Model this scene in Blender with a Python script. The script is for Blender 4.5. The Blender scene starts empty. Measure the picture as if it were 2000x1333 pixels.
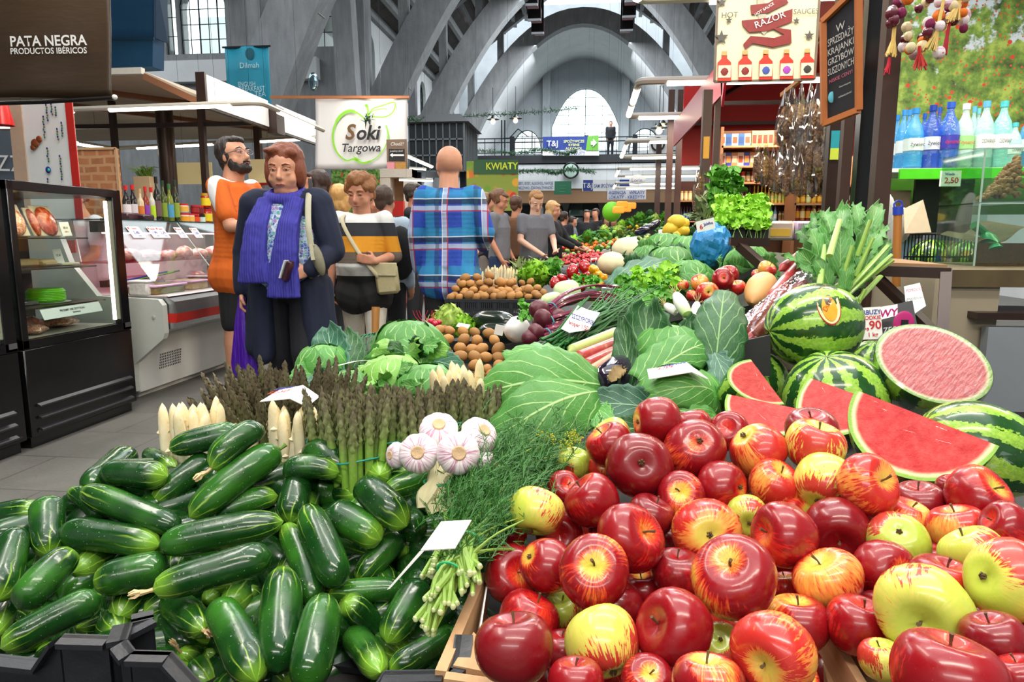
import bpy,bmesh,math,random
from math import sin,cos,pi,radians,sqrt,atan2,atan,exp,floor
from mathutils import Vector as V,Matrix,noise,Quaternion
random.seed(7)
R=random.Random(11)
S=bpy.context.scene
C=S.collection
# ---------------------------------------------------------------- camera
CAMH,FPX=1.12,1350.0
PITCH=atan(204/FPX);YAW=atan(150/FPX*cos(PITCH))
cd=bpy.data.cameras.new('camera');cam=bpy.data.objects.new('camera',cd);C.objects.link(cam)
cam.location=(0,0,CAMH);cam.rotation_euler=(pi/2-PITCH,0,YAW)
cd.sensor_width=36;cd.lens=36*FPX/2000;cd.clip_start=.05;cd.clip_end=300
S.camera=cam
# ---------------------------------------------------------------- world and exposure
S.view_settings.view_transform='Standard';S.view_settings.look='None'
S.view_settings.exposure=0.0;S.view_settings.gamma=1
S.cycles.use_denoising=True
S.cycles.max_bounces=6;S.cycles.diffuse_bounces=3;S.cycles.glossy_bounces=3
S.cycles.transmission_bounces=5;S.cycles.transparent_max_bounces=12
S.cycles.caustics_reflective=False;S.cycles.caustics_refractive=False
S.cycles.sample_clamp_indirect=4
w=bpy.data.worlds.new('overcast_sky');S.world=w;w.use_nodes=True
wn=w.node_tree;bg=wn.nodes['Background']
bg.inputs[0].default_value=(.90,.95,1.0,1);bg.inputs[1].default_value=3.2
# ---------------------------------------------------------------- added area lights and fill lights
def area(name,loc,sx,sy,power,col=(1,.93,.82),rot=(0,0,0)):
 l=bpy.data.lights.new(name,'AREA');l.shape='RECTANGLE';l.size=sx;l.size_y=sy
 l.energy=power;l.color=col
 o=bpy.data.objects.new(name,l);C.objects.link(o);o.location=loc;o.rotation_euler=rot
 return o
 # unseen area lights added over the stalls, apart from the modelled tubes
for a_ in((.35,-.35,2.75,2.2,.22,46),(.45,1.35,2.95,2.2,.2,34),(1.0,3.4,2.85,1.8,.2,46),(1.0,6.4,2.85,1.8,.2,46),(1.4,10.5,2.85,1.8,.2,60),(1.4,16,2.85,1.8,.2,60),(1.4,23,2.85,1.8,.2,60)):
 area('stall_fill_light',a_[:3],a_[3],a_[4],a_[5])
for a_ in((-2.6,4.6,2.95,.2,3.4,46),(-1.5,1.6,3.3,.3,2.4,40),(-2.2,8.0,2.9,.2,3.0,46),(-1.5,12.5,3.0,.2,3.0,60),(-5,8.5,2.5,2.0,.3,40)):
 area('aisle_fill_light',a_[:3],a_[3],a_[4],a_[5])  # more area lights added above the aisle, no fixtures modelled for them
for a_ in((0,2,7.6,9,8,520),(-.5,14,11.5,5,22,1700),(-.5,34,11.0,5,14,2600),(-15,14,9.5,8,10,700),(-.5,41.5,8.5,6,1.5,500)):
 area('overhead_fill_light',a_[:3],a_[3],a_[4],a_[5],(.90,.95,1))  # soft ambient fill added overhead, not fixtures of the hall
for a_ in((2.4,7.2,2.5,1.8,.2,110),(1.55,4.6,2.6,.5,.3,26),(2.6,3.2,2.45,1.4,.2,34),(2.8,12,2.4,1.6,.2,40)):
 area('kiosk_fill_light',a_[:3],a_[3],a_[4],a_[5],(1,.86,.64))  # warm fill lights added to brighten the shelves and mushroom bags
 # unseen area light behind the camera, tilted forward onto the stall
area('front_area_light',(-.2,-2.2,2.6),3.0,.3,46,(1,.96,.9),(radians(50),0,0))
# ---------------------------------------------------------------- picture pixel -> point in the hall
def ray(px,py):
 a=(px-1000)/FPX;b=-(py-666.5)/FPX
 y=cos(PITCH)+b*sin(PITCH);z=-sin(PITCH)+b*cos(PITCH)
 return V((a*cos(YAW)-y*sin(YAW),a*sin(YAW)+y*cos(YAW),z))
O0=V((0,0,CAMH))
def P(px,py,d):return O0+ray(px,py)*d
def G(px,py,z=0):r=ray(px,py);return O0+r*((z-CAMH)/r.z)
def PY(px,py,Y):r=ray(px,py);return O0+r*(Y/r.y)
def PX(px,py,X):r=ray(px,py);return O0+r*(X/r.x)
# ---------------------------------------------------------------- mesh builder
def frame(d,up=V((0,0,1))):
 d=d.normalized();s=d.cross(up)
 if s.length<1e-4:s=d.cross(V((1,0,0)))
 s.normalize();u=s.cross(d);return s,u
class MB:
 def __init__(s):s.v=[];s.f=[];s.m=[];s.uv={};s.k=0
 def add(s,vs,fs,m=None):
  b=len(s.v);s.v+=[V(q)for q in vs]
  for f in fs:s.f.append([b+i for i in f]);s.m.append(s.k if m is None else m)
  return b
 def box(s,c,d,rz=0,m=None,bev=0,rot=None):
  c=V(c);h=V(d)/2
  M=rot if rot is not None else Matrix.Rotation(rz,3,'Z')
  if bev>0:
   b=min(bev,min(h)*.95);vs=[];idx={}
   for sx in(-1,1):
    for sy in(-1,1):
     for sz in(-1,1):
      for a in range(3):
       q=[sx*h[0],sy*h[1],sz*h[2]]
       for k in range(3):
        if k!=a:q[k]-=(sx,sy,sz)[k]*b
       idx[(sx,sy,sz,a)]=len(vs);vs.append(c+M@V(q))
   fs=[]
   for a in range(3):
    o=[k for k in range(3)if k!=a]
    for sg in(-1,1):
     r=[]
     for(p,q)in((-1,-1),(1,-1),(1,1),(-1,1)):
      t=[0,0,0];t[a]=sg;t[o[0]]=p;t[o[1]]=q;r.append(idx[(*t,a)])
     fs.append(r)
    for p in(-1,1):
     for q in(-1,1):
      t1=[0,0,0];t1[a]=-1;t1[o[0]]=p;t1[o[1]]=q
      t2=list(t1);t2[a]=1
      fs.append([idx[(*t1,o[0])],idx[(*t2,o[0])],idx[(*t2,o[1])],idx[(*t1,o[1])]])
   for sx in(-1,1):
    for sy in(-1,1):
     for sz in(-1,1):fs.append([idx[(sx,sy,sz,a)]for a in range(3)])
   s.add(vs,fs,m);return s
  vs=[c+M@V((x*h[0],y*h[1],z*h[2]))for x in(-1,1)for y in(-1,1)for z in(-1,1)]
  s.add(vs,[(0,1,3,2),(4,6,7,5),(0,4,5,1),(2,3,7,6),(0,2,6,4),(1,5,7,3)],m);return s
 def b2(s,x0,x1,y0,y1,z0,z1,m=None,bev=0):
  return s.box(((x0+x1)/2,(y0+y1)/2,(z0+z1)/2),(abs(x1-x0),abs(y1-y0),abs(z1-z0)),0,m,bev)
 def tube(s,pts,r,n=8,cap=True,m=None,sq=1,up=V((0,0,1)),tw=0):
  pts=[V(q)for q in pts];L=len(pts);rs=r if hasattr(r,'__len__')else[r]*L
  vs=[];u0=None
  for i,q in enumerate(pts):
   d=pts[min(i+1,L-1)]-pts[max(i-1,0)]
   if d.length<1e-9:d=V((0,0,1))
   d.normalize()
   if u0 is None:sd,u0=frame(d,up)
   else:
    u0=u0-d*u0.dot(d)
    if u0.length<1e-6:_,u0=frame(d,up)
    u0.normalize();sd=d.cross(u0)
   for k in range(n):
    a=2*pi*k/n+tw;vs.append(q+(sd*cos(a)+u0*sin(a)*sq)*rs[i])
  fs=[(i*n+k,i*n+(k+1)%n,(i+1)*n+(k+1)%n,(i+1)*n+k)for i in range(L-1)for k in range(n)]
  if cap:fs+=[tuple(range(n))[::-1],tuple((L-1)*n+k for k in range(n))]
  s.add(vs,fs,m);return s
 def bar(s,a,b,w,h=None,m=None):
  h=h or w;a=V(a);b=V(b);sd,u=frame(b-a);sd=sd*w/2;u=u*h/2
  vs=[q+sd*i+u*j for q in(a,b)for(i,j)in((-1,-1),(1,-1),(1,1),(-1,1))]
  s.add(vs,[(3,2,1,0),(4,5,6,7),(0,1,5,4),(1,2,6,5),(2,3,7,6),(3,0,4,7)],m);return s
 def lathe(s,prof,c=(0,0,0),n=16,M=None,m=None,fn=None):
  c=V(c);vs=[];L=len(prof)
  for i,(r,z)in enumerate(prof):
   for k in range(n):
    a=2*pi*k/n;q=V((r*cos(a),r*sin(a),z))
    if fn:q=fn(q,a,i/(L-1))
    vs.append(c+(M@q if M else q))
  fs=[(i*n+k,i*n+(k+1)%n,(i+1)*n+(k+1)%n,(i+1)*n+k)for i in range(L-1)for k in range(n)]
  if prof[0][0]>1e-5:fs.append(tuple(range(n))[::-1])
  if prof[-1][0]>1e-5:fs.append(tuple((L-1)*n+k for k in range(n)))
  s.add(vs,fs,m);return s
 def ball(s,c,r,n=12,M=None,m=None,fn=None):
  rr=r if hasattr(r,'__len__')else(r,r,r);h=max(4,n//2)
  return s.lathe([(sin(pi*i/h),-cos(pi*i/h))for i in range(h+1)],c,n,
 (M or Matrix.Identity(3))@Matrix.Diagonal(rr),m,fn)
 def grid(s,fn,nu,nv,m=None,uv=True,close=False):
  vs=[];uvs=[]
  for j in range(nv+1):
   for i in range(nu+1):vs.append(fn(i/nu,j/nv));uvs.append((i/nu,j/nv))
  b=s.add(vs,[(j*(nu+1)+i,j*(nu+1)+i+1,(j+1)*(nu+1)+i+1,(j+1)*(nu+1)+i)for j in range(nv)for i in range(nu)],m)
  if uv:
   for i,t in enumerate(uvs):s.uv[b+i]=t
  return s
 def prism(s,pts,ext,m=None):
  pts=[V(q)for q in pts];e=V(ext);n=len(pts)
  s.add(pts+[q+e for q in pts],[tuple(range(n))[::-1],tuple(range(n,2*n))]+[(i,(i+1)%n,n+(i+1)%n,n+i)for i in range(n)],m);return s
 def quad(s,a,b,c,d,th=.004,m=None):
  a,b,c,d=V(a),V(b),V(c),V(d);n=(b-a).cross(d-a).normalized()*th
  return s.prism([a,b,c,d],n,m)
 def xf(s,M):
  s.v=[M@q for q in s.v];return s
 def build(s,name,mat,parent=None,local=False,smooth=True,ang=40,fixn=True):
  me=bpy.data.meshes.new(name);vs=s.v
  if parent is not None and not local:
   I=wmat(parent).inverted();vs=[I@q for q in vs]
  me.from_pydata([tuple(q)for q in vs],[],s.f)
  for mt in(mat if isinstance(mat,(list,tuple))else[mat]):me.materials.append(mt)
  if any(s.m):me.polygons.foreach_set('material_index',s.m)
  if s.uv:
   l=me.uv_layers.new(name='UVMap')
   for lp in me.loops:l.data[lp.index].uv=s.uv.get(lp.vertex_index,(0,0))
  if fixn:
   bm=bmesh.new();bm.from_mesh(me);bmesh.ops.recalc_face_normals(bm,faces=bm.faces);bm.to_mesh(me);bm.free()
  if smooth:
   me.polygons.foreach_set('use_smooth',[True]*len(me.polygons))
   if ang<179:
    try:me.set_sharp_from_angle(angle=radians(ang))
    except Exception:pass
  o=bpy.data.objects.new(name,me);C.objects.link(o)
  if parent is not None:o.parent=parent
  return o
def wmat(o):
 M=o.matrix_basis.copy()
 while o.parent:o=o.parent;M=o.matrix_basis@M
 return M
def tag(o,label,cat,group=None,kind=None):
 o['label']=label;o['category']=cat
 if group:o['group']=group
 if kind:o['kind']=kind
 return o
def thing(name,label,cat,loc=(0,0,0),group=None,rz=0):
 o=bpy.data.objects.new(name,None);C.objects.link(o);o.empty_display_size=.05
 o.location=loc;o.rotation_euler=(0,0,rz);return tag(o,label,cat,group)
def struct(name,mb,mat,smooth=False):
 o=mb.build(name,mat,smooth=smooth);o['kind']='structure';return o
KIDS={}
def kids(o):
 return[c for c in bpy.data.objects if c.parent==o]
def proto(o): # remember the children of a finished thing so copies are quick
 def rec(x):return(x,[rec(c)for c in kids(x)])
 return rec(o)
def copy(pt,M=None,label=None,group=None,mat=None):
 src,ch=pt
 def rec(t,par):
  c=t[0].copy();C.objects.link(c)
  if par is not None:c.parent=par
  for g in t[1]:rec(g,c)
  return c
 c=rec(pt,None)
 if M is not None:place(c,M)
 if label:c['label']=label
 if group:c['group']=group
 return c
def place(o,M):
 l,q,s=M.decompose();o.location=l;o.rotation_mode='QUATERNION';o.rotation_quaternion=q;o.scale=s
def axis_m(o,z,x=None,s=1.0):
 """matrix placing local z along z; s scale or 3-tuple"""
 z=V(z).normalized();x=V(x)if x is not None else(V((1,0,0))if abs(z.x)<.9 else V((0,1,0)))
 y=z.cross(x).normalized();x=y.cross(z)
 M=Matrix(((x.x,y.x,z.x),(x.y,y.y,z.y),(x.z,y.z,z.z))).to_4x4()
 s3=s if hasattr(s,'__len__')else(s,s,s)
 return Matrix.Translation(V(o))@M@Matrix.Diagonal((*s3,1))
def catmull(pts,n=6):
 pts=[V(p)for p in pts];Q=[pts[0]*2-pts[1]]+pts+[pts[-1]*2-pts[-2]];out=[]
 for i in range(1,len(Q)-2):
  for k in range(n):
   t=k/n;a,b,c,d=Q[i-1:i+3]
   out.append(.5*((2*b)+(c-a)*t+(2*a-5*b+4*c-d)*t*t+(3*b-a-3*c+d)*t**3))
 return out+[pts[-1]]
def nz(p,s=1,k=0):return noise.noise(V(p)*s+V((k*7.3,k*3.1,k)))
# ---------------------------------------------------------------- materials
MAT={}
def hexc(h):
 c=[int(h[i:i+2],16)/255 for i in(0,2,4)]
 return tuple(((x/12.92)if x<=.04045 else((x+.055)/1.055)**2.4)for x in c)
class NT:
 def __init__(s,name):
  s.m=bpy.data.materials.new(name);s.m.use_nodes=True;s.t=s.m.node_tree;s.b=s.t.nodes['Principled BSDF']
 def n(s,ty,**kw):
  nd=s.t.nodes.new(ty)
  for k,v in kw.items():
   if k.startswith('i_'):
    nd.inputs[int(k[2:])].default_value=v
   else:setattr(nd,k,v)
  return nd
 def l(s,a,b):s.t.links.new(a,b)
 def inp(s,sock,v):
  if isinstance(v,bpy.types.NodeSocket):s.l(v,sock)
  elif v is not None:
   if hasattr(v,'__len__')and len(v)==3 and sock.type=='RGBA':v=(*v,1)
   sock.default_value=v
 def co(s,k='Object'):return s.n('ShaderNodeTexCoord').outputs[k]
 def xyz(s,v):return s.n('ShaderNodeSeparateXYZ'),v
 def sep(s,v):
  nd=s.n('ShaderNodeSeparateXYZ');s.l(v,nd.inputs[0]);return nd.outputs
 def comb(s,x,y,z):
  nd=s.n('ShaderNodeCombineXYZ');s.inp(nd.inputs[0],x);s.inp(nd.inputs[1],y);s.inp(nd.inputs[2],z);return nd.outputs[0]
 def ma(s,op,a,b=None,c=None,cl=False):
  nd=s.n('ShaderNodeMath',operation=op,use_clamp=cl);s.inp(nd.inputs[0],a)
  if b is not None:s.inp(nd.inputs[1],b)
  if c is not None:s.inp(nd.inputs[2],c)
  return nd.outputs[0]
 def vm(s,op,a,b=None,sc=None):
  nd=s.n('ShaderNodeVectorMath',operation=op);s.inp(nd.inputs[0],a)
  if b is not None:s.inp(nd.inputs[1],b)
  if sc is not None:s.inp(nd.inputs[3],sc)
  return nd.outputs[0]
 def noise(s,v,sc=5,det=3,rough=.5,dist=0,out=0):
  nd=s.n('ShaderNodeTexNoise');s.inp(nd.inputs['Vector'],v);nd.inputs['Scale'].default_value=sc
  nd.inputs['Detail'].default_value=det;nd.inputs['Roughness'].default_value=rough;nd.inputs['Distortion'].default_value=dist
  return nd.outputs[out]
 def vor(s,v,sc=5,f='F1',out=0):
  nd=s.n('ShaderNodeTexVoronoi',feature=f);s.inp(nd.inputs['Vector'],v);nd.inputs['Scale'].default_value=sc;return nd.outputs[out]
 def ramp(s,f,stops,mode='LINEAR'):
  nd=s.n('ShaderNodeValToRGB');nd.color_ramp.interpolation=mode;e=nd.color_ramp.elements
  while len(e)>1:e.remove(e[0])
  e[0].position=stops[0][0];e[0].color=(*c3(stops[0][1]),1)
  for p,c in stops[1:]:k=e.new(p);k.color=(*c3(c),1)
  s.inp(nd.inputs[0],f);return nd.outputs[0]
 def mr(s,v,a,b,c=0,d=1):
  nd=s.n('ShaderNodeMapRange');nd.interpolation_type='SMOOTHSTEP'
  for i,q in enumerate((v,a,b,c,d)):s.inp(nd.inputs[i],q)
  return nd.outputs[0]
 def mix(s,f,a,b,bl='MIX'):
  nd=s.n('ShaderNodeMix',data_type='RGBA',blend_type=bl);s.inp(nd.inputs[0],f)
  s.inp(nd.inputs[6],c3(a)if not isinstance(a,bpy.types.NodeSocket)else a)
  s.inp(nd.inputs[7],c3(b)if not isinstance(b,bpy.types.NodeSocket)else b);return nd.outputs[2]
 def rnd(s):return s.n('ShaderNodeObjectInfo').outputs['Random']
 def bump(s,h,st=.3,d=.01):
  nd=s.n('ShaderNodeBump');nd.inputs['Strength'].default_value=st;nd.inputs['Distance'].default_value=d
  s.l(h,nd.inputs['Height']);s.l(nd.outputs[0],s.b.inputs['Normal'])
 def fin(s,col=None,rough=None,metal=None,spec=None,coat=None,sss=None,trans=None,emis=None,es=None,alpha=None):
  for k,v in(('Base Color',c3(col)if isinstance(col,(str,tuple))else col),('Roughness',rough),('Metallic',metal),('Specular IOR Level',spec),('Coat Weight',coat),
 ('Subsurface Weight',sss),('Transmission Weight',trans),('Emission Color',c3(emis)if isinstance(emis,(str,tuple))else emis),('Emission Strength',es),('Alpha',alpha)):
   if v is not None:s.inp(s.b.inputs[k],v)
  if sss:s.b.inputs['Subsurface Radius'].default_value=(1,.4,.2);s.b.inputs['Subsurface Scale'].default_value=.01
  return s.m
def c3(c):return hexc(c)if isinstance(c,str)else tuple(c)[:3]
def sm(col,rough=.5,metal=0,var=.12,sc=30,bump=0,spec=None,coat=None,sss=None,name=None,emis=0,rv=0):
 """simple procedural material: base colour broken up by noise"""
 key=(col,rough,metal,var,sc,bump,spec,coat,sss,emis,rv)
 if key in MAT:return MAT[key]
 t=NT(name or'mat_'+str(col));c=c3(col);v=t.co()
 nzo=t.noise(v,sc,4,.6)
 dark=tuple(x*(1-var)for x in c);lite=tuple(min(1,x*(1+var)+.004*var)for x in c)
 cc=t.mix(nzo,dark,lite)
 if rv:
  h=t.n('ShaderNodeHueSaturation');h.inputs['Saturation'].default_value=1
  t.l(t.ma('MULTIPLY_ADD',t.rnd(),rv,1-rv/2),h.inputs['Value']);t.l(cc,h.inputs['Color']);cc=h.outputs[0]
 if bump:t.bump(nzo,bump,.01)
 t.fin(cc,rough,metal,spec,coat,sss)
 if emis:t.fin(emis=c,es=emis)
 MAT[key]=t.m;return t.m
def glass(name='thin_glass',tint='f4fbf8',gl=.06):
 if name in MAT:return MAT[name]
 m=bpy.data.materials.new(name);m.use_nodes=True;t=m.node_tree;t.nodes.clear()
 o=t.nodes.new('ShaderNodeOutputMaterial');a=t.nodes.new('ShaderNodeBsdfTransparent');b=t.nodes.new('ShaderNodeBsdfGlossy')
 mx=t.nodes.new('ShaderNodeMixShader');fr=t.nodes.new('ShaderNodeLayerWeight');pw=t.nodes.new('ShaderNodeMath');pw.operation='POWER';pw.inputs[1].default_value=4
 ad=t.nodes.new('ShaderNodeMath');ad.operation='MULTIPLY_ADD';ad.inputs[1].default_value=.5;ad.inputs[2].default_value=gl
 a.inputs[0].default_value=(*c3(tint),1);b.inputs['Roughness'].default_value=.04
 t.links.new(fr.outputs[1],pw.inputs[0]);t.links.new(pw.outputs[0],ad.inputs[0]);t.links.new(ad.outputs[0],mx.inputs[0])
 t.links.new(a.outputs[0],mx.inputs[1]);t.links.new(b.outputs[0],mx.inputs[2]);t.links.new(mx.outputs[0],o.inputs[0])
 MAT[name]=m;return m
def emit(col,st,name=None):
 k=('em',col,st)
 if k in MAT:return MAT[k]
 t=NT(name or'lit_'+col);MAT[k]=t.fin(col,.5,emis=col,es=st);return MAT[k]
 # ---------------------------------------------------------------- lettering
def baked(o):
 """mesh of one object with its modifiers, evaluated in a small scene of its own"""
 ts=bpy.data.scenes.new('bake');ts.collection.objects.link(o);vl=ts.view_layers[0];vl.update();me=bpy.data.meshes.new_from_object(o.evaluated_get(vl.depsgraph));bpy.data.scenes.remove(ts);return me
def text(s,parent,org,ux,uy,h,mat,align='CENTER',bold=0,shear=0,name='lettering',off=.003,wmax=None,sp=1.0):
 """flat lettering (a hair thick) centred at org, baseline along ux, height h of capitals along uy"""
 ux=V(ux).normalized();uy=V(uy).normalized();n=ux.cross(uy).normalized()
 cu=bpy.data.curves.new('t','FONT');cu.body=s;cu.size=1;cu.align_x=align;cu.offset=bold;cu.shear=shear
 cu.extrude=0;cu.space_character=sp;cu.resolution_u=3
 o=bpy.data.objects.new('t',cu);me=baked(o)
 bpy.data.objects.remove(o);bpy.data.curves.remove(cu)
 k=h/.73
 if len(me.vertices)==0:return None
 xs=[v.co.x for v in me.vertices];w_=(max(xs)-min(xs))*k;kx=k*(wmax/w_ if wmax and w_>wmax else 1)
 I=wmat(parent).inverted()if parent else Matrix.Identity(4)
 for v in me.vertices:
  q=V(org)+ux*v.co.x*kx+uy*(v.co.y*k-h/2)+n*off
  v.co=I@q
 me.materials.append(mat);me.name=name
 ob=bpy.data.objects.new(name,me);C.objects.link(ob)
 if parent:ob.parent=parent
 return ob
 # ================================================================ THE HALL
XC=-.5
def rib_x(z):return sqrt(max(0,62-5.7*(z-CAMH)))
t=NT('cast_concrete');v=t.co()
a_=t.noise(v,.9,5,.62);b_=t.noise(t.vm('MULTIPLY',v,(3,3,.5)),2.2,4,.6)
cc=t.mix(t.ma('MULTIPLY',a_,b_),'6c6f71','c4c6c6');t.bump(t.noise(v,14,4),.25,.02)
CONC=t.fin(cc,.85)
t=NT('pale_plaster');v=t.co();PLAS=t.fin(t.mix(t.noise(v,.7,4,.6),'8b9397','bfc6c9'),.9)
t=NT('white_plaster');v=t.co();WPLAS=t.fin(t.mix(t.noise(v,.8,4,.6),'b9bcbd','e6e8e8'),.9)
t=NT('dark_roof_boards');v=t.co();s_=t.sep(v)
pl=t.ma('FRACT',t.ma('MULTIPLY',s_[1],3.5));cc=t.mix(t.noise(v,2,4),'3b3a38','605d58');cc=t.mix(t.mr(pl,0,.08),'151515',cc)
ROOF=t.fin(cc,.9)
t=NT('stone_floor');v=t.co();bk=t.n('ShaderNodeTexBrick',offset=.5);mp=t.n('ShaderNodeMapping');mp.inputs['Rotation'].default_value=(0,0,radians(0));t.l(v,mp.inputs[0]);t.l(mp.outputs[0],bk.inputs[0])
for k,q in(('Scale',1.0),('Mortar Size',.004),('Brick Width',.6),('Row Height',.45)):bk.inputs[k].default_value=q
bk.inputs['Color1'].default_value=(*hexc('5f5d59'),1);bk.inputs['Color2'].default_value=(*hexc('6b6964'),1);bk.inputs['Mortar'].default_value=(*hexc('3c3b39'),1)
nn=t.noise(v,60,3,.7);n2=t.noise(v,1.3,4,.6)
cc=t.mix(t.mr(nn,.35,.7,0,.5),bk.outputs[0],'4e4d4a');cc=t.mix(t.mr(n2,.3,.7,.0,.35),cc,'8a877f');t.bump(bk.outputs['Fac'],-.3,.004)
FLOORM=t.fin(cc,t.mr(n2,.3,.7,.35,.6))
BLACKM=sm('17181a',.45,.3,var=.3);IRON=sm('22252a',.5,.6);BROWN=sm('4a342c',.45,.2,var=.2,sc=8);WHITEP=sm('e9e9e6',.4,var=.04)
DBROWN=sm('33211b',.35,.2,var=.3,sc=12);RUSTY=sm('8a4a30',.6,.3)
GL=glass()
struct('floor',MB().b2(-26,14,-4.4,47,-.12,0),FLOORM)
# --- walls with arched openings -------------------------------------------------
def arch_wall(name,org,ux,L,z0,z1,th,wins,mat):
 """wall starting at org along ux; wins: (u0,u1,sill,spring,top,pointed)"""
 ux=V(ux);n=ux.cross(V((0,0,1)))*th;mb=MB();org=V(org)
 def q(u,z):return org+ux*u+V((0,0,z))
 def pris(ps):mb.prism([q(u,z)for u,z in ps],n)
 u=0
 for(a,b,s,sp,tp,pt)in sorted(wins):
  pris([(u,z0),(a,z0),(a,z1),(u,z1)]);pris([(a,z0),(b,z0),(b,s),(a,s)])
  N=14
  def az(f):
   k=abs(2*f-1);return sp+(tp-sp)*((1-k**2.3)if pt else sqrt(max(0,1-k*k)))
  for i in range(N):
   f,g=i/N,(i+1)/N
   pris([(a+(b-a)*f,az(f)),(a+(b-a)*g,az(g)),(a+(b-a)*g,z1),(a+(b-a)*f,z1)])
  u=b
 pris([(u,z0),(L,z0),(L,z1),(u,z1)])
 return struct(name,mb,mat)
WN=[0]
def arch_window(org,ux,a,b,s,sp,tp,pt,nx,nzb,off=.25,bar=.05,diag=False):
 WN[0]+=1;ux=V(ux);n=ux.cross(V((0,0,1)));org=V(org)+n*off;mb=MB();g=MB();N=14
 def q(u,z):return org+ux*u+V((0,0,z))
 def az(f):
  k=abs(2*f-1);return sp+(tp-sp)*((1-k**2.3)if pt else sqrt(max(0,1-k*k)))
 for i in range(N):
  f,h=i/N,(i+1)/N
  mb.bar(q(a+(b-a)*f,az(f)),q(a+(b-a)*h,az(h)),bar*1.6)
  g.prism([q(a+(b-a)*f,s),q(a+(b-a)*h,s),q(a+(b-a)*h,az(h)),q(a+(b-a)*f,az(f))],n*.006)
 mb.bar(q(a,s),q(b,s),bar*2);mb.bar(q(a,s),q(a,sp),bar*1.6);mb.bar(q(b,s),q(b,sp),bar*1.6)
 for i in range(1,nx):f=i/nx;mb.bar(q(a+(b-a)*f,s),q(a+(b-a)*f,az(f)),bar*(1.3 if i%2==0 else.8))
 z=s
 for j in range(1,nzb):
  z=s+(tp-s)*j/nzb
  fs=[i/40 for i in range(41)if az(i/40)>=z]
  if len(fs)>1:mb.bar(q(a+(b-a)*fs[0],z),q(a+(b-a)*fs[-1],z),bar*.8)
 o=mb.build('window_%d'%WN[0],IRON,smooth=False);o['kind']='structure'
 g.build('pane',GL,o,smooth=False)
 # far end wall
FY=46.0
def fz(py,px=1143):return PY(px,py,FY).z
def fx(px,py=300):return PY(px,py,FY).x
org=V((-26,FY,0))
big=(fx(1077)+26,fx(1208)+26,fz(300)+.2,fz(245),fz(172),True)
ws=[big,(fx(1000)+26,fx(1058)+26,fz(300),fz(296),fz(252),False),(fx(1228)+26,fx(1290)+26,fz(300),fz(296),fz(252),False)]
arch_wall('wall_far',org,(1,0,0),40,0,15.5,-.6,ws,PLAS)
arch_window(org,(1,0,0),*big,4,7,off=-.2,bar=.035)
for q_ in ws[1:]:arch_window(org,(1,0,0),*q_,3,4,off=-.2,bar=.05)
# pilasters of the end wall
mb=MB()
for a,b in((1060,1075),(1211,1226)):mb.b2(fx(a),fx(b),FY-.5,FY,5.2,12.5)
struct('trim_1',mb,PLAS)
# end bay vault: plaster shell
mb=MB()
def vf(u,w_):
 x=-8+16*u;xx=min(7.85,abs(x));z=CAMH+(62-xx*xx)/5.7
 return V((XC+x,38.6+7.4*w_,z+.25))
mb.grid(vf,32,2,uv=False)
struct('ceiling_vault',mb,WPLAS,True)
# nave ribs
RIBN=[0]
def rib(Y,wY=.75,zb=0):
 for sg in(-1,1):
  mb=MB();N=22;ring=[]
  for i in range(N+1):
   tt=i/N;z=zb+.0+(12.0-zb)*(1-(1-tt)**1.75)if True else 0
   x=rib_x(z)if z<12 else 0
   if z<1.8:x=rib_x(1.8)+.15*(1.8-z)
   dz=-2*x/5.7;nrm=V((1,0,0))if abs(x)>7.8 else V((2*x/5.7,0,1)).normalized()
   th=1.25-.45*tt;wy=wY*(1.1-.2*tt)
   a=V((x,0,z));b=a+nrm*th
   ring.append([V((XC+sg*a.x,Y-wy/2,a.z)),V((XC+sg*a.x,Y+wy/2,a.z)),V((XC+sg*b.x,Y+wy/2,b.z)),V((XC+sg*b.x,Y-wy/2,b.z))])
  vs=[q for r in ring for q in r]
  fs=[(i*4+k,i*4+(k+1)%4,(i+1)*4+(k+1)%4,(i+1)*4+k)for i in range(N)for k in range(4)]
  mb.add(vs,fs+[(0,1,2,3),tuple(N*4+k for k in(3,2,1,0))])
  for xx in(2.5,4.3,5.9,7.3): # posts carrying the stepped roof
   zr=CAMH+(62-xx*xx)/5.7+.3;top=15.2-.72*xx
   if top>zr+.3:mb.b2(XC+sg*xx-.16,XC+sg*xx+.16,Y-.2,Y+.2,zr,top)
  mb.bar((XC+sg*8.6,Y,15.0-.72*8.6),(XC,Y,15.0),.35,.5)
  struct('trim_%d'%(2+RIBN[0]),mb,CONC);RIBN[0]+=1
for Y in(16.4,24.5,31,38.2):rib(Y)
# slanting leg beside the transept corner, gallery pier
mb=MB();a=PY(690,300,21);b=PY(662,-120,21);mb.bar((a.x,21,0),(a.x,21,a.z),.5,.6);mb.bar(a,b,.5,.6)
struct('trim_20',mb,CONC)
mb=MB();a=PY(708,300,22.6);mb.bar((a.x,22.6,0),(a.x,22.6,12),.45,.5)
struct('trim_21',mb,CONC)
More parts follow.
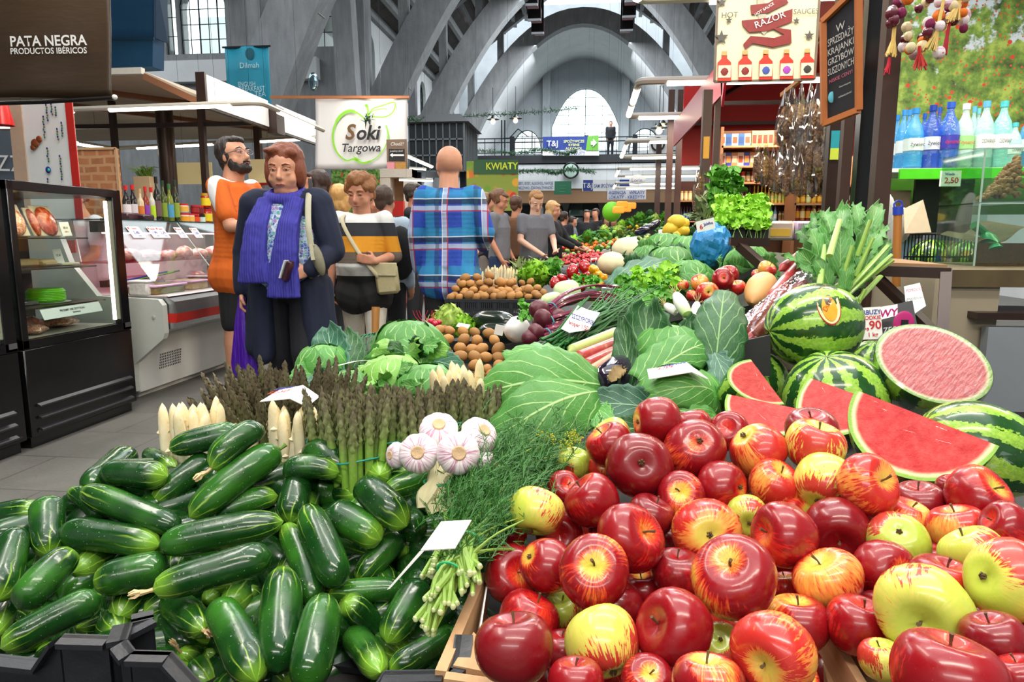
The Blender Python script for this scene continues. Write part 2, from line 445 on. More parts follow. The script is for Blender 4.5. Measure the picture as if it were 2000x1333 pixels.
# roof slopes with purlins, stepping down in three flights
mb=MB();pb=MB()
for sg in(-1,1):
 for(x0,x1,z0,z1)in((0,3.0,15.6,13.6),(2.7,5.7,13.0,11.4),(5.4,9.0,10.9,9.2)):
  A,B=XC+sg*x0,XC+sg*x1
  mb.prism([(A,7,z0),(B,7,z1),(B,39,z1),(A,39,z0)],(0,0,.15))
  for k in range(5):
   f=(k+.5)/5;x=A+(B-A)*f;z=z0+(z1-z0)*f;pb.b2(x-.09,x+.09,7,39,z-.3,z)
struct('ceiling',mb,ROOF);struct('trim_22',pb,CONC)
pk=sm('9c6a6c',.6,var=.2,sc=3)
mb=MB()
for sg in(-1,1):
 for(x,z0,z1)in((2.85,13.0,13.6),(5.55,10.9,11.4)):
  for k in range(14):
   y=8+k*2.2;mb.b2(XC+sg*x-.05,XC+sg*x+.05,y,y+1.7,z0,z1)
struct('trim_23',mb,pk)
# hanging lantern sashes seen beside the arch tops
mb=MB();fr_=MB()
for sg in(-1,1):
 for k in range(10):
  y=17.5+k*2.1
  c=(XC+sg*2.15,y,11.25+.25);mb.box(c,(.5,1.2,.55),0);fr_.b2(c[0]-.3,c[0]+.3,y-.9,y-.8,10.9,13.3)
struct('trim_24',mb,pk);struct('trim_25',fr_,BLACKM)
# nave side walls (left one with tall narrow windows, bays between the ribs)
def side(name,X,sg):
 ux=(0,1,0);org=V((X,22.4,0));L=46-22.4;wins=[]
 for y in(25.0,26.6,33.2,35.3,40.5,43.2):wins.append((y-22.4,y-22.4+1.25,5.9,8.3,8.9,False))
 arch_wall(name,org,ux,L,0,10.8,.4*(-sg),wins,WPLAS)
 for q_ in wins:arch_window(org,ux,*q_,4,6,off=.2*(-sg),bar=.05)
side('wall_left',XC-8.4,-1);side('wall_right',XC+8.4,1)
# transept wall on the left, facing us
TY=22.0
def tx(px,py=60):return PY(px,py,TY).x
tz=PY(395,105,TY).z
tw=[(tx(322)+26,tx(345)+26,tz,tz+2.4,tz+2.9,False),(tx(351)+26,tx(441)+26,tz,tz+1.5,tz+2.3,False),(tx(575)+26,tx(668)+26,tz+.1,tz+1.3,tz+2.4,False),
 (tx(190)+26,tx(290)+26,tz,tz+1.5,tz+2.3,False)]
arch_wall('wall_transept',V((-26,TY,0)),(1,0,0),18.5,0,13,-.5,tw,CONC)
for i,q_ in enumerate(tw):arch_window(V((-26,TY,0)),(1,0,0),*q_,2 if q_[1]-q_[0]<1 else 5,5,off=-.12,bar=.028)
mb=MB();z=PY(395,128,TY).z;mb.b2(-26,XC-8,TY-.3,TY,z-.55,z+.1);struct('trim_26',mb,WPLAS)
struct('wall_side',MB().b2(-22.5,-22,-4,22,0,12),PLAS);struct('wall_back',MB().b2(-22,9,-4.4,-4,0,12),WPLAS);struct('wall_near_right',MB().b2(XC+8.4,XC+8.8,-4,22.4,0,15.6),WPLAS);struct('ceiling_near',MB().b2(-22,XC+8.8,-4,7.0,8.2,8.4),WPLAS)
struct('ceiling_transept',MB().b2(-26,XC-8.2,6.9,22.4,10.6,10.8),ROOF)
# cross gallery with railing at the far end
GY=38.6
def gz(py):return PY(1143,py,GY).z
mb=MB();mb.b2(XC-8.2,XC+8.2,GY,46,gz(318),gz(302));struct('floor_gallery',mb,sm('26282b',.6,var=.2))
mb=MB();mb.b2(XC-8.2,XC+8.2,GY+.1,GY+.7,gz(368),gz(320));mb.b2(XC-8.2,XC+8.2,GY+.02,GY+.1,gz(330),gz(324));struct('trim_27',mb,WPLAS)
mb=MB();mb.b2(XC-8.2,XC+8.2,GY+.2,GY+.8,gz(396),gz(368));struct('trim_28',mb,sm('8a6a4c',.8))
mb=MB();zt=gz(268);zb=gz(302)
for z in(zt,(zt+zb)/2+.25,zb+.15):mb.bar((XC-8,GY+.1,z),(XC+8,GY+.1,z),.05)
for k in range(30):x=XC-8+k*.55;mb.bar((x,GY+.1,zb),(x,GY+.1,zt),.035)
for px in(1000,1145,1240,1330):x=PY(px,290,GY).x;mb.b2(x-.12,x+.12,GY-.02,GY+.22,zb,zt+.1)
struct('trim_29',mb,IRON)
# ground floor end: beige wall with arched doorway
BY=44.0
def bx(px):return PY(px,420,BY).x
def bz(py):return PY(1140,py,BY).z
dw=(bx(1108)+26,bx(1172)+26,0,bz(412),bz(386),False);dw2=(bx(1076)+26,bx(1101)+26,bz(425),bz(412),bz(399),False)
dw3=(bx(1010)+26,bx(1050)+26,0,bz(412),bz(400),False)
arch_wall('wall_end',V((-26,BY,0)),(1,0,0),40,0,gz(318),-.4,[dw,dw2,dw3],sm('8f8a80',.9,var=.15,sc=2))
for q_ in(dw,dw2):arch_window(V((-26,BY,0)),(1,0,0),*q_,2,3,off=-.1,bar=.12)
# gallery staircase flank and service pipe
mb=MB();a=PY(1000,440,40);b=PY(1055,385,40)
for k in range(12):f=k/12;x=a.x+(b.x-a.x)*f;mb.b2(x,x+.3,40,41,0,.4+f*2.6)
struct('trim_30',mb,WPLAS)
# ================================================================ LEFT AISLE SIDE
CARD=sm('f3f2ee',.6,var=.04);INKB=sm('2a2f9a',.6);INKR=sm('c8202e',.6);INKK=sm('1a1a1c',.6)
STEEL=sm('a9abad',.3,.9,var=.1);GREYP=sm('c9cdc6',.45,var=.05);LED=emit('fff0cf',6);TUBE=emit('fff4df',7);TUBEH=sm('b9b3a6',.4,var=.05)
REDP=sm('c4261d',.4,var=.08);BLKG=sm('0f0f11',.22,var=.2,spec=.6)
# --- generic bottle / jar protos ---------------------------------------------
def bottle(name,label,cat,body,capc,lab,h=.26,r=.035,neck=.4,group=None,lab2=None,at=None,trans=False):
 """tall bottle: thing > glass body (own mesh), cap, label"""
 e=thing(name,label,cat,at or(0,0,0),group);nr=r*.38
 prof=[(r*.9,0),(r,.008),(r,h*(1-neck)*.95),(r*.85,h*(1-neck)+h*.06),(nr,h*(1-neck)+h*.16),(nr,h*.9)]
 m=glass('bottle_'+body,body,.12)if trans else sm(body,.15,var=.15,coat=.5)
 MB().lathe(prof,n=12).build('body',m,e,True)
 MB().lathe([(nr*1.25,h*.86),(nr*1.25,h),(0,h)],n=10).build('cap',sm(capc,.35),e,True)
 MB().lathe([(r*1.02,h*.12),(r*1.02,h*(1-neck)*.8)],n=12).build('bottle_label',sm(lab,.5),e,True)
 return e
def jar(name,label,cat,body,capc,lab,h=.11,r=.035,group=None,at=None):
 e=thing(name,label,cat,at or(0,0,0),group)
 MB().lathe([(r*.92,0),(r,.006),(r,h*.78),(r*.85,h*.84)],n=12).build('body',sm(body,.2,var=.2,sc=60,coat=.4),e,True)
 MB().lathe([(r*.95,h*.82),(r*.95,h),(0,h)],n=12).build('lid',sm(capc,.35),e,True)
 MB().lathe([(r*1.02,h*.15),(r*1.02,h*.68)],n=12).build('jar_label',sm(lab,.5),e,True)
 return e
def card(name,label,c,ux,uy,w_,h_,lines,group=None,cat='price card',mat=None,th=.002,thick=None):
 """paper card with handwritten lines: (text, height, colour, x, y)"""
 c=V(c);ux=V(ux).normalized();uy=V(uy).normalized();e=thing(name,label,cat,c-uy*h_/2,group)
 n=ux.cross(uy).normalized()
 a=c-ux*w_/2-uy*h_/2
 MB().quad(a,a+ux*w_,a+ux*w_+uy*h_,a+uy*h_,th).build('paper',mat or CARD,e,smooth=False)
 for(s_,hh,m_,x,y)in lines:
  text(s_,e,c+ux*x*w_/2+uy*y*h_/2,ux,uy,hh,m_,wmax=w_*.92,name='writing',off=th+.001,bold=.02)
 return e
def display_cabinet(y0,y1,label):
 X=-2.91;X2=-3.62;H1=1.405;e=thing('display_cabinet',label,'display cabinet',(X2,(y0+y1)/2,0),'black display cabinets')
 g=.012;mb=MB();mb.b2(X2,X,y0+g,y1-g,.06,.535,bev=.006);mb.b2(X2,X-.03,y0+.03,y1-.03,0,.06)
 mb.build('plinth',BLKG,e)
 mb=MB()
 for z in(.10,.165,.23):mb.box((X+.004,(y0+y1)/2,z),(.03,(y1-y0)*.86,.012),0,rot=Matrix.Rotation(.5,3,'Y'))
 mb.b2(X,X+.006,y0+.05,y1-.05,.085,.095);mb.build('vent_grille',sm('26262a',.35,var=.1),e)
 mb=MB();zt,zb=H1,.535
 for(a,b,c,d)in((y0+g,y0+.055,zb,zt),(y1-.09,y1-g,zb,zt)):
  mb.b2(X-.05,X,a,b,c,d,bev=.004);mb.b2(X2,X2+.05,a,b,c,d)
 mb.b2(X2,X,y0+g,y1-g,zt-.05,zt,bev=.004);mb.b2(X-.05,X,y0+g,y1-g,zb,zb+.045)
 mb.b2(X2,X,y0+g,y0+.03,zb,zb+.05);mb.build('frame',BLKG,e)
 MB().b2(X-.02,X-.014,y0+.055,y1-.09,zb+.045,zt-.05).build('front_glass',GL,e,smooth=False)
 MB().b2(X2+.02,X2+.026,y0+.055,y1-.09,zb+.045,zt-.05).build('back_glass',GL,e,smooth=False)
 MB().b2(X-.045,X-.03,y1-.115,y1-.1,zb+.07,zt-.07).build('light_strip',LED,e,smooth=False)
 for k,(z,d)in enumerate(((1.115,.16),(.945,.12),(.735,.08))):
  MB().b2(X2+.05,X-d,y0+.06,y1-.12,z-.008,z).build('shelf',sm('3a2a22',.3,.3),e,smooth=False)
 MB().b2(X2+.03,X-.03,y0+.06,y1-.1,zb+.03,zb+.045).build('floor_tray',sm('b9b4a8',.35,.3),e,smooth=False)
 MB().b2(X,X+.004,y1-.07,y1-.02,.552,.58).build('maker_plate',STEEL,e,smooth=False)
 return e
display_cabinet(2.06,3.225,'black display cabinet cut off at the left picture edge')
display_cabinet(3.235,4.12,'black glass-fronted display cabinet with packed ham, cheese and a green cheese wheel')
# inside the near cabinet
HAM=NT('sliced_ham');v=HAM.co();HAM.fin(HAM.ramp(HAM.noise(v,55,4,.6,1.5),[(.35,'b9492f'),(.5,'d98f6a'),(.62,'f0d2b4'),(.75,'a33a28')]),.25,coat=.6);HAMM=HAM.m
HAM2=NT('cured_ham');v=HAM2.co();HAM2.fin(HAM2.ramp(HAM2.noise(v,30,4,.6,1),[(.35,'8e2415'),(.55,'c8512a'),(.7,'eda46a')]),.2,coat=.6);HAMM2=HAM2.m
FILM=glass('clear_film','f6f8f8',.05)
def ham_pack(y,z,w_,h_,mat,label):
 e=thing('ham_pack',label,'packed meat',(-3.22,y,z),'packs of sliced ham on the top cabinet shelf')
 M=Matrix.Rotation(radians(-22),3,'Y')
 MB().ball((-3.22,y,z+h_/2),(.022,w_/2,h_/2),16,M).build('ham_slices',mat,e)
 MB().box((-3.235,y,z+h_/2),(.012,w_*1.12,h_*1.06),rot=M,bev=.005).build('tray',sm('d9c7b0',.4),e)
ham_pack(3.61,1.118,.17,.185,HAMM,'marbled pink sliced ham pack, leftmost on the top cabinet shelf')
ham_pack(3.76,1.118,.05,.17,HAMM2,'narrow dark ham pack between two wider packs')
ham_pack(3.86,1.118,.145,.185,HAMM2,'orange-red cured ham pack beside a small price card')
card('price_card','small wooden-backed price card in front of the cured ham pack',(-3.12,3.88,1.165),(0,1,.05),(-.25,0,1),.075,.085,[('20 zl',.014,INKK,0,.2),('100 g',.01,INKR,0,-.4)],'price cards in the black cabinet')
card('price_card','small white price card standing on the middle cabinet shelf',(-3.2,3.9,1.0),(0,1,.05),(-.25,0,1),.07,.095,[('15 zl',.014,INKK,0,.2)],'price cards in the black cabinet')
tag(MB().box((-3.2,3.62,.972),(.1,.16,.045),bev=.012).build('cheese_block',sm('c9a06a',.5,sc=50,var=.2)),'tan wrapped cheese block on the middle cabinet shelf','cheese')
tag(MB().box((-3.18,3.76,.968),(.1,.11,.04),bev=.012).build('cheese_block',sm('d8b27c',.4,sc=50,var=.2)),'golden wrapped cheese block right of the tan one','cheese')
tag(MB().box((-3.2,3.94,.955),(.1,.15,.015),bev=.004).build('food_tray',sm('e6d9b4',.5)),'flat cream tray on the middle cabinet shelf','tray')
e=thing('green_cheese','bright lime green cheese wheel on the lowest cabinet shelf','cheese',(-3.17,3.74,.735))
t=NT('lime_rind');v=t.co();s_=t.sep(v);t.bump(t.ma('SINE',t.ma('MULTIPLY',s_[2],700)),.4,.003);LIME=t.fin(t.mix(t.noise(v,40),'8fe01a','5cc40c'),.4)
MB().lathe([(.0,.0),(.088,0),(.1,.012),(.1,.062),(.085,.078),(0,.08)],(-3.17,3.74,.742),24).build('rind',LIME,e)
MB().lathe([(.0,.0),(.12,0),(.125,.006),(0,.004)],(-3.17,3.74,.735),20).build('plate',sm('b9bab5',.4),e)
tag(MB().box((-3.16,3.56,.748),(.09,.12,.024),bev=.004).build('foil_dish',STEEL),'shallow metal dish left of the lime green cheese wheel','dish')
e=card('paper_notice','long white paper notice taped below the lowest cabinet shelf',(-2.945,3.66,.700),(0,1,0.01),(-.4,0,1),.46,.06,[('PROSIMY NIE DOTYKAC',.013,INKK,0,.3),('dziekujemy',.01,INKK,.1,-.3)],cat='notice')
for(y,w_,h_,mt,lb)in((3.55,.26,.1,HAMM2,'orange brown wrapped meat loaf at the bottom of the cabinet'),(3.5,.16,.06,HAMM,'pink wrapped ham roll at the cabinet bottom corner'),(3.83,.26,.055,HAMM,'low plate of pale sliced meat at the cabinet bottom')):
 e=thing('wrapped_meat',lb,'packed meat',(-3.2,y,.58),'meat on the floor of the black cabinet')
 MB().ball((-3.2+(.1 if w_<.2 else 0),y,.58+h_/2),(.1,w_/2,h_/2),18,fn=lambda q,a,f:q*(1+.12*sin(5*a+9*f))).build('meat',mt,e)
 # --- deli counter ------------------------------------------------------------
def deli(y0,y1,label,red=True,end=True,X0=-3.08,panel=None):
 e=thing('deli_counter',label,'deli counter',(X0-.5,(y0+y1)/2,0));dx=X0+3.08
 body=panel or WHITEP
 MB().b2(X0-.85,X0,y0,y1,.05,.42).b2(X0-.8,X0-.06,y0+.05,y1-.05,0,.05).build('base',body,e)
 def prof(ps,a,b):return lambda mb:mb.prism([(x+dx,a,z)for x,z in ps],(0,b-a,0))
 mb=MB();prof([(-3.08,.42),(-2.82,.50),(-2.80,.535),(-3.1,.535)],y0+.02,y1)(mb);mb.build('lower_bumper',STEEL,e,smooth=False)
 mb=MB();prof([(-2.80,.535),(-2.785,.60),(-3.1,.60),(-3.1,.535)],y0+.02,y1)(mb);mb.build('red_stripe',REDP,e,smooth=False)
 mb=MB();prof([(-2.785,.60),(-2.80,.68),(-2.86,.715),(-3.9,.715),(-3.9,.60)],y0+.02,y1)(mb);mb.build('upper_bumper',STEEL,e,smooth=False)
 mb=MB();prof([(-2.84,.715),(-2.85,.722),(-3.85,.722),(-3.85,.715)],y0+.02,y1)(mb);mb.build('deck',sm('e8d3d6',.35,var=.05),e,smooth=False)
 if end:
  mb=MB();mb.prism([(x+dx,y0-.04,z)for x,z in((-3.9,.06),(-3.09,.06),(-3.09,.25),(-2.865,.43),(-2.85,.47),(-2.85,.66),(-2.88,.70),(-3.32,.72),(-3.5,.95),(-3.58,1.2),(-3.9,1.2))],(0,.05,0))
  mb.build('end_panel',GREYP,e,smooth=False)
  MB().lathe([(0,0),(.012,0),(.012,.006),(0,.008)],(-2.92+dx,y0-.04,.58),10,Matrix.Rotation(pi/2,3,'X')).build('screw_cap',sm('b5b9b2',.5),e)
 a,b=V((-2.9+dx,0,.72)),V((-3.28+dx,0,1.235))
 n=V((.51,0,.38)).normalized()*.006;L=y1-y0;k=max(2,int(L/.85));
 for i in range(k):
  ya,yb=y0+.05+L*i/k,y0+.04+L*(i+1)/k-.01
  MB().prism([a+V((0,ya,0)),a+V((0,yb,0)),b+V((0,yb,0)),b+V((0,ya,0))],n).build('front_glass',GL,e,smooth=False)
  MB().bar(a+V((0,yb,0)),b+V((0,yb,0)),.006).build('glass_edge',sm('d6e4e0',.2),e,smooth=False)
 MB().b2(-3.28+dx,-3.72+dx,y0,y1,1.232,1.24).build('top_glass_shelf',glass('shelf_glass','7f9a93',.15),e,smooth=False)
 MB().b2(-3.272+dx,-3.278+dx,y0,y1,1.228,1.243).build('shelf_edge',sm('1f3b34',.2),e,smooth=False)
 MB().b2(-3.3+dx,-3.36+dx,y0,y1,1.15,1.225).build('light_housing',sm('3f474a',.4),e,smooth=False)
 MB().b2(-3.2+dx,-3.6+dx,y0+.1,y1,.935,.943).build('inner_glass_shelf',glass('pink_shelf','e9b9c4',.1),e,smooth=False)
 MB().b2(-3.84+dx,-3.86+dx,y0,y1,.72,1.2).build('back_panel',sm('c9b3b8',.35),e,smooth=False)
 MB().b2(-3.33+dx,-3.35+dx,y0+.1,y1-.1,1.14,1.15).build('pink_tube',emit('ffc4d2',5),e,smooth=False)
 return e
dc=deli(4.40,6.95,'long white deli counter with a red stripe and sloping glass front')
mb=MB()
for r_ in range(6):
 for c_ in range(13):mb.bar((-3.078,4.62+c_*.021+r_*.004,.17+r_*.019),(-3.078,4.622+c_*.021+r_*.004,.183+r_*.019),.005)
mb.build('vent_slots',sm('55585c',.6),dc,smooth=False)
deli(10.4,13.0,'far deli counter with a red base and grey bumpers behind the plaid-shirted man',X0=-2.95,panel=REDP)
area('deli_case_light',(-3.4,5.6,1.13),.1,2.3,7,(1,.72,.78))
area('deli_case_light',(-3.3,11.7,1.13),.1,2.4,8,(1,.72,.78))
area('cabinet_case_light',(-3.05,3.68,1.34),.25,.6,2.2,(1,.88,.62))
# price cards hanging inside the sloping glass
ay=V((.38,0,-.51)).normalized()*-1
for i,(px,s1,s2)in enumerate(((262,'Szynka','2,40'),(298,'Boczek','1,99'),(314,'Salami','2,29'),(350,'Kabanos','3,10'),(380,'Schab','2,85'))):
 y=PX(px,460,-3.22).y
 card('price_card','white price card with red corner, %s under the glass shelf'%('first from the cabinet','second from the cabinet','third from the cabinet','fourth from the cabinet','last beside the orange shirt')[i],(-3.205,y,1.15),(0,1,0),(-.6,0,.8),.14 if i==0 else.105,.1,
 [('■',.016,INKR,-.75,.7),(s1,.014,INKR,.1,.65),(s2,.026,INKB,0,-.05),('zl/100g',.01,INKB,.2,-.65)],'price cards along the deli counter')
 # goods in the deli case
PINKT=sm('dba8c0',.35,var=.08)
def tub(x,y,z,w_,d_,h_,col,fill,label,lid=True):
 e=thing('food_tub',label,'food tub',(x,y,z),'tubs in the deli counter')
 MB().box((x,y,z+h_/2),(w_,d_,h_),bev=.012).build('tub',sm(fill,.4,sc=50,var=.5),e)
 MB().box((x,y,z+h_+.004),(w_*1.08,d_*1.06,.016),bev=.006).build('rim',sm(col,.35),e)
 MB().box((x,y,z+h_+.008),(w_*.9,d_*.9,.012),bev=.003).build('filling',sm(fill,.35,sc=70,var=.7),e)
tub(-3.05,4.62,.722,.22,.36,.055,'d9a9cf','7d6a3c','pink-rimmed tub of olives nearest the counter end')
tub(-3.05,5.0,.722,.2,.24,.06,'d9a0c8','c29a6e','pink-rimmed tub of pale salad second from the counter end')
tub(-3.05,5.26,.722,.2,.2,.085,'e3c6cf','7f1716','tall tub of dark red beet salad in the deli counter')
tub(-3.38,4.9,.722,.2,.34,.09,'dfb4d6','b0869c','large lilac tub behind the salad tubs')
tub(-3.05,4.32+.13,.722,.14,.1,.09,'e4e2e0','d7d2cf','small grey tub next to the counter end panel')
for i in range(5):
 y=5.0+i*.12
 jar('yoghurt_cup','small white cup with a blue lid, number %s of five from the counter end'%('one','two','three','four','five')[i],'cup','e9e6ea','5b86c8','f1eef2',.06,.045,'white cups in the deli counter',(-3.3,y,.722))
MEAT=NT('pink_meat');v=MEAT.co();MEAT.fin(MEAT.ramp(MEAT.noise(v,18,4,.6,1),[(.3,'a83c3c'),(.5,'d98c86'),(.68,'f0cfc4'),(.8,'e7a99f')]),.35,coat=.3);MEATM=MEAT.m
CHZ=sm('e3c489',.5,sc=20,var=.15)
k=0
MW=['nearest the phone-holding aisle end','with a wide fat seam','lying crosswise','cut in half','with a ragged edge','with a round end','flatter than its neighbours','tied with string','pale at one side','next to the glass joint','darkest of the meats','small and rounded','long and narrow','leaning on a neighbour','in the back row','at the far end','near the white cups','near the shelf edge']
for(x,z)in((-3.35,.943),(-3.05,.722),(-3.25,.722)):
 for j in range(9):
  y=(4.75 if x==-3.35 else 5.45)+j*(.24 if x==-3.35 else.16)
  if y>6.8:continue
  h_=R.uniform(.035,.06);cz=(j%3==1 and x!=-3.35)
  o=MB().ball((x+R.uniform(-.03,.03),y,z+h_*.9),(R.uniform(.07,.1),R.uniform(.06,.1),h_),14,Matrix.Rotation(R.random()*3,3,'Z'),fn=lambda q,a,f,s=R.random()*6:q*(1+.15*sin(3*a+s))).build('cheese'if cz else'meat_joint',CHZ if cz else MEATM)
  tag(o,('round yellow cheese'if cz else'pink meat joint')+' in the deli counter, '+('upper shelf, 'if x==-3.35 else'lower deck, ')+MW[k%len(MW)],'cheese'if cz else'meat','cheeses and meats in the deli counter');k+=1
  # serving utensils
for i,(y,m_)in enumerate(((4.55,INKB),(4.62,sm('9ad01a',.4)),(4.7,INKK))):
 tag(MB().bar((-3.3,y,.80),(-3.02,y+.16,.87),.012).build('serving_spoon',m_),('blue','green','black')[i]+' handled serving spoon resting over the pink tub','spoon','serving spoons in the tubs')
 # --- bottles and jars on the counter's glass shelf ---------------------------------
ZS=1.24
def yat(px,X=-3.48):return PX(px,430,X).y
D_=[('vinegar_bottle','b',250,372,6.5,'1c1311','d11d1d','e7dfe0','dark sauce bottle with a red cap at the cabinet end of the shelf'),
 ('vinegar_bottle','b',263,370,6.5,'15100f','d11d1d','d8cfd4','dark sauce bottle with a red cap, second from the cabinet end'),
 ('sauce_bottle','b',277,376,5.5,'d9c4a0','c9a672','d97a2a','pale sauce bottle with a tan cap and orange label'),
 ('sauce_bottle','b',288,372,5.5,'8a2f1c','d11d1d','8c3fb0','red-capped sauce bottle with a purple label'),
 ('sauce_bottle','b',299,373,5.5,'c9c4b4','d11d1d','b7dc28','red-capped sauce bottle with a lime label'),
 ('oil_bottle','b',310,354,6,'191c10','11160f','6b4d52','tallest black-green oil bottle on the counter shelf'),
 ('oil_bottle','b',322,360,5.5,'3c4a12','1d3a20','7f9a2a','olive oil bottle with a green label right of the tallest one'),
 ('oil_bottle','b',334,365,6,'6f7c1e','2f6a35','4f9ac0','yellow oil bottle with a blue landscape label'),
 ('oil_bottle','b',346,358,5.5,'27300f','173226','8ba033','dark oil bottle with a green label beside the white jars')]
for(nm,ty,px,py,hw,bc,cc_,lc,lb)in D_:
 y=yat(px);sc_=FPX/(PX(px,430,-3.48)-O0).length
 bottle(nm,lb,'bottle',bc,cc_,lc,(432-py)/sc_*.97,hw/sc_,.42,'bottles on the deli counter shelf',at=(-3.48,y,ZS))
J_=[(360,0,'e9dfd8','d11d1d','f0a020',17,'white spice jar with red lid, lower one beside the oil bottles'),(360,.085,'e9dfd8','d11d1d','eab040',17,'white spice jar with red lid stacked on the lower white one'),
 (371,0,'e6ddd5','c92020','e9b34a',16,'white spice jar with red lid right of the white stack'),(382,0,'8c1712','c92020','e04a18',14,'red paste jar with an orange label'),
 (382,.08,'7a1410','b71c1c','9b1d24',14,'dark red jar stacked on the orange-labelled jar'),(393,0,'20191c','1a1a1a','cfe2d8',14,'black-lidded jar with a pale green label'),
 (391,.08,'9a1a16','c92020','701414',14,'red jar stacked on the black-lidded jar'),(405,0,'b51a12','b51a12','ecd41c',17,'large red tin with a yellow label next to the orange shirt'),(405,.14,'b51a12','c9a020','ecd41c',17,'large red tin stacked on the yellow-labelled tin')]
for(px,dz,bc,cc_,lc,wd,lb)in J_:
 y=yat(px);sc_=FPX/(PX(px,430,-3.48)-O0).length
 jar('spice_jar'if wd>14 else'preserve_jar',lb,'jar',bc,cc_,lc,.13 if px==405 else(.08 if dz==0 else.075),wd/2/sc_,'jars on the deli counter shelf',(-3.48,y,ZS+dz))
tag(MB().box((-3.46,yat(243),ZS+.03),(.12,.14,.055),bev=.01).build('date_box',sm('4a2a30',.3,sc=60,var=.5)),'dark clear-lidded fruit box at the cabinet end of the shelf','box')
tag(MB().box((-3.4,yat(262),ZS+.025),(.1,.13,.045),bev=.01).build('date_box',sm('3a2228',.3,sc=60,var=.5)),'second dark fruit box in front of the red-capped bottles','box')
e=thing('planter_box','pale wooden box with a grassy plant behind the bottles','planter',(-3.9,5.9,1.3))
c=PY(286,372,6.0);MB().box((c.x,6,c.z+.01),(.16,.12,.22),bev=.004).build('box',sm('c9b08a',.7,sc=12),e)
mb=MB()
for i in range(90):
 a=R.random()*6.28;l=R.uniform(.05,.13);b=V((c.x+R.uniform(-.06,.06),6+R.uniform(-.05,.05),c.z+.11));mb.tube([b,b+V((cos(a)*l*.5,sin(a)*l*.5,l*.8)),b+V((cos(a)*l,sin(a)*l,l*.7))],[.003,.003,.001],3)
mb.build('grass_plant',sm('6d8f2c',.6),e)
# --- menu boards, brick panel, poster, signs -----------------------------------------
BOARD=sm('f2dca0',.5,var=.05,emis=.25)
def wall_sign(name,label,px0,py0,px1,py1,Y,mat,cat='sign',th=.02,fr=None):
 a=PY(px0,py1,Y);b=PY(px1,py0,Y);e=thing(name,label,cat,((a.x+b.x)/2,Y,a.z))
 MB().b2(a.x,b.x,Y,Y+th,a.z,b.z).build('panel',mat,e,smooth=False)
 if fr:mb=MB();[mb.bar(p,q,fr[1])for p,q in(((a.x,Y,a.z),(b.x,Y,a.z)),((b.x,Y,a.z),(b.x,Y,b.z)),((b.x,Y,b.z),(a.x,Y,b.z)),((a.x,Y,b.z),(a.x,Y,a.z)))];mb.build('frame',fr[0],e,smooth=False)
 return e,(a.x+b.x)/2,(a.z+b.z)/2,b.x-a.x,b.z-a.z
UX=V((1,0,0));UZ=V((0,0,1))
wall_sign('menu_board','blank cream menu board behind the brown column',347,317,412,360,7.4,BOARD,'menu board')
wall_sign('menu_board','blank cream menu board right of the bearded man',486,311,533,357,7.6,BOARD,'menu board')
wall_sign('counter_sign','red strip sign below the cream board by the bearded man',486,357,533,362,7.59,REDP,'sign')
t=NT('brick_print');v=t.co();bk=t.n('ShaderNodeTexBrick');mp=t.n('ShaderNodeMapping');mp.inputs['Rotation'].default_value=(pi/2,0,0);t.l(v,mp.inputs[0]);t.l(t.vm('ADD',mp.outputs[0],t.vm('SCALE',t.noise(v,6,2,out=1),sc=.03)),bk.inputs[0])
for k_,q in(('Scale',1.0),('Mortar Size',.012),('Brick Width',.13),('Row Height',.07)):bk.inputs[k_].default_value=q
bk.inputs['Color1'].default_value=(*hexc('b36a48'),1);bk.inputs['Color2'].default_value=(*hexc('8e4c34'),1);bk.inputs['Mortar'].default_value=(*hexc('c9a47c'),1)
BRICK=t.fin(t.mix(t.noise(v,12,3),bk.outputs[0],'c98d5e'),.9);t.b.inputs['Base Color'].links
e,x,z,w_,h_=wall_sign('brick_panel','brick wall panel of the stall behind the jewellery poster',140,290,226,690,5.6,BRICK,'panel',.04,(sm('c9a47c',.6),.02))
# jewellery poster
def quadpx(name,lb,cat,pts,Y,mat,th=.01,par=None):
 q=[PY(x,y,Y)for x,y in pts];c=sum(q,V())/4;m_=MB().prism(q,(0,th,0))
 o=m_.build(name,mat,par,smooth=False)
 if par is None:tag(o,lb,cat)
 return o
e=thing('poster','white jewellery poster with a red edge and hanging charms','poster',PY(85,600,4.6))
quadpx('backing','','',[(15,204),(140,199),(162,430),(48,430)],4.6,WHITEP,.01,e)
quadpx('red_edge','','',[(126,199),(140,199),(162,430),(148,430)],4.59,REDP,.008,e)
quadpx('beige_edge','','',[(15,204),(40,203),(62,430),(36,430)],4.59,sm('c9ab92',.6),.008,e)
quadpx('lower_band','','',[(70,432),(140,430),(160,520),(60,520)],4.6,WHITEP,.01,e)
quadpx('orange_band','','',[(76,472),(146,470),(148,494),(78,496)],4.59,sm('d8502a',.5),.008,e)
mb=MB();mb2=MB()
for(x,y,r_)in((68,280,9),(76,272,7),(64,288,6)):c=PY(x,y,4.585);mb.ball(c,(r_/290,.006,r_/290),10)
mb.build('copper_pendant',sm('a85a34',.3,.6),e)
for(x0,y0,n_)in((90,205,7),(84,228,9),(100,203,5),(108,210,4),(120,240,6),(112,252,5),(92,290,6),(117,305,10),(92,350,3)):
 mb2=MB()
 for k in range(n_):c=PY(x0+k*.4+R.uniform(-1,1),y0+k*5,4.587);mb2.ball(c,(.007,.004,.009),6,m=k%3)
 mb2.build('bead_string',[sm('23306a',.4),sm('6d5b4a',.4),sm('1c7a4c',.4)],e)['kind']='stuff'
c=PY(94,332,4.587);MB().ball(c,(.021,.004,.024),14).build('blue_pendant',INKB,e)
c=PY(95,332,4.58);MB().ball(c,(.01,.004,.011),10).build('green_pendant_eye',sm('2fd08a',.4),e)
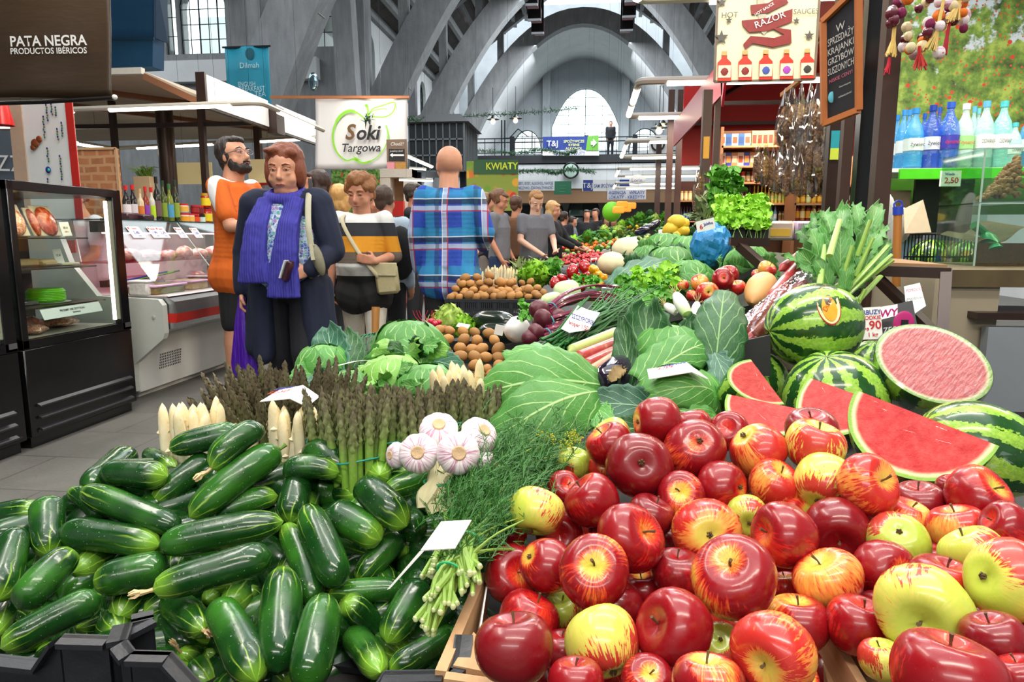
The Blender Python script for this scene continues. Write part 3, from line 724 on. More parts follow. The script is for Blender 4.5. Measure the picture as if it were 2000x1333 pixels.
# sign with partial word at the picture edge
e,x,z,w_,h_=wall_sign('hanging_sign','grey sign with thin white capitals cut off at the left edge',-40,255,62,352,5.2,sm('5c6670',.5),'sign')
text('PIZZA',e,PY(17,318,5.18),(1,0,-.03),UZ,.13,WHITEP,sp=1.05)
e=thing('red_lantern','glossy red shade hanging at the left picture edge','lamp',PY(5,245,4.4))
MB().lathe([(.05,.13),(.075,.0),(.07,.0),(.045,.13)],PY(4,245,4.4),14).build('shade',sm('d61c14',.25),e)
c=PY(8,248,4.6);MB().bar(c-V((.1,0,0)),c+V((.05,0,0)),.02).build('tube',TUBE,e)
# dark banner with white capitals
t=NT('brown_banner_vinyl');v=t.co();t.bump(t.noise(t.vm('MULTIPLY',v,(2,1,6)),2,3),.35,.02);PATA=t.fin(t.mix(t.noise(v,1.2,3),'231a14','5a4632'),.34,spec=.5)
e=thing('banner','dark brown glossy banner with white capitals at top left','banner',PY(110,190,3.5))
def bf(u,w_):
 p=PY(-30+241*u+8*w_,-60+(250-0)*w_+5*u*0,3.5);p.y+=.012*sin(u*7+w_*3)+.02*max(0,w_-.93)*10;return p
mb=MB();mb.grid(bf,24,16,uv=False);o=mb.build('vinyl',PATA,e);s_=o.modifiers.new('s','SOLIDIFY');s_.thickness=.004
MB().tube([PY(-30,203,3.5),PY(90,199,3.5),PY(221,191,3.5)],.011,8).build('bottom_rod',sm('1a1512',.4),e)
c=PY(224,190,3.5);MB().ball(c,.014,10).build('rod_end_cap',WHITEP,e)
text('PATA NEGRA',e,PY(94,79,3.47),PY(170,76,3.47)-PY(20,79,3.47),UZ,.052,WHITEP,bold=.02,wmax=PY(169,79,3.47).x-PY(19,79,3.47).x)
text('PRODUCTOS IBÉRICOS',e,PY(95,99,3.47),PY(170,97,3.47)-PY(20,99,3.47),UZ,.031,WHITEP,bold=.015,wmax=PY(170,99,3.47).x-PY(21,99,3.47).x)
# --- cream canopy over the deli stall --------------------------------------------------
CANV=NT('cream_canvas');v=CANV.co();CANV.fin(CANV.mix(CANV.noise(v,3,3),'b5a48e','d2c4ae'),.9);CANV.b.inputs['Transmission Weight'].default_value=0;CANVM=CANV.m
FA=PX(397,196,-3.2);FT=PX(397,150,-3.2);FB=PX(640,283,-3.2)
e=thing('stall_canopy','cream cloth canopy with white valance over the deli counter','canopy',(-4,7,0))
RX=-4.3;RA=PX(352,134,RX)if False else V((-4.25,FA.y-.4,2.86))
mb=MB();y0,y1=FA.y,9.4
mb.prism([(-3.2,y0,2.24),(-3.2,y1,2.24),(-3.7,y1,2.46),(-3.7,y0,2.46)],(0,0,.02))
mb.prism([(-3.7,y0,2.46),(-3.7,y1,2.46),(-7.5,y1,2.46),(-7.5,y0,2.46)],(0,0,.02));mb.build('cloth',CANVM,e,smooth=False)
mb=MB()
for y in(y0,y0+1.1,y0+2.4):mb.bar((-3.2,y,2.21),(-3.7,y,2.44),.05)
mb.bar((-4.9,y0,2.44),(-3.3,y0+2.0,2.44),.05);mb.bar((-5.4,y0+.9,2.44),(-3.9,y0+3,2.44),.045)
mb.build('rafters',sm('8a5a3c',.6),e,smooth=False)
mb=MB();mb.b2(-3.19,-3.175,y0,y0+1.15,2.2,2.45);mb.b2(-3.19,-3.175,y0+1.35,9.0,2.2,2.45);mb.build('valance',WHITEP,e,smooth=False)
mb=MB();mb.bar((-3.2,y0,2.2),(-3.2,y1,2.2),.04);mb.b2(-3.24,-3.16,y0-.03,y0,2.18,2.46);mb.b2(-3.2,-3.1,y0+1.16,y0+1.34,2.14,2.4);mb.build('front_rail',DBROWN,e,smooth=False)
mb=MB();mb.bar((-7.4,y0-.02,2.48),(-3.7,y0-.02,2.48),.05);mb.build('ridge_pole',sm('d6d0c4',.5),e,smooth=False)
def post(px,Y,w_,zt,label,mat=DBROWN,zb=0):
 x=PY(px,300,Y).x;o=MB().b2(x-w_/2,x+w_/2,Y-w_/2,Y+w_/2,zb,zt).build('post',mat,smooth=False);return tag(o,label,'post','posts of the left stalls')
post(226,6.6,.05,2.44,'thin dark stall post behind the jewellery poster');post(398,6.6,.055,2.44,'dark stall post left of the bearded man',BROWN);post(505,7.9,.07,2.44,'dark stall post behind the bearded man\'s face',BROWN)
o=MB().lathe([(.085,0),(.085,2.44)],PY(326,300,7.0)*V((1,1,0))if False else V((PY(326,300,7).x,7,0)),20).build('column',sm('4a382e',.3,.4));tag(o,'thick round brown column carrying the cream canopy','column')
mb=MB();mb.bar((-5.4,6.6,2.2),(-3.2,6.6,2.2),.04);tag(mb.build('stall_crossbar',DBROWN,smooth=False),'dark horizontal bar under the cream canopy between the posts','bar')
# --- fluorescent light rails -----------------------------------------------------------
LR=[0]
def light_rail(label,pts,lits,r=.022,group='fluorescent light rails',drop=True):
 """bent light rail: pts polyline, lits list of (segment, f0, f1)"""
 e=thing('light_rail',label,'lamp',pts[0],group)
 P_=[V(p)for p in pts];path=[P_[0]]
 for i in range(1,len(P_)-1):
  a=(P_[i-1]-P_[i]).normalized()*.09;b=(P_[i+1]-P_[i]).normalized()*.09
  for k in range(5):s=k/4;path.append(P_[i]+a*(1-s)**2+b*s*s)
 path.append(P_[-1]);MB().tube(path,r,8,up=V((.1,0,1))).build('housing',TUBEH,e)
 for(i,f,g)in lits:
  a=P_[i].lerp(P_[i+1],f);b=P_[i].lerp(P_[i+1],g);d=V((0,0,-r*.5))
  MB().tube([a+d,b+d],r*.95,8).build('tube',TUBE,e)
 return e
CR=PX(508,200,-2.6)
light_rail('bent light rail in front of the cream canopy above the bearded man',[(-4.6,CR.y,CR.z-.03),tuple(CR),(-2.6,6.75,CR.z-.02)],[(0,.0,.2),(0,.36,.88),(1,.25,.8)])
light_rail('long light rail deeper inside the deli stall',[tuple(PY(150,278,6.9)),tuple(PY(222,290,7.9)),tuple(PY(617,268,7.9))],[(0,0,.85),(1,.12,.5),(1,.71,.995)])
light_rail('short light rail right of the juice banner',[tuple(PX(797,305,-2.6)),tuple(PX(845,326,-2.6))],[(0,.0,.95)])
for(a,b,Y)in(((780,350),(845,352),12.5),((800,328),(832,330),14)):
 light_rail('straight tube low behind the juice banner'if Y<13 else'far straight tube right of the juice banner',[tuple(PY(*a,Y)),tuple(PY(*b,Y))],[(0,0,1)])
 # --- teal banner, blue duct --------------------------------------------------------------
TEAL=sm('1f8ea6',.6,var=.1,sc=4)
a=PY(450,280,14);b=PY(524,90,14);e=thing('banner','tall teal tea banner hanging by the concrete rib','banner',((a.x+b.x)/2,14,a.z))
MB().grid(lambda u,w_:V((a.x+(b.x-a.x)*u,14+.03*sin(u*9),a.z+(b.z-a.z)*w_)),12,4,uv=False).build('cloth',TEAL,e).modifiers.new('s','SOLIDIFY').thickness=.008
MB().bar((a.x-.05,14,b.z),(b.x+.05,14,b.z),.03).build('rod',IRON,e)
INKT=sm('bfe0e4',.6);INKD=sm('155a6a',.6)
text('Dilmah',e,PY(487,127,13.95),UX,UZ,.11,INKT,wmax=.4)
text('ENGLISH',e,PY(482,164,13.95),UX,UZ,.09,INKT,wmax=.36);text('BREAKFAST',e,PY(492,173,13.95),UX,UZ,.1,INKT,wmax=.55);text('TEA',e,PY(508,183,13.95),UX,UZ,.1,INKT)
c=PY(488,105,13.96);MB().ball(c,(.1,.004,.12),12).build('emblem',INKD,e)
e=thing('air_duct','big dark blue sheet metal air duct at upper left','air duct',(-6.5,9,3.4));Yd=9.0
BLU=sm('1d4668',.4,.3,var=.15,sc=3)
pts=[(180,-40)]
MB().prism([PY(x,y,Yd)for x,y in pts[:1]+[(300,-40),(298,130),(200,134)]],(0,.25,0)).build('duct_body',BLU,e,smooth=False)
MB().prism([PY(300,-40,Yd-.01),PY(322,-40,Yd+.24),PY(324,84,Yd+.24),PY(300,74,Yd-.01)],(.02,.02,0)).build('side_flange',sm('17324a',.4,.3),e,smooth=False)
MB().bar(PY(200,75,Yd-.02),PY(301,75,Yd-.02),.03).build('seam',sm('16344c',.4,.3),e)
# --- juice banner -------------------------------------------------------------------------
SOY=7.4
e=thing('banner','white juice banner with a green apple outline','banner',PY(706,330,SOY))
ban=NT('white_vinyl');v=ban.co();ban.bump(ban.noise(v,3,3),.3,.03);ban.fin('e6e4e2',.5)
MB().grid(lambda u,w_:PY(616+180*u,193+138*w_-2*u,SOY)+V((0,.012*sin(u*11+w_*4),0)),24,12,uv=False).build('vinyl',ban.m,e).modifiers.new('s','SOLIDIFY').thickness=.003
def line_px(pts,wd,mat,Y,name,par,n=5):
 pp=catmull([PY(x,y,Y)for x,y in pts],n);s=FPX/Y/1.0
 ws=wd if hasattr(wd,'__len__')else[wd]*len(pp)
 if len(ws)!=len(pp):ws=[ws[min(len(ws)-1,int(i/(len(pp)-1)*(len(ws)-1)+.5))]for i in range(len(pp))]
 mb=MB();vs=[]
 for i,q in enumerate(pp):
  d=(pp[min(i+1,len(pp)-1)]-pp[max(i-1,0)]).normalized();nn=V((-d.z,0,d.x))*ws[i]/s/2;vs+=[q+nn,q-nn]
 mb.add(vs,[(2*i,2*i+1,2*i+3,2*i+2)for i in range(len(pp)-1)]);return mb.build(name,mat,par,smooth=False)
GRN=sm('8ed63a',.5);YL=SOY-.035
line_px([(712,232),(700,222),(686,217),(672,221),(660,233),(652,252),(650,272),(655,292),(665,306),(678,314),(690,311),(703,317),(714,318),(730,312),(745,298),(755,280),(758,262),(754,245)],[3,6,4,3,4,2,3],GRN,YL,'apple_outline',e)
line_px([(718,228),(719,216),(716,206),(713,208)],[3,3,5,4],GRN,YL,'apple_stem',e)
line_px([(719,227),(728,213),(745,207),(770,200),(770,214),(762,224),(748,229),(728,228)],2.5,GRN,YL,'apple_leaf',e)
line_px([(719,224),(730,216),(742,213),(756,213)],1.5,GRN,YL,'leaf_vein',e)
line_px([(690,304),(696,311),(706,313)],[1,5,1],GRN,YL,'apple_blossom_end',e)
text('S',e,PY(682,257,YL),UX,UZ,.16,sm('6a4a22',.5),shear=.25,bold=.025);text('oki',e,PY(717,258,YL),UX,UZ,.15,INKK,shear=.25,bold=.025)
text('Targowa',e,PY(704,288,YL),UX,UZ,.09,INKK,shear=.25,bold=.01,wmax=.42)
MB().bar(PY(528,190,SOY-.02),PY(800,190,SOY-.02),.025).build('rail',sm('a8683c',.6),e)
e,x,z,w_,h_=wall_sign('arrow_poster','small brown poster with a white arrow pinned on the juice banner',756,272,794,330,SOY-.05,sm('7a6350',.6),'poster',.008)
YM=SOY-.056
quadpx('black_field','','',[(759,291),(790,291),(790,314),(759,314)],YM,INKK,.004,e)
quadpx('checked_corner','','',[(756,317),(771,317),(771,330),(756,330)],YM,sm('d98a94',.6,sc=200,var=.5),.004,e);quadpx('pizza_corner','','',[(772,317),(793,317),(793,330),(772,330)],YM,sm('b8863c',.6,sc=80,var=.6),.004,e)
q=[PY(a_,b_,YM-.004)for a_,b_ in((761,303),(767,299),(767,301.5),(789,301.5),(789,305),(767,305),(767,307.5))]
MB().prism(q,(0,.003,0)).build('arrow',WHITEP,e,smooth=False)
text('Jesteśmy obok!',e,PY(774.5,295,YM-.003),UX,UZ,.018,WHITEP,wmax=.14);text('Chodź!',e,PY(775,281,YM-.003),UX,UZ,.035,WHITEP,shear=.3,wmax=.14)
# kiosk wall below: mural panel, cream pillars, doorway
t=NT('leafy_print');v=t.co();cc=t.ramp(t.noise(v,14,5,.6),[(.35,'23361a'),(.5,'5d8a33'),(.62,'9dbb58'),(.75,'35562a')])
sp=t.vor(v,9);cc=t.mix(t.mr(sp,.16,.24,1,0),cc,'c9452a');LEAFP=t.fin(cc,.7)
wall_sign('mural_panel','leafy orchard mural panel below the juice banner',650,331,741,420,12.9,LEAFP,'mural')
mb=MB();a=PY(741,430,13.2);b=PY(762,330,13.2);mb.b2(a.x,b.x,13.18,13.6,0,b.z);a=PY(790,430,13.2);b=PY(805,330,13.2);mb.b2(a.x,b.x,13.18,13.6,0,b.z);a=PY(741,347,13.2);b=PY(805,330,13.2);mb.b2(a.x,b.x,13.17,13.6,a.z,b.z)
tag(mb.build('kiosk_facade',sm('e6d6c4',.6),smooth=False),'cream kiosk front with a doorway below the juice banner','kiosk')
wall_sign('doorway_curtain','tan roller curtain inside the cream kiosk doorway',762,348,790,500,13.5,sm('a07a54',.7),'curtain')
wall_sign('red_box','red carton with a sweet picture by the kiosk doorway',767,393,787,422,13.05,sm('c9251c',.5),'box',.12)
for i,(px,w_,cl)in enumerate(((772,14,'d9d2c8'),(786,10,'c2b4b0'),(797,12,'d8ccd4'),(806,10,'b9a9c9'))):
 c=PY(px,432,13);tag(MB().ball(c,(.11,.1,.07),10,fn=lambda q,a,f:q*(1+.2*sin(4*a))).build('sweet_bag',glass('bag_'+cl,cl,.3)),'clear bag of sweets, %s on the kiosk ledge'%('leftmost','second','third','rightmost')[i],'bag','clear bags on the kiosk ledge')
c=PY(785,445,13);tag(MB().box((c.x+.05,13.0,c.z-.03),(.75,.3,.05)).build('kiosk_ledge',sm('8a6a50',.6)),'brown ledge in front of the cream kiosk','ledge')
# --- dark glazed cabin, floral stall sign -------------------------------------------------------
Yk=18;a=PY(800,335,Yk);b=PY(905,238,Yk)
e=thing('glazed_cabin','dark glazed cabin with a hipped roof in mid hall','cabin',(a.x+.8,Yk+.6,0))
MB().b2(a.x,b.x,Yk+.05,Yk+2,a.z,b.z).build('cabin_body',sm('2c3134',.3,var=.2),e,smooth=False)
mb=MB()
for i in range(9):x=a.x+(b.x-a.x)*i/8;mb.b2(x-.015,x+.015,Yk,Yk+.05,a.z,b.z)
for z in(a.z,a.z+.4,a.z+.8,b.z):mb.b2(a.x,b.x,Yk,Yk+.05,z-.02,z+.02)
for i in range(9):y=Yk+2*i/8;mb.b2(b.x,b.x+.04,y-.015,y+.015,a.z,b.z)
mb.build('glazing_bars',sm('6d7375',.5),e,smooth=False)
mb=MB();x0,x1=a.x-.15,b.x+.15;r0=[(x0,Yk-.1,b.z),(x1,Yk-.1,b.z),(x1,Yk+2.2,b.z),(x0,Yk+2.2,b.z)];r1=[(x0+.3,Yk+.6,b.z+.3),(x1-.35,Yk+.6,b.z+.3),(x1-.35,Yk+1.5,b.z+.3),(x0+.3,Yk+1.5,b.z+.3)]
mb.add(r0+r1,[(0,1,5,4),(1,2,6,5),(2,3,7,6),(3,0,4,7),(4,5,6,7),(3,2,1,0)]);mb.build('roof',sm('57595a',.6),e,smooth=False)
mb=MB()
for x in(a.x+.1,b.x-.1):mb.b2(x-.08,x+.08,Yk+.4,Yk+.56,0,a.z)
mb.build('support',IRON,e,smooth=False)
t=NT('fruit_print');v=t.co();vv=t.n('ShaderNodeTexVoronoi');t.l(v,vv.inputs[0]);vv.inputs['Scale'].default_value=6.5
FRUITP=t.fin(t.mix(t.mr(vv.outputs[0],.3,.5),t.ramp(t.sep(vv.outputs[1])[0],[(0,'c9331f'),(.2,'e0a32c'),(.45,'6f9a2c'),(.65,'d9742a'),(.85,'93b53a')],'CONSTANT'),'8a9a38'),.6)
Yw=11.0;e,x,z,w_,h_=wall_sign('flower_shop_sign','green banner printed with fruit and yellow capitals',912,314,1012,412,Yw,FRUITP,'sign')
quadpx('top_band','','',[(925,312),(1012,312),(1012,340),(925,340)],Yw-.01,sm('2c5a34',.6),.008,e)
text('KWIATY',e,PY(980,324,Yw-.02),UX,UZ,.11,sm('d6e02c',.5),bold=.015,wmax=.5)
# ================================================================ THE PRODUCE STALL, NEAR END
def raym(px,py,d,off,roll=0,s=1):
 """matrix at pixel/depth whose local +z points toward the viewer offset by off=(right, up) on the visible disc"""
 ax,ay=off;k=sqrt(max(.0,1-min(.98,ax*ax+ay*ay)))
 cr=V((cos(YAW),sin(YAW),0));r=ray(px,py).normalized();cr=(cr-r*cr.dot(r)).normalized();up=cr.cross(r)
 z=(cr*ax+up*ay-r*k).normalized();x=Quaternion(z,roll)@z.orthogonal()
 return axis_m(P(px,py,d),z,x,s)
 # stall tables -----------------------------------------------------------------------------
WOODT=NT('worn_table_wood');v=WOODT.co();WOODT.fin(WOODT.mix(WOODT.noise(WOODT.vm('MULTIPLY',v,(1,8,1)),5,4),'0d0b09','1c1713'),.7);WT=WOODT.m
e=thing('stall_table','long dark market table carrying all the heaped vegetables','table',(1,5,0))
MB().b2(-.78,1.62,.34,3.0,.52,.56).build('table_top',WT,e,smooth=False)
mb=MB();mb.b2(-.62,2.0,3.0,13.5,.62,.66);mb.build('rear_table_top',WT,e,smooth=False)
for(x,y)in((-.7,.4),(1.5,.4),(-.7,2.9),(1.5,2.9),(-.55,6),(1.9,6),(-.55,9.5),(1.9,9.5),(-.55,13.3),(1.9,13.3)):
 MB().b2(x-.03,x+.03,y-.03,y+.03,0,.53 if y<3 else.63).build('leg',IRON,e,smooth=False)
MB().b2(-.60,-.57,3.02,13.4,.1,.62).build('apron',sm('20231f',.7),e,smooth=False)
# crates ------------------------------------------------------------------------------------
BCR=sm('24262b',.38,var=.25,sc=40,bump=.15);CWOOD=NT('crate_wood');v=CWOOD.co();CWOOD.fin(CWOOD.mix(CWOOD.noise(CWOOD.vm('MULTIPLY',v,(6,1.5,14)),12,4,.6),'a1764f','d0a87c'),.75);CW=CWOOD.m
def wall_strip(mb,pts,h,th=.006,rim=.018,slats=0):
 for a,b in zip(pts,pts[1:]):
  a=V(a);b=V(b);d=(b-a);d.z=0;n=V((d.y,-d.x,0)).normalized()
  mb.prism([a,b,b-V((0,0,h)),a-V((0,0,h))],n*th)
  mb.prism([a-n*.002,b-n*.002,b+n*rim,a+n*rim],(0,0,-.006))
  if slats:
   k=max(1,int(d.length/slats))
   for i in range(k+1):
    c=a.lerp(b,i/k);mb.prism([c,c+n*rim,c+n*rim-V((0,0,h)),c-V((0,0,h))],d.normalized()*.003)
e=thing('plastic_crate','black plastic crate under the cucumbers at the lower left corner','crate',tuple(G(120,1290,.56)),'black cucumber crates')
mb=MB();wall_strip(mb,[G(-160,1262,.665),G(90,1290,.665),G(124,1240,.70),G(215,1243,.695),G(292,1204,.70)],.09)
mb.build('side_wall',BCR,e,smooth=False);MB().prism([G(-160,1262,.57),G(296,1230,.57),G(200,1000,.57),G(-200,1000,.57)],(0,0,-.008)).build('base',BCR,e,smooth=False)
e=thing('plastic_crate','black plastic crate with a notched front rim below the cucumbers, centre left','crate',tuple(G(560,1290,.56)),'black cucumber crates')
mb=MB();wall_strip(mb,[G(300,1206,.70),G(256,1216,.70),G(245,1250,.705),G(262,1272,.695),G(335,1274,.695),G(392,1336,.665),G(730,1345,.665),G(752,1312,.675),G(868,1310,.68),G(884,1296,.68),G(892,1240,.69)],.1)
mb.build('side_wall',BCR,e,smooth=False);MB().prism([G(300,1250,.57),G(880,1333,.57),G(860,1000,.57),G(330,1000,.57)],(0,0,-.008)).build('base',BCR,e,smooth=False)
def plank(mb,a,b,h,th,up=(0,0,1)):
 a=V(a);b=V(b);d=(b-a).normalized();n=d.cross(V((0,0,1))).normalized()
 mb.prism([a,b,b-V((0,0,h)),a-V((0,0,h))],n*th)
e=thing('wooden_crate','raw wooden fruit crate holding the apples, corner block at its near left','crate',tuple(G(1250,1330,.56)),'wooden apple crates')
A_,B_,C_,D_=G(872,1312,.685),G(1640,1420,.66),G(1560,1120,.66),G(952,1120,.685)
for k,(p,q)in enumerate(((A_,B_),(D_,A_),(B_,C_))):
 for j in range(2):
  mb=MB();plank(mb,p-V((0,0,.058*j)),q-V((0,0,.058*j)),.05,.012);mb.build('slat',CW,e,smooth=False)
MB().prism([G(885,1300,.682),G(1010,1325,.682),G(925,1235,.682)],(0,0,-.04)).build('corner_block',CW,e,smooth=False)
MB().prism([A_-V((0,0,.11)),B_-V((0,0,.1)),C_-V((0,0,.1)),D_-V((0,0,.11))],(0,0,-.008)).build('base',CW,e,smooth=False)
MB().quad(G(950,1140,.685),G(930,1270,.685),G(925,1262,.60),G(945,1135,.60),.002).build('paper_liner',CARD,e,smooth=False)
e=thing('wooden_crate','second wooden apple crate at lower right beyond the thin divider board','crate',tuple(G(1850,1330,.56)),'wooden apple crates')
p,q=G(1600,1180,.70),G(1700,1345,.70)
for k,o_ in enumerate((0,.022)):
 mb=MB();plank(mb,p+V((o_,0,0)),q+V((o_,0,-.004*k)),.05,.009);mb.build('slat',CW,e,smooth=False)
mb=MB();plank(mb,G(1640,1345,.675),G(2100,1420,.675),.1,.012);mb.build('slat',CW,e,smooth=False)
mb=MB();plank(mb,G(1960,985,.74),G(2080,1010,.74),.06,.01);mb.build('slat',CW,e,smooth=False)
MB().prism([G(1650,1333,.58),G(2050,1333,.58),G(2050,1000,.58),G(1600,1100,.58)],(0,0,-.008)).build('base',CW,e,smooth=False)
# apples ------------------------------------------------------------------------------------
def apple_mat(name,stops,bias,dark=0):
 t=NT(name);v=t.vm('SCALE',t.co(),sc=1/.039);x,y,z=t.sep(v);r=t.ma('SQRT',t.ma('ADD',t.ma('MULTIPLY',x,x),t.ma('MULTIPLY',y,y)))
 rr=t.ma('ADD',r,.05);ux=t.ma('DIVIDE',x,rr);uy=t.ma('DIVIDE',y,rr);rd=t.ma('MULTIPLY',t.rnd(),40)
 st=t.noise(t.comb(t.ma('ADD',t.ma('MULTIPLY',ux,6.5),rd),t.ma('MULTIPLY',uy,6.5),t.ma('MULTIPLY',z,1.3)),2.0,6,.68,.45)
 bl=t.noise(t.vm('ADD',t.vm('SCALE',v,sc=.55),t.comb(rd,0,3)),1,1.5)
 f=t.ma('ADD',t.ma('ADD',t.ma('MULTIPLY',st,.75),t.ma('MULTIPLY',bl,1.25)),bias)
 cav=t.mr(t.ma('ADD',r,t.ma('MULTIPLY',t.ma('ABSOLUTE',z),-.25)),.0,.42,.30,0)
 f=t.ma('SUBTRACT',f,cav)
 c=t.ramp(f,stops)
 lent=t.vor(v,9);c=t.mix(t.mr(lent,.03,.07,.25,0),c,'f0d9a0')
 t.bump(t.noise(v,2.5,2),.12,.002)
 return t.fin(c,t.mr(t.noise(v,3,2),.3,.7,.22,.36),spec=.5,coat=.25)
AP={
 'r':apple_mat('apple_red',[(.55,'c3c24e'),(.68,'e0913a'),(.80,'d13a22'),(1.0,'b8161c'),(1.3,'8c0d16')],.15),
 'd':apple_mat('apple_dark_red',[(.55,'d0a548'),(.68,'b3281e'),(.9,'a5141e'),(1.25,'7c0f18')],.24),
 'm':apple_mat('apple_mixed',[(.62,'c6cc4a'),(.78,'e3b04a'),(.90,'d8552c'),(1.04,'b71a1e'),(1.25,'8c0f18')],.08),
 'o':apple_mat('apple_orange',[(.68,'d3c252'),(.86,'e5a04a'),(1.0,'dd6a35'),(1.14,'bd2a22')],.04),
 'y':apple_mat('apple_yellow',[(.75,'bcc94c'),(.95,'d9d060'),(1.08,'e0b455'),(1.18,'d2663a'),(1.3,'bf3a2c')],-.06),
 'g':apple_mat('apple_green',[(.75,'a3b53c'),(.98,'bfc452'),(1.1,'d0a850'),(1.2,'c9623a'),(1.35,'b53a2c')],-.03)}
STEMM=sm('5a4526',.8,var=.3,sc=200)
AR=.039
def apple_mesh(seed):
 rs=random.Random(seed);a0,a1=rs.random()*6,rs.random()*6;am=rs.uniform(.015,.05);wd=rs.uniform(.0,.08);N=18;prof=[]
 for i in range(N+1):
  th=pi*i/N;s_,c_=sin(th),cos(th)
  r=s_*(1.0+.05*cos(2*th))*(1+.07*cos(th));z=c_*(.90-wd)
  k=exp(-((s_/.34)**2));z-=(.30 if c_>0 else-.20)*k;r=max(r,0)
  prof.append((AR*r*1.01,AR*z))
 prof=prof[::-1]
 def fn(q,a,f):k=1+am*cos(2*a+a0)+am*.6*cos(5*a+a1)*(1-f);return V((q.x*k,q.y*k,q.z*(1+.05*cos(a+a1))))
 return MB().lathe(prof,n=24,fn=fn)
APM=[]
for i in range(5):
 APM.append({k:None for k in AP});base=apple_mesh(i+3)
 for k in AP:
  o=base.build('apple',AP[k],None);C.objects.unlink(o);APM[-1][k]=o.data;bpy.data.objects.remove(o)
  base.k=0
st_=MB().tube([(0,0,AR*.52),(.001,0,AR*.68),(.003,.002,AR*.88)],[.0013,.0011,.0018],6);o=st_.build('stem',STEMM);STM=o.data;bpy.data.objects.remove(o)
mb=MB()
for i in range(5):
 a=i*1.257;mb.tube([(0,0,-AR*.66),(cos(a)*.003,sin(a)*.003,-AR*.74),(cos(a)*.0015,sin(a)*.0015,-AR*.8)],[.002,.0014,.0004],4)
o=mb.build('calyx',STEMM);CAM_=o.data;bpy.data.objects.remove(o)
def apple(M,kind,label,group='apples in the near crates',small=False):
 e=bpy.data.objects.new('apple',R.choice(APM)[kind]);C.objects.link(e);place(e,M);tag(e,label,'apple',group)
 if not small:
  for nm,me in(('stem',STM),('calyx',CAM_)):c=bpy.data.objects.new(nm,me);C.objects.link(c);c.parent=e
 return e
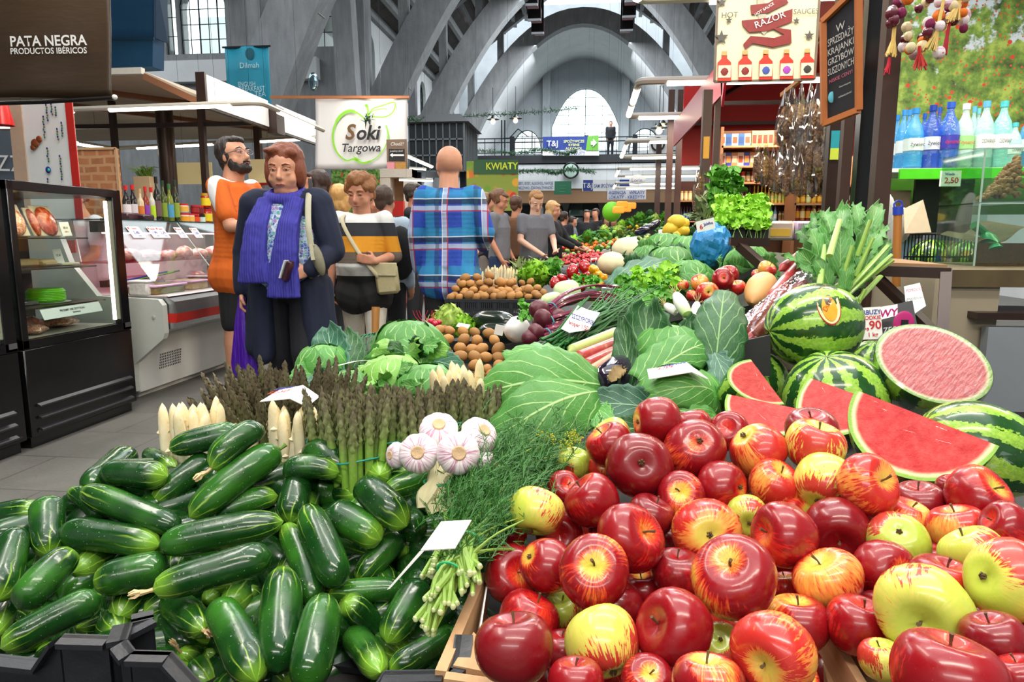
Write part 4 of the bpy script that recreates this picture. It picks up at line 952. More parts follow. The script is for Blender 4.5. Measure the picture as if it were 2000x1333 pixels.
 # cx, cy, apparent diameter, kind, end shown (s stem / c calyx), offset of that end, layer, label
AL=[(1281,824,96,'m','c',(-.9,0),0,'orange-red apple at the very top of the pile below the cabbages'),(1190,869,90,'r','s',(-.5,.8),.02,'red apple at the top left of the pile beside the fennel-like dill'),
 (1249,909,127,'d','c',(.08,.1),-.04,'big glossy red apple with its calyx dimple facing the viewer near the top'),(1357,878,118,'m','c',(.22,.35),-.03,'red and yellow apple with a calyx hollow right of the glossy red one'),
 (1121,905,66,'g','s',(0,.9),.06,'pale green apple half hidden behind the dill heads'),(1178,917,60,'o','s',(0,.9),.06,'small orange apple peeping out left of the glossy red one'),
 (1048,1000,106,'y','c',(-.3,-.9),-.02,'clean yellow apple at the left side of the pile'),(1156,979,108,'r','s',(-.6,.75),0,'plain deep red apple right of the yellow one'),
 (1102,954,66,'r','s',(.3,.3),.05,'partly hidden red apple above the yellow one'),(1331,969,92,'m','s',(-.12,.3),.03,'red apple with a green stem hollow below the calyx apple'),
 (1410,952,98,'r','c',(.9,0),.03,'bright red apple right of the green-hollowed apple'),(1270,1008,92,'d','s',(.5,.8),.04,'dark red apple in the shade under the glossy red one'),
 (1229,1052,132,'r','s',(.74,.3),-.03,'crimson apple lying with its stem end to the right'),(1380,1039,128,'o','c',(.1,-.12),0,'orange-yellow apple with its calyx facing the viewer, mid pile'),
 (1459,1012,84,'g','c',(.1,-.3),.04,'green-hollowed apple half hidden in the middle of the pile'),(1532,1045,125,'r','s',(-.76,.1),-.03,'red apple lying on its side with the stem end left'),
 (1160,1118,137,'m','s',(.03,.28),-.05,'streaked apple with a yellow stem bowl facing up, left of centre'),(1067,1105,106,'m','c',(-.8,.4),0,'orange-cheeked red apple tucked left of the yellow-bowled one'),
 (1000,1122,110,'r','s',(.3,.12),.03,'red apple with a green star around its stem at the left crate edge'),(993,1045,70,'m','s',(0,.9),.07,'small mottled apple under the yellow apple'),
 (1325,1120,104,'d','s',(0,.9),.05,'plain pinkish red apple in the gap left of the largest apple'),(1434,1130,160,'m','s',(-.1,.5),-.06,'largest red apple with a lime green stem bowl in the pile centre'),
 (1318,1230,148,'r','s',(-.66,.25),-.04,'large orange-red apple with its stem hollow at the left'),(1177,1257,148,'y','c',(.3,-.9),-.05,'pale yellow apple with fine red streaks near the front edge'),
 (1003,1267,146,'d','s',(0,.95),-.05,'darkest burgundy apple in the near left corner of the crate'),(1032,1211,120,'r','s',(.5,.8),.02,'red apple just behind the burgundy one'),
 (1098,1195,74,'g','s',(0,.8),.08,'green apple deep in the gap behind the streaky yellow one'),(1195,1180,116,'d','s',(.3,.9),.05,'dark apple in the shadow under the yellow-bowled one'),
 (1254,1153,82,'m','s',(0,.9),.08,'orange apple deep in the gap left of centre'),(1405,1261,88,'g','c',(.1,.3),.05,'green apple low between the two large front apples'),
 (1511,1274,155,'o','s',(-.4,-.42),-.05,'bright orange-red apple with its stem hollow low left, front row'),(1385,1342,140,'m','s',(0,.95),-.02,'striped apple cut by the lower picture edge, centre'),
 (1264,1330,98,'m','s',(.2,.4),.03,'mixed apple low at the front beside the streaky yellow one'),(1125,1338,112,'r','s',(0,.9),.0,'red apple at the lower edge beside the burgundy one'),
 (1098,1272,86,'d','s',(0,.9),.06,'dark red apple wedged right of the burgundy one'),(1480,880,111,'o','c',(-.6,.7),-.01,'orange-red apple under the first melon wedge'),
 (1592,871,108,'y','s',(.3,.9),-.02,'yellow-green apple with a red flush below the melon wedges'),(1586,844,98,'d','s',(0,.9),.04,'dark red apple behind the yellow-green one'),
 (1512,948,98,'o','s',(.5,.75),.02,'orange apple with a shallow notch, centre right'),(1614,946,117,'y','c',(-.4,-.7),-.02,'yellow apple with an orange blush right of the notched one'),
 (1694,948,116,'o','s',(.74,.25),-.02,'striped orange apple with its stem to the right below the big wedge'),(1636,1037,126,'d','s',(.0,-.5),-.02,'maroon apple with its stem hollow pointing down'),
 (1796,983,94,'d','s',(0,.9),.03,'dark crimson apple under the big melon wedge'),(1908,971,118,'r','s',(.8,.4),0,'crimson apple with an orange side right below the striped melon'),
 (1769,1016,92,'o','s',(.5,.8),.03,'orange apple left of the dark crimson one'),(1754,1058,115,'g','c',(.1,.4),-.01,'lime apple with its calyx up, right of the maroon one'),
 (1870,1035,110,'o','s',(0,.95),.02,'orange-gold apple behind the twin yellow ones'),(1964,1028,92,'r','s',(-.7,.4),.02,'small red apple by the right crate board'),
 (1900,1085,116,'y','s',(-.3,.9),.0,'golden apple left of the big striped one'),(1965,1132,152,'y','c',(-.62,.1),-.03,'big yellow and red striped apple at the right picture edge'),
 (1840,1142,126,'r','s',(.4,.85),.02,'rose red apple behind the largest yellow-green one'),(1728,1112,112,'m','c',(.6,-.1),.02,'red apple with a lime patch on its right side'),
 (1618,1133,126,'o','s',(-.3,.76),-.03,'mixed yellow apple with an upright stem right of the largest red one'),(1557,1217,118,'m','s',(.2,.9),.02,'mottled apple behind the bright orange-red front one'),
 (1678,1222,122,'r','s',(.4,.8),.02,'red apple beside the thin crate board'),(1806,1195,178,'y','s',(-.2,-.36),-.05,'largest yellow-green apple with a dimpled stem hollow, lower right'),
 (1940,1250,120,'d','s',(0,.9),.0,'dark red apple at the lower right edge'),(1852,1328,196,'r','s',(.3,.9),-.05,'huge rose red apple cut by the lower right edge'),
 (1723,1290,84,'y','s',(0,.9),.05,'small pale apple beside the divider board'),(1992,1322,96,'r','s',(0,.9),.02,'red apple in the lower right corner'),
 (1818,1092,70,'d','s',(0,.9),.06,'dark apple in the gap right of the lime one'),(1535,1148,66,'r','s',(0,.9),.08,'red apple deep behind the largest one'),(1441,936,70,'y','s',(0,.9),.09,'yellow apple peeping behind the bright red one'),
 (1700,1013,70,'r','s',(0,.9),.06,'red apple hidden right of the maroon one'),(1860,925+30,60,'d','s',(0,.9),.07,'apple hidden behind the crimson one')]
def DA(px,py):return.72-.00014*(px-1000)+(1260-py)*.00085
def relax(items,F=FPX,it=40,k=.96):
 """items: [px,py,dpx,depth]; slide along the view rays until neighbours stop cutting into each other"""
 for _ in range(it):
  pos=[P(i[0],i[1],i[3])for i in items];rad=[i[2]*i[3]/2/F for i in items]
  for a in range(len(items)):
   for b in range(a+1,len(items)):
    d=(pos[a]-pos[b]).length;m_=(rad[a]+rad[b])*k
    if d<m_:
     p_=(m_-d)*.35;f,n=(a,b)if items[a][3]<items[b][3]else(b,a)
     items[f][3]-=p_*.3;items[n][3]+=p_*.7
 return items
its=relax([[a[0],a[1],a[2],DA(a[0],a[1])+a[6]]for a in AL])
APOS=[]
for a,i in zip(AL,its):
 r=i[2]*i[3]/2/FPX*1.07;off=a[5];M=raym(i[0],i[1],i[3],off,R.random()*6,r/AR)
 if a[4]=='c':M=M@Matrix.Rotation(pi,4,'X')
 apple(M,a[3],a[7]);APOS.append((M.translation.copy(),r))
 # apples lower in the crates, glimpsed through gaps
n_=0
for py in range(850,1400,62):
 for px in range(960 if py>930 else 1170,2080,74):
  x,y=px+R.uniform(-18,18)+(37 if(py//62)%2 else 0),py+R.uniform(-14,14)
  if y<880 and x>1660:continue
  if y<1020 and x<1000 or(y<985 and x>1640):continue
  c=P(x,y,DA(x,y)+.085);r=R.uniform(.033,.038)
  if any((c-q).length<(r+s_)*.8 for q,s_ in APOS):continue
  APOS.append((c,r));M=axis_m(c,(R.uniform(-1,1),R.uniform(-1,1),R.uniform(.2,1)),None,r/AR)
  apple(M,R.choice('rrdmmoy'),'apple in the lower layer of the crates, glimpsed between the upper apples','lower layer of apples',True);n_+=1
for j in range(8):
 for i in range(11):
  c=V((-.02+i*.075+(.037 if j%2 else 0),.58+j*.078,.615+R.uniform(0,.02)))
  if c.x>.12+c.y*.55 or c.x<-.02-(c.y-.58)*.12 or any((c-q).length<.06 for q,s_ in APOS):continue
  apple(axis_m(c,(R.uniform(-1,1),R.uniform(-1,1),R.uniform(.2,1)),None,.95),R.choice('rrdmo'),'apple on the crate floor, hidden below the heaped apples','bottom layer of apples',True)
  # cucumbers ---------------------------------------------------------------------------------
t=NT('cucumber_skin');v=t.co();x,y,z=t.sep(v);L_=.17
r=t.ma('ADD',t.ma('SQRT',t.ma('ADD',t.ma('MULTIPLY',x,x),t.ma('MULTIPLY',y,y))),.003)
ang=t.n('ShaderNodeMath',operation='ARCTAN2');t.l(y,ang.inputs[0]);t.l(x,ang.inputs[1])
rd=t.ma('MULTIPLY',t.rnd(),30);zf=t.ma('DIVIDE',z,L_)
wob=t.noise(t.comb(t.ma('ADD',t.ma('DIVIDE',x,r),rd),t.ma('DIVIDE',y,r),t.ma('MULTIPLY',zf,2)),1.6,2)
st=t.ma('ABSOLUTE',t.ma('SINE',t.ma('ADD',t.ma('MULTIPLY',ang.outputs[0],5),t.ma('MULTIPLY',wob,3))))
ext=t.ma('MULTIPLY_ADD',t.noise(t.comb(t.ma('DIVIDE',x,r),t.ma('DIVIDE',y,r),rd),1.2,1),.75,.05)
fade=t.mr(zf,0,ext,1,0);line=t.mr(st,.0,.34,1,0)
base=t.mix(t.noise(v,40,4,.65),'0a2c0e','194a17');base=t.mix(t.mr(t.noise(t.vm('ADD',v,t.comb(rd,rd,0)),9,2),.45,.75,0,.75),base,'3b7a22')
tip=t.mr(zf,-.02,t.ma('MULTIPLY_ADD',t.rnd(),.22,.06),1,0);base=t.mix(t.ma('MULTIPLY',tip,.9),base,'86bd38');base=t.mix(t.ma('MULTIPLY',line,fade),base,'a9d04e')
sp=t.vor(v,130);base=t.mix(t.mr(sp,.06,.13,.45,0),base,'b9d59a')
t.bump(t.ma('ADD',t.ma('MULTIPLY',t.mr(sp,.0,.25,1,0),.6),t.noise(v,22,3)),.35,.003)
CUKE=t.fin(base,t.mr(t.noise(v,30,3),.35,.65,.16,.34),spec=.55,coat=.2)
FLW=sm('d9b98a',.8,var=.3,sc=120);CR0=.025
CKM=[]
for s_ in range(5):
 rs=random.Random(s_);bend=rs.uniform(.0,.012);ph=rs.random()*6;mb=MB();N=20;prof=[]
 for i in range(N+1):
  f=i/N;rr=CR0*(1-(1-min(1,f/.30))**2.3)**.52*(1-(1-min(1,(1-f)/.22))**2.3)**.5*(1.03+.05*sin(f*5+ph)-.05*f)
  prof.append((max(rr,0 if i in(0,N)else.002),f*L_))
 def fn(q,a,f):k=1+.022*cos(3*a+ph)+.02*nz((q.x*60,q.y*60,q.z*60),1,s_);return V((q.x*k+bend*4*f*(1-f),q.y*k,q.z))
 o=mb.lathe(prof,n=20,fn=fn).build('cucumber',CUKE);CKM.append(o.data);bpy.data.objects.remove(o)
mb=MB();mb.tube([(0,0,.003),(0,0,-.006),(.003,0,-.014)],[.0035,.003,.005],6)
for i in range(5):a=i*1.256;mb.tube([(.003,0,-.012),(.003+cos(a)*.005,sin(a)*.005,-.02),(.003+cos(a)*.004,sin(a)*.004,-.027)],[.003,.0025,.001],4)
o=mb.build('withered_flower',FLW);FLM=o.data;bpy.data.objects.remove(o)
o=MB().tube([(0,0,.165),(0,.001,.172),(.002,.002,.180)],[.004,.003,.004],6).build('stalk',sm('6f8a3a',.6));STK=o.data;bpy.data.objects.remove(o)
def DC(py):return.82+(1330-py)*.000625
CK=[(795,235,1130,150,115,.02,0),(990,330,1240,125,125,-.02,1),(890,560,1320,230,150,.01,0),(720,490,1000,270,120,.05,0),(790,365,490,345,130,.01,0),(385,430,850,610,130,.01,0),(330,430,480,560,90,.04,0),
 (130,640,110,540,95,.06,0),(230,735,225,475,150,.02,0),(755,690,290,625,150,.02,0),(1335,575,745,690,150,-.01,0),(715,900,1285,730,160,-.03,1),(440,865,800,785,165,.01,0),(350,710,80,990,150,-.01,0),
 (0,1175,475,930,150,-.01,0),(-10,950,80,615,150,.0,0),(110,870,175,765,78,.05,0),(-30,1120,80,900,125,.04,0),(360,1080,660,960,120,.04,0),(180,1200,400,1110,80,.06,0),
 (1365,585,1410,350,140,.03,0),(1598,345,1330,335,112,.01,0),(1640,380,1440,225,130,.04,0),(1310,455,1010,565,115,.04,0),(1915,600,1690,395,150,-.01,0),(1795,665,1545,530,165,.0,0),(1440,505,1600,880,155,-.02,0),
 (1340,590,1480,980,130,.015,0),(1690,450,1490,450,100,.04,0),(1710,400,1690,300,112,.04,0),(1680,860,1890,630,120,.04,0),(1910,690,1790,820,95,.055,0),(1545,915,1900,890,112,.03,0),(1330,800,1310,1290,190,-.02,0),
 (1530,930,1440,1360,190,-.04,0),(1620,950,1790,1110,160,.0,0),(1790,1290,1640,1090,150,-.01,0),(1210,1335,1020,960,180,-.02,0),(960,1090,790,940,150,.0,1),(970,945,1080,915,100,.05,0),(1150,890,1240,1060,130,.05,0),
 (1820,1150,1990,860,155,.02,0),(1830,1290,2140,1110,135,.01,0),(850,1190,990,1320,110,.04,1),(970,1190,1060,1330,92,.055,0),(1330,1350,1600,1330,120,.04,0),(1920,345,1790,425,115,.06,0),(1850,330,1700,350,90,.07,0),
 (380,880,480,790,110,.07,0),(850,620,1100,500,110,.07,0),(1560,760,1700,900,110,.07,0),(1480,1060,1640,1250,120,.07,0),(640,640,860,480,110,.075,0),(1990,700,1850,640,110,.07,0),(2020,560,1900,480,110,.08,0),(1240,800,1060,900,110,.075,0),
 (260,900,340,1020,110,.07,0),(1640,560,1500,640,110,.075,0),(560,720,700,560,110,.075,0),(1750,1180,1900,1240,120,.06,0),(820,330,700,260,90,.06,0),(1100,260,940,420,100,.08,0),(1100,1120,1270,1220,120,.07,0),(700,1000,820,900,110,.08,0)]
CLB=['rearmost, lying across the white asparagus','on top at the back with a white dried flower end','long one sloping under the topmost','dark one behind the long sloping one','with a yellow tip at the back left','long, with a striped light left end at the left rear','striped end peeping under the rear left ones','at the far left rear, mostly hidden','matte dark pair-like one standing at the left','long dark one lying left of centre','long horizontal one in the middle of the pile','longest dark one with a withered flower at its left tip','smooth plain green, left centre','light-tipped one pointing up at the far left','long dark one along the left crate rim','cut off by the left picture edge','small pale tip between two dark ones at the left','dark one low at the left edge','dark one behind the crate notch','lowest in the left crate corner','dull dark one standing upright in the rear middle','yellow-striped tip below the white asparagus bundle','dark one under the striped tip by the asparagus','small dark one above the long horizontal one','thick one with a bright yellow-green tip at the right','plump plain one in the right half','boldly yellow-striped one, right of centre','slim striped one left of the boldly striped one','wet dark one behind the thick right one','stubby dark one below the green asparagus','dusty dark one under the plump one','light green one next to the price card stick','half hidden beside the price card stick','big upright dark one in the front centre','striped upright one at the front beside the big dark one','seen end-on with a bright striped tip','dark one with a yellow starry tip at the front right','large upright one leaning left at the front','with a withered flower pointing at the viewer','stub of a pale one under the long dark one','dark one deep in the front centre','matte dark one below the dill stems','lying along the black rim in front of the dill','small one with an orange dried tip in the front crate corner','narrow one squeezed in the front corner']
for i,(x1,y1,x2,y2,wd,ly,fl)in enumerate(CK):
 k=800/1928;X1,Y1,X2,Y2=x1*k,780+y1*k,x2*k,780+y2*k;w_=wd*k
 a=P(X1,Y1,DC(Y1)+ly);b=P(X2,Y2,DC(Y2)+ly)
 ln=(b-a).length;rr=w_*(DC((Y1+Y2)/2)+ly)/2/FPX
 if ln<.085: # foreshortened: the hidden end goes down into the pile
  b=b+ray(X2,Y2).normalized()*(sqrt(.12**2-ln**2));ln=(b-a).length
 M=axis_m(a,b-a,(R.uniform(-1,1),R.uniform(-1,1),1),(rr/CR0,rr/CR0,ln/L_))
 e=bpy.data.objects.new('cucumber',R.choice(CKM));C.objects.link(e);place(e,M)
 tag(e,'green cucumber '+CLB[i]if i<len(CLB)else'dark green cucumber in the lower layer, barely seen between the upper ones','cucumber','cucumbers heaped in the black crates'if i<len(CLB)else'lower layer of cucumbers')
 if fl:c=bpy.data.objects.new('withered_flower',FLM);C.objects.link(c);c.parent=e;c.scale=(1,1,L_/ln*1)
 if i in(2,27,39,42):c=bpy.data.objects.new('stalk',STK);C.objects.link(c);c.parent=e
for py in range(930,1340,46):
 for px in range(10,880,66):
  x,y=px+R.uniform(-20,20),py+R.uniform(-14,14)
  if y<990 and x<200:continue
  a=P(x,y,DC(y)+.085);d=V((R.uniform(-1,1),R.uniform(-1,1),R.uniform(-.15,.15))).normalized()
  e=bpy.data.objects.new('cucumber',R.choice(CKM));C.objects.link(e);place(e,axis_m(a-d*.08,d,None,.95))
  tag(e,'dark green cucumber in the lower layer, barely seen between the upper ones','cucumber','lower layer of cucumbers')
  # asparagus ---------------------------------------------------------------------------------
def spear_mesh(h,r,scales,name,mat,seed=0,tipk=1.0):
 rs=random.Random(seed);mb=MB();prof=[]
 for i in range(17):
  f=1-(1-i/16)**1.8;k=1-.1*f if f<.75 else((.9*(1-((f-.75)/.25)**2.2))+.07 if tipk>.9 else(.925-.18*(f-.75)/.25)*(1-((f-.75)/.25)**6)+.03)
  prof.append((r*k,h*f))
 prof.append((0,h*1.01));bx_,by_=rs.uniform(-.004,.004),rs.uniform(-.004,.004)
 def bend(q):f=q.z/h;return V((q.x+bx_*f*f*2,q.y+by_*f*f*2,q.z))
 mb.lathe(prof,n=8,fn=lambda q,a,f:bend(q))
 n=scales
 for i in range(n):
  f=i/n;zz=h*(.12+.45*f)if i<4 else h*(.58+.40*(i-4)/max(1,n-4));a=i*2.4+seed
  ff=zz/h;rr=r*(1.02 if ff<.7 else(.95*(1-((ff-.7)/.3)**1.6)+.08));L=r*(1.5 if i<4 else 1.9)*tipk;w_=r*.6
  d=V((cos(a),sin(a),0));s_=V((-sin(a),cos(a),0));c=d*rr*.98+V((0,0,zz))
  tip=d*rr*(.92 if i>3 else 1.0)+V((0,0,zz+L));ml=d*(rr*(1.04+.12*tipk))+V((0,0,zz+L*.45))
  pts=[c,ml-s_*w_,tip,ml+s_*w_,ml+d*r*.12]
  mb.add([bend(p_)for p_ in pts],[(0,4,1),(1,4,2),(2,4,3),(3,4,0)])
 o=mb.build(name,mat,ang=60);me=o.data;bpy.data.objects.remove(o);return me
def spear_mat(name,h,lo,mid,hi,sc):
 t=NT(name);v=t.co();z=t.ma('ADD',t.ma('DIVIDE',t.sep(v)[2],h),t.ma('MULTIPLY',t.ma('SUBTRACT',t.noise(v,90,3),.5),.25));rd=t.ma('MULTIPLY',t.ma('SUBTRACT',t.rnd(),.5),.12)
 return t.fin(t.mix(t.mr(t.noise(v,160,3),.4,.7,0,.35),t.ramp(t.ma('ADD',z,rd),[(.0,lo),(.5,lo),(.66,mid),(.92,hi)]),sc),.5)
GSP=spear_mat('green_asparagus',.20,'7cab38','7b8550','675c4a','a5b56c');PSP=spear_mat('purple_asparagus',.20,'75884a','7a7a55','6e6250','96966c');WSP=spear_mat('white_asparagus',.20,'efe0b4','f2e6c4','ecd9a8','f8f0dc')
GM=[spear_mesh(.20,.0074,34,'spear',GSP,i)for i in range(4)];PM=[spear_mesh(.20,.0076,34,'spear',PSP,i)for i in range(4)];WM=[spear_mesh(.20,.0104,9,'spear',WSP,i,.45)for i in range(4)]
BTEAL=sm('1f9a8a',.5);BWH=sm('e9e6da',.5);BRED=sm('c9343c',.5)
def bundle(base,up,rad,n,meshes,band,bz,label,h=1.0,group='asparagus bundles',cat='asparagus',lean=.25,rsp=.0065):
 base=V(base);up=V(up).normalized();e=thing('asparagus_bundle',label,cat,base,group);s,u=frame(up,V((0,1,0)));k=0
 pts=[]
 for i in range(n):
  rr=rad*sqrt((i+.5)/n);a=i*2.39996;pts.append((cos(a)*rr,sin(a)*rr))
 for(x,y)in pts:
  d=(up+(s*x+u*y)/max(rad,1e-4)*lean*.35+V((R.uniform(-.03,.03),R.uniform(-.03,.03),0))).normalized()
  c=bpy.data.objects.new('spear',R.choice(meshes));C.objects.link(c);c.parent=e
  M=axis_m(base+s*x+u*y,d,(R.uniform(-1,1),R.uniform(-1,1),0),(1,1,h*R.uniform(.93,1.05)));place(c,Matrix.Translation(-base)@M)
 for dz in([0]if band is not BWH else[0,.004,.009]):
  rb=(rad+rsp)*(1+lean*.35*bz/max(rad,.01)*.35);c=base+up*(bz+dz)
  ring=[c+(s*cos(a)+u*sin(a))*rb+up*.003*sin(a*2+dz*300)for a in[2*pi*q/20 for q in range(21)]]
  MB().tube(ring,.0014,6,cap=False).build('rubber_band',band,e)
 return e
ZA=.675
for i,(px,pyt,d,rad,n,lb)in enumerate(((634,765,1.14,.022,12,'green asparagus bundle right of the white one behind the cucumbers'),(693,768,1.10,.030,18,'thick green asparagus bundle with a low teal band in the row centre'),(750,762,1.16,.026,14,'green asparagus bundle left of the garlic with a teal band'),
 (812,764,1.16,.028,16,'dark-tipped green asparagus bundle right above the garlic'),(878,745,1.22,.026,14,'green asparagus bundle with a high teal band behind the garlic'),(925,752,1.24,.022,10,'short green asparagus bundle next to the big cabbage leaf'))):
 tp=P(px,pyt+8,d);bundle((tp.x,tp.y,tp.z-.195),(R.uniform(-.03,.03),.05,1),rad,n,GM,BTEAL,(.12,.095,.115,.12,.13,.12)[i],lb)
tp=P(358,805,1.2);bundle((tp.x+.0,tp.y,tp.z-.19),(0,.02,1),.028,8,WM,BRED,.075,'white asparagus bundle with a red band at the far left',rsp=.01)
tp=P(396,800,1.26);bundle((tp.x,tp.y,tp.z-.19),(.03,0,1),.028,9,WM,BRED,.08,'taller white asparagus bundle right of the leftmost one',rsp=.01)
tp=P(556,800,1.18);bundle((tp.x,tp.y,tp.z-.19),(.04,.05,1),.028,10,WM,BWH,.085,'white asparagus bundle bound with white bands beside the green ones',rsp=.01)
tp=P(592,824,1.17);bundle((tp.x,tp.y,tp.z-.18),(.05,0,1),.012,3,WM,BRED,.08,'few white asparagus spears with a red band',rsp=.01)
tp=P(450,815,1.42);bundle((tp.x,tp.y,tp.z-.19),(.0,-.05,1),.034,14,WM,BWH,.1,'white asparagus bundle further back, only tips showing left',rsp=.01)
tp=P(500,822,1.36);bundle((tp.x,tp.y,tp.z-.19),(.0,-.05,1),.03,12,WM,BWH,.1,'white asparagus bundle further back, only tips showing right',rsp=.01)
tp=P(905,728,1.35);bundle((tp.x,tp.y,tp.z-.17),(.0,-.25,1),.035,14,WM,BWH,.1,'white asparagus bundle leaning beside the rear cabbages',rsp=.01)
for(px,py,d,rad,n,up,lb)in((475,760,1.40,.042,26,(-.1,-.45,1),'dark purple-tipped asparagus bundle fanned towards the viewer, leftmost'),(520,772,1.34,.036,20,(.1,-.4,1),'dark purple-tipped asparagus bundle under the folded price card'),(590,765,1.42,.04,22,(.1,-.4,1),'dark purple-tipped asparagus bundle right of the folded card'),
 (430,780,1.45,.03,14,(-.3,-.3,1),'dark asparagus bundle drooping at the aisle side'),(650,752,1.45,.032,16,(.2,-.2,1),'dark asparagus bundle behind the green row')):
 tp=P(px,py,d);u_=V(up).normalized();bundle(tp-u_*.17,u_,rad,n,PM,BTEAL,.08,lb,lean=.6)
def bent_card(name,label,c1,c2,c3_,c4,f1,f2,lines,group='folded price cards',th=.0015):
 """folded card: four px corners with depth + fold line; c* = (px,py,d)"""
 q=[P(*c)for c in(c1,c2,c3_,c4)];g,h_=P(*f1),P(*f2);e=thing(name,label,'price card',(q[0]+q[2])/2,group)
 MB().quad(q[0],g,h_,q[3],th).quad(g,q[1],q[2],h_,th).build('paper',CARD,e,smooth=False);ux=(g-q[0]).normalized();uy=(q[3]-q[0]).normalized();uy=(uy-ux*uy.dot(ux)).normalized()
 cc_=(q[0]+g+h_+q[3])/4;H_=(q[3]-q[0]).length
 return e,cc_,ux,uy,H_
 # folded card on the dark asparagus
e,c,ux,uy,H_=bent_card('price_card','folded white card with red and blue writing on the dark asparagus',(508,786,1.22),(600,796,1.16),(624,776,1.24),(545,764,1.28),(566,780,1.19),(592,754,1.25),[])
text('SZPARAGI',e,c+uy*.012,ux,uy,.012,INKB,wmax=.05,off=.008,bold=.025);text('12,50',e,c-uy*.008,ux,uy,.016,INKR,wmax=.05,off=.008,bold=.025)
# garlic -------------------------------------------------------------------------------------
t=NT('garlic_skin');v=t.vm('SCALE',t.co(),sc=1/.03);x,y,z=t.sep(v);r=t.ma('ADD',t.ma('SQRT',t.ma('ADD',t.ma('MULTIPLY',x,x),t.ma('MULTIPLY',y,y))),.05)
stn=t.noise(t.comb(t.ma('MULTIPLY',t.ma('DIVIDE',x,r),6),t.ma('MULTIPLY',t.ma('DIVIDE',y,r),6),t.ma('ADD',t.ma('MULTIPLY',z,.5),t.ma('MULTIPLY',t.rnd(),9))),1.6,4,.6)
c=t.ramp(stn,[(.3,'f2ece8'),(.48,'e8dce0'),(.58,'c9a0b4'),(.66,'a8607e'),(.75,'e9dfe2')]);c=t.mix(t.mr(z,-.2,.7,.65,0),c,'f2efe9');GARL=t.fin(c,.5,sss=.1);RTM=sm('c9a982',.8,bump=.3,sc=150)
def garlic(c,ax,rr,label,group='garlic bulbs in the braided bunch'):
 M=axis_m(c,ax,(R.uniform(-1,1),R.uniform(-1,1),0),rr/.03);e=thing('garlic_bulb',label,'garlic',c,group);place(e,M)
 def fn(q,a,f):k=1+.055*abs(cos(4.5*a))*sin(f*pi)**.5;return V((q.x*k,q.y*k,q.z))
 prof=[(0,-.028),(.006,-.027),(.014,-.020),(.024,-.012),(.030,-.001),(.029,.009),(.023,.017),(.013,.0205),(.009,.019)]
 MB().lathe(prof,n=36,fn=fn).build('skin',GARL,e,True)
 MB().lathe([(.0105,.014),(.0105,.0205),(.009,.022),(0,.021)],n=14).build('root_plate',RTM,e,True)
 MB().tube([(0,0,-.024),(.001,0,-.034),(.003,0,-.045)],[.007,.0045,.004],8).build('neck',sm('d9cfae',.7),e,True)
 return e
for(px,py,pr_,d,off,lb)in((818,886,38,.98,(-.1,.05),'purple-streaked garlic bulb, front left of the bunch'),(895,886,41,.97,(.05,-.0),'purple-streaked garlic bulb, front right of the bunch'),(857,843,37,1.04,(.0,.55),'white garlic bulb at the top of the bunch'),(934,853,37,1.04,(.5,.5),'pale garlic bulb at the upper right of the bunch'),
 (950,911,27,1.02,(.8,.1),'small white garlic bulb at the right under the pale one'),(776,890,25,1.02,(-.85,0),'brownish garlic bulb half hidden at the left')):
 M=raym(px,py,d,off);garlic(P(px,py,d),M.to_3x3()@V((0,0,1)),pr_*d/FPX,lb)
e=thing('garlic_stalks','pale twisted garlic stalks tied with a green band under the bulbs','stalks',P(850,1000,.98))
for(a,b,c,d_)in(((835,905),(848,940),(838,975),(848,1003)),((870,905),(855,942),(862,980),(870,1000)),((850,900),(850,942),(845,960),(828,985)),((900,915),(862,942),(880,970),(884,990)),((842,880),(846,940),(826,965),(826,992))):
 MB().tube(catmull([P(*a,1.02),P(*b,.99),P(*c,.975),P(*d_,.97)],5),[.006]*4+[.0085]*12,8).build('stalk',sm('cfc79c',.6,var=.15,sc=60),e)
c0=P(854,942,.99);MB().tube([c0+V((cos(a)*.019,sin(a)*.014,0))for a in[k*pi/8 for k in range(17)]],.002,6,cap=False).build('green_band',sm('2f9a6a',.5),e)
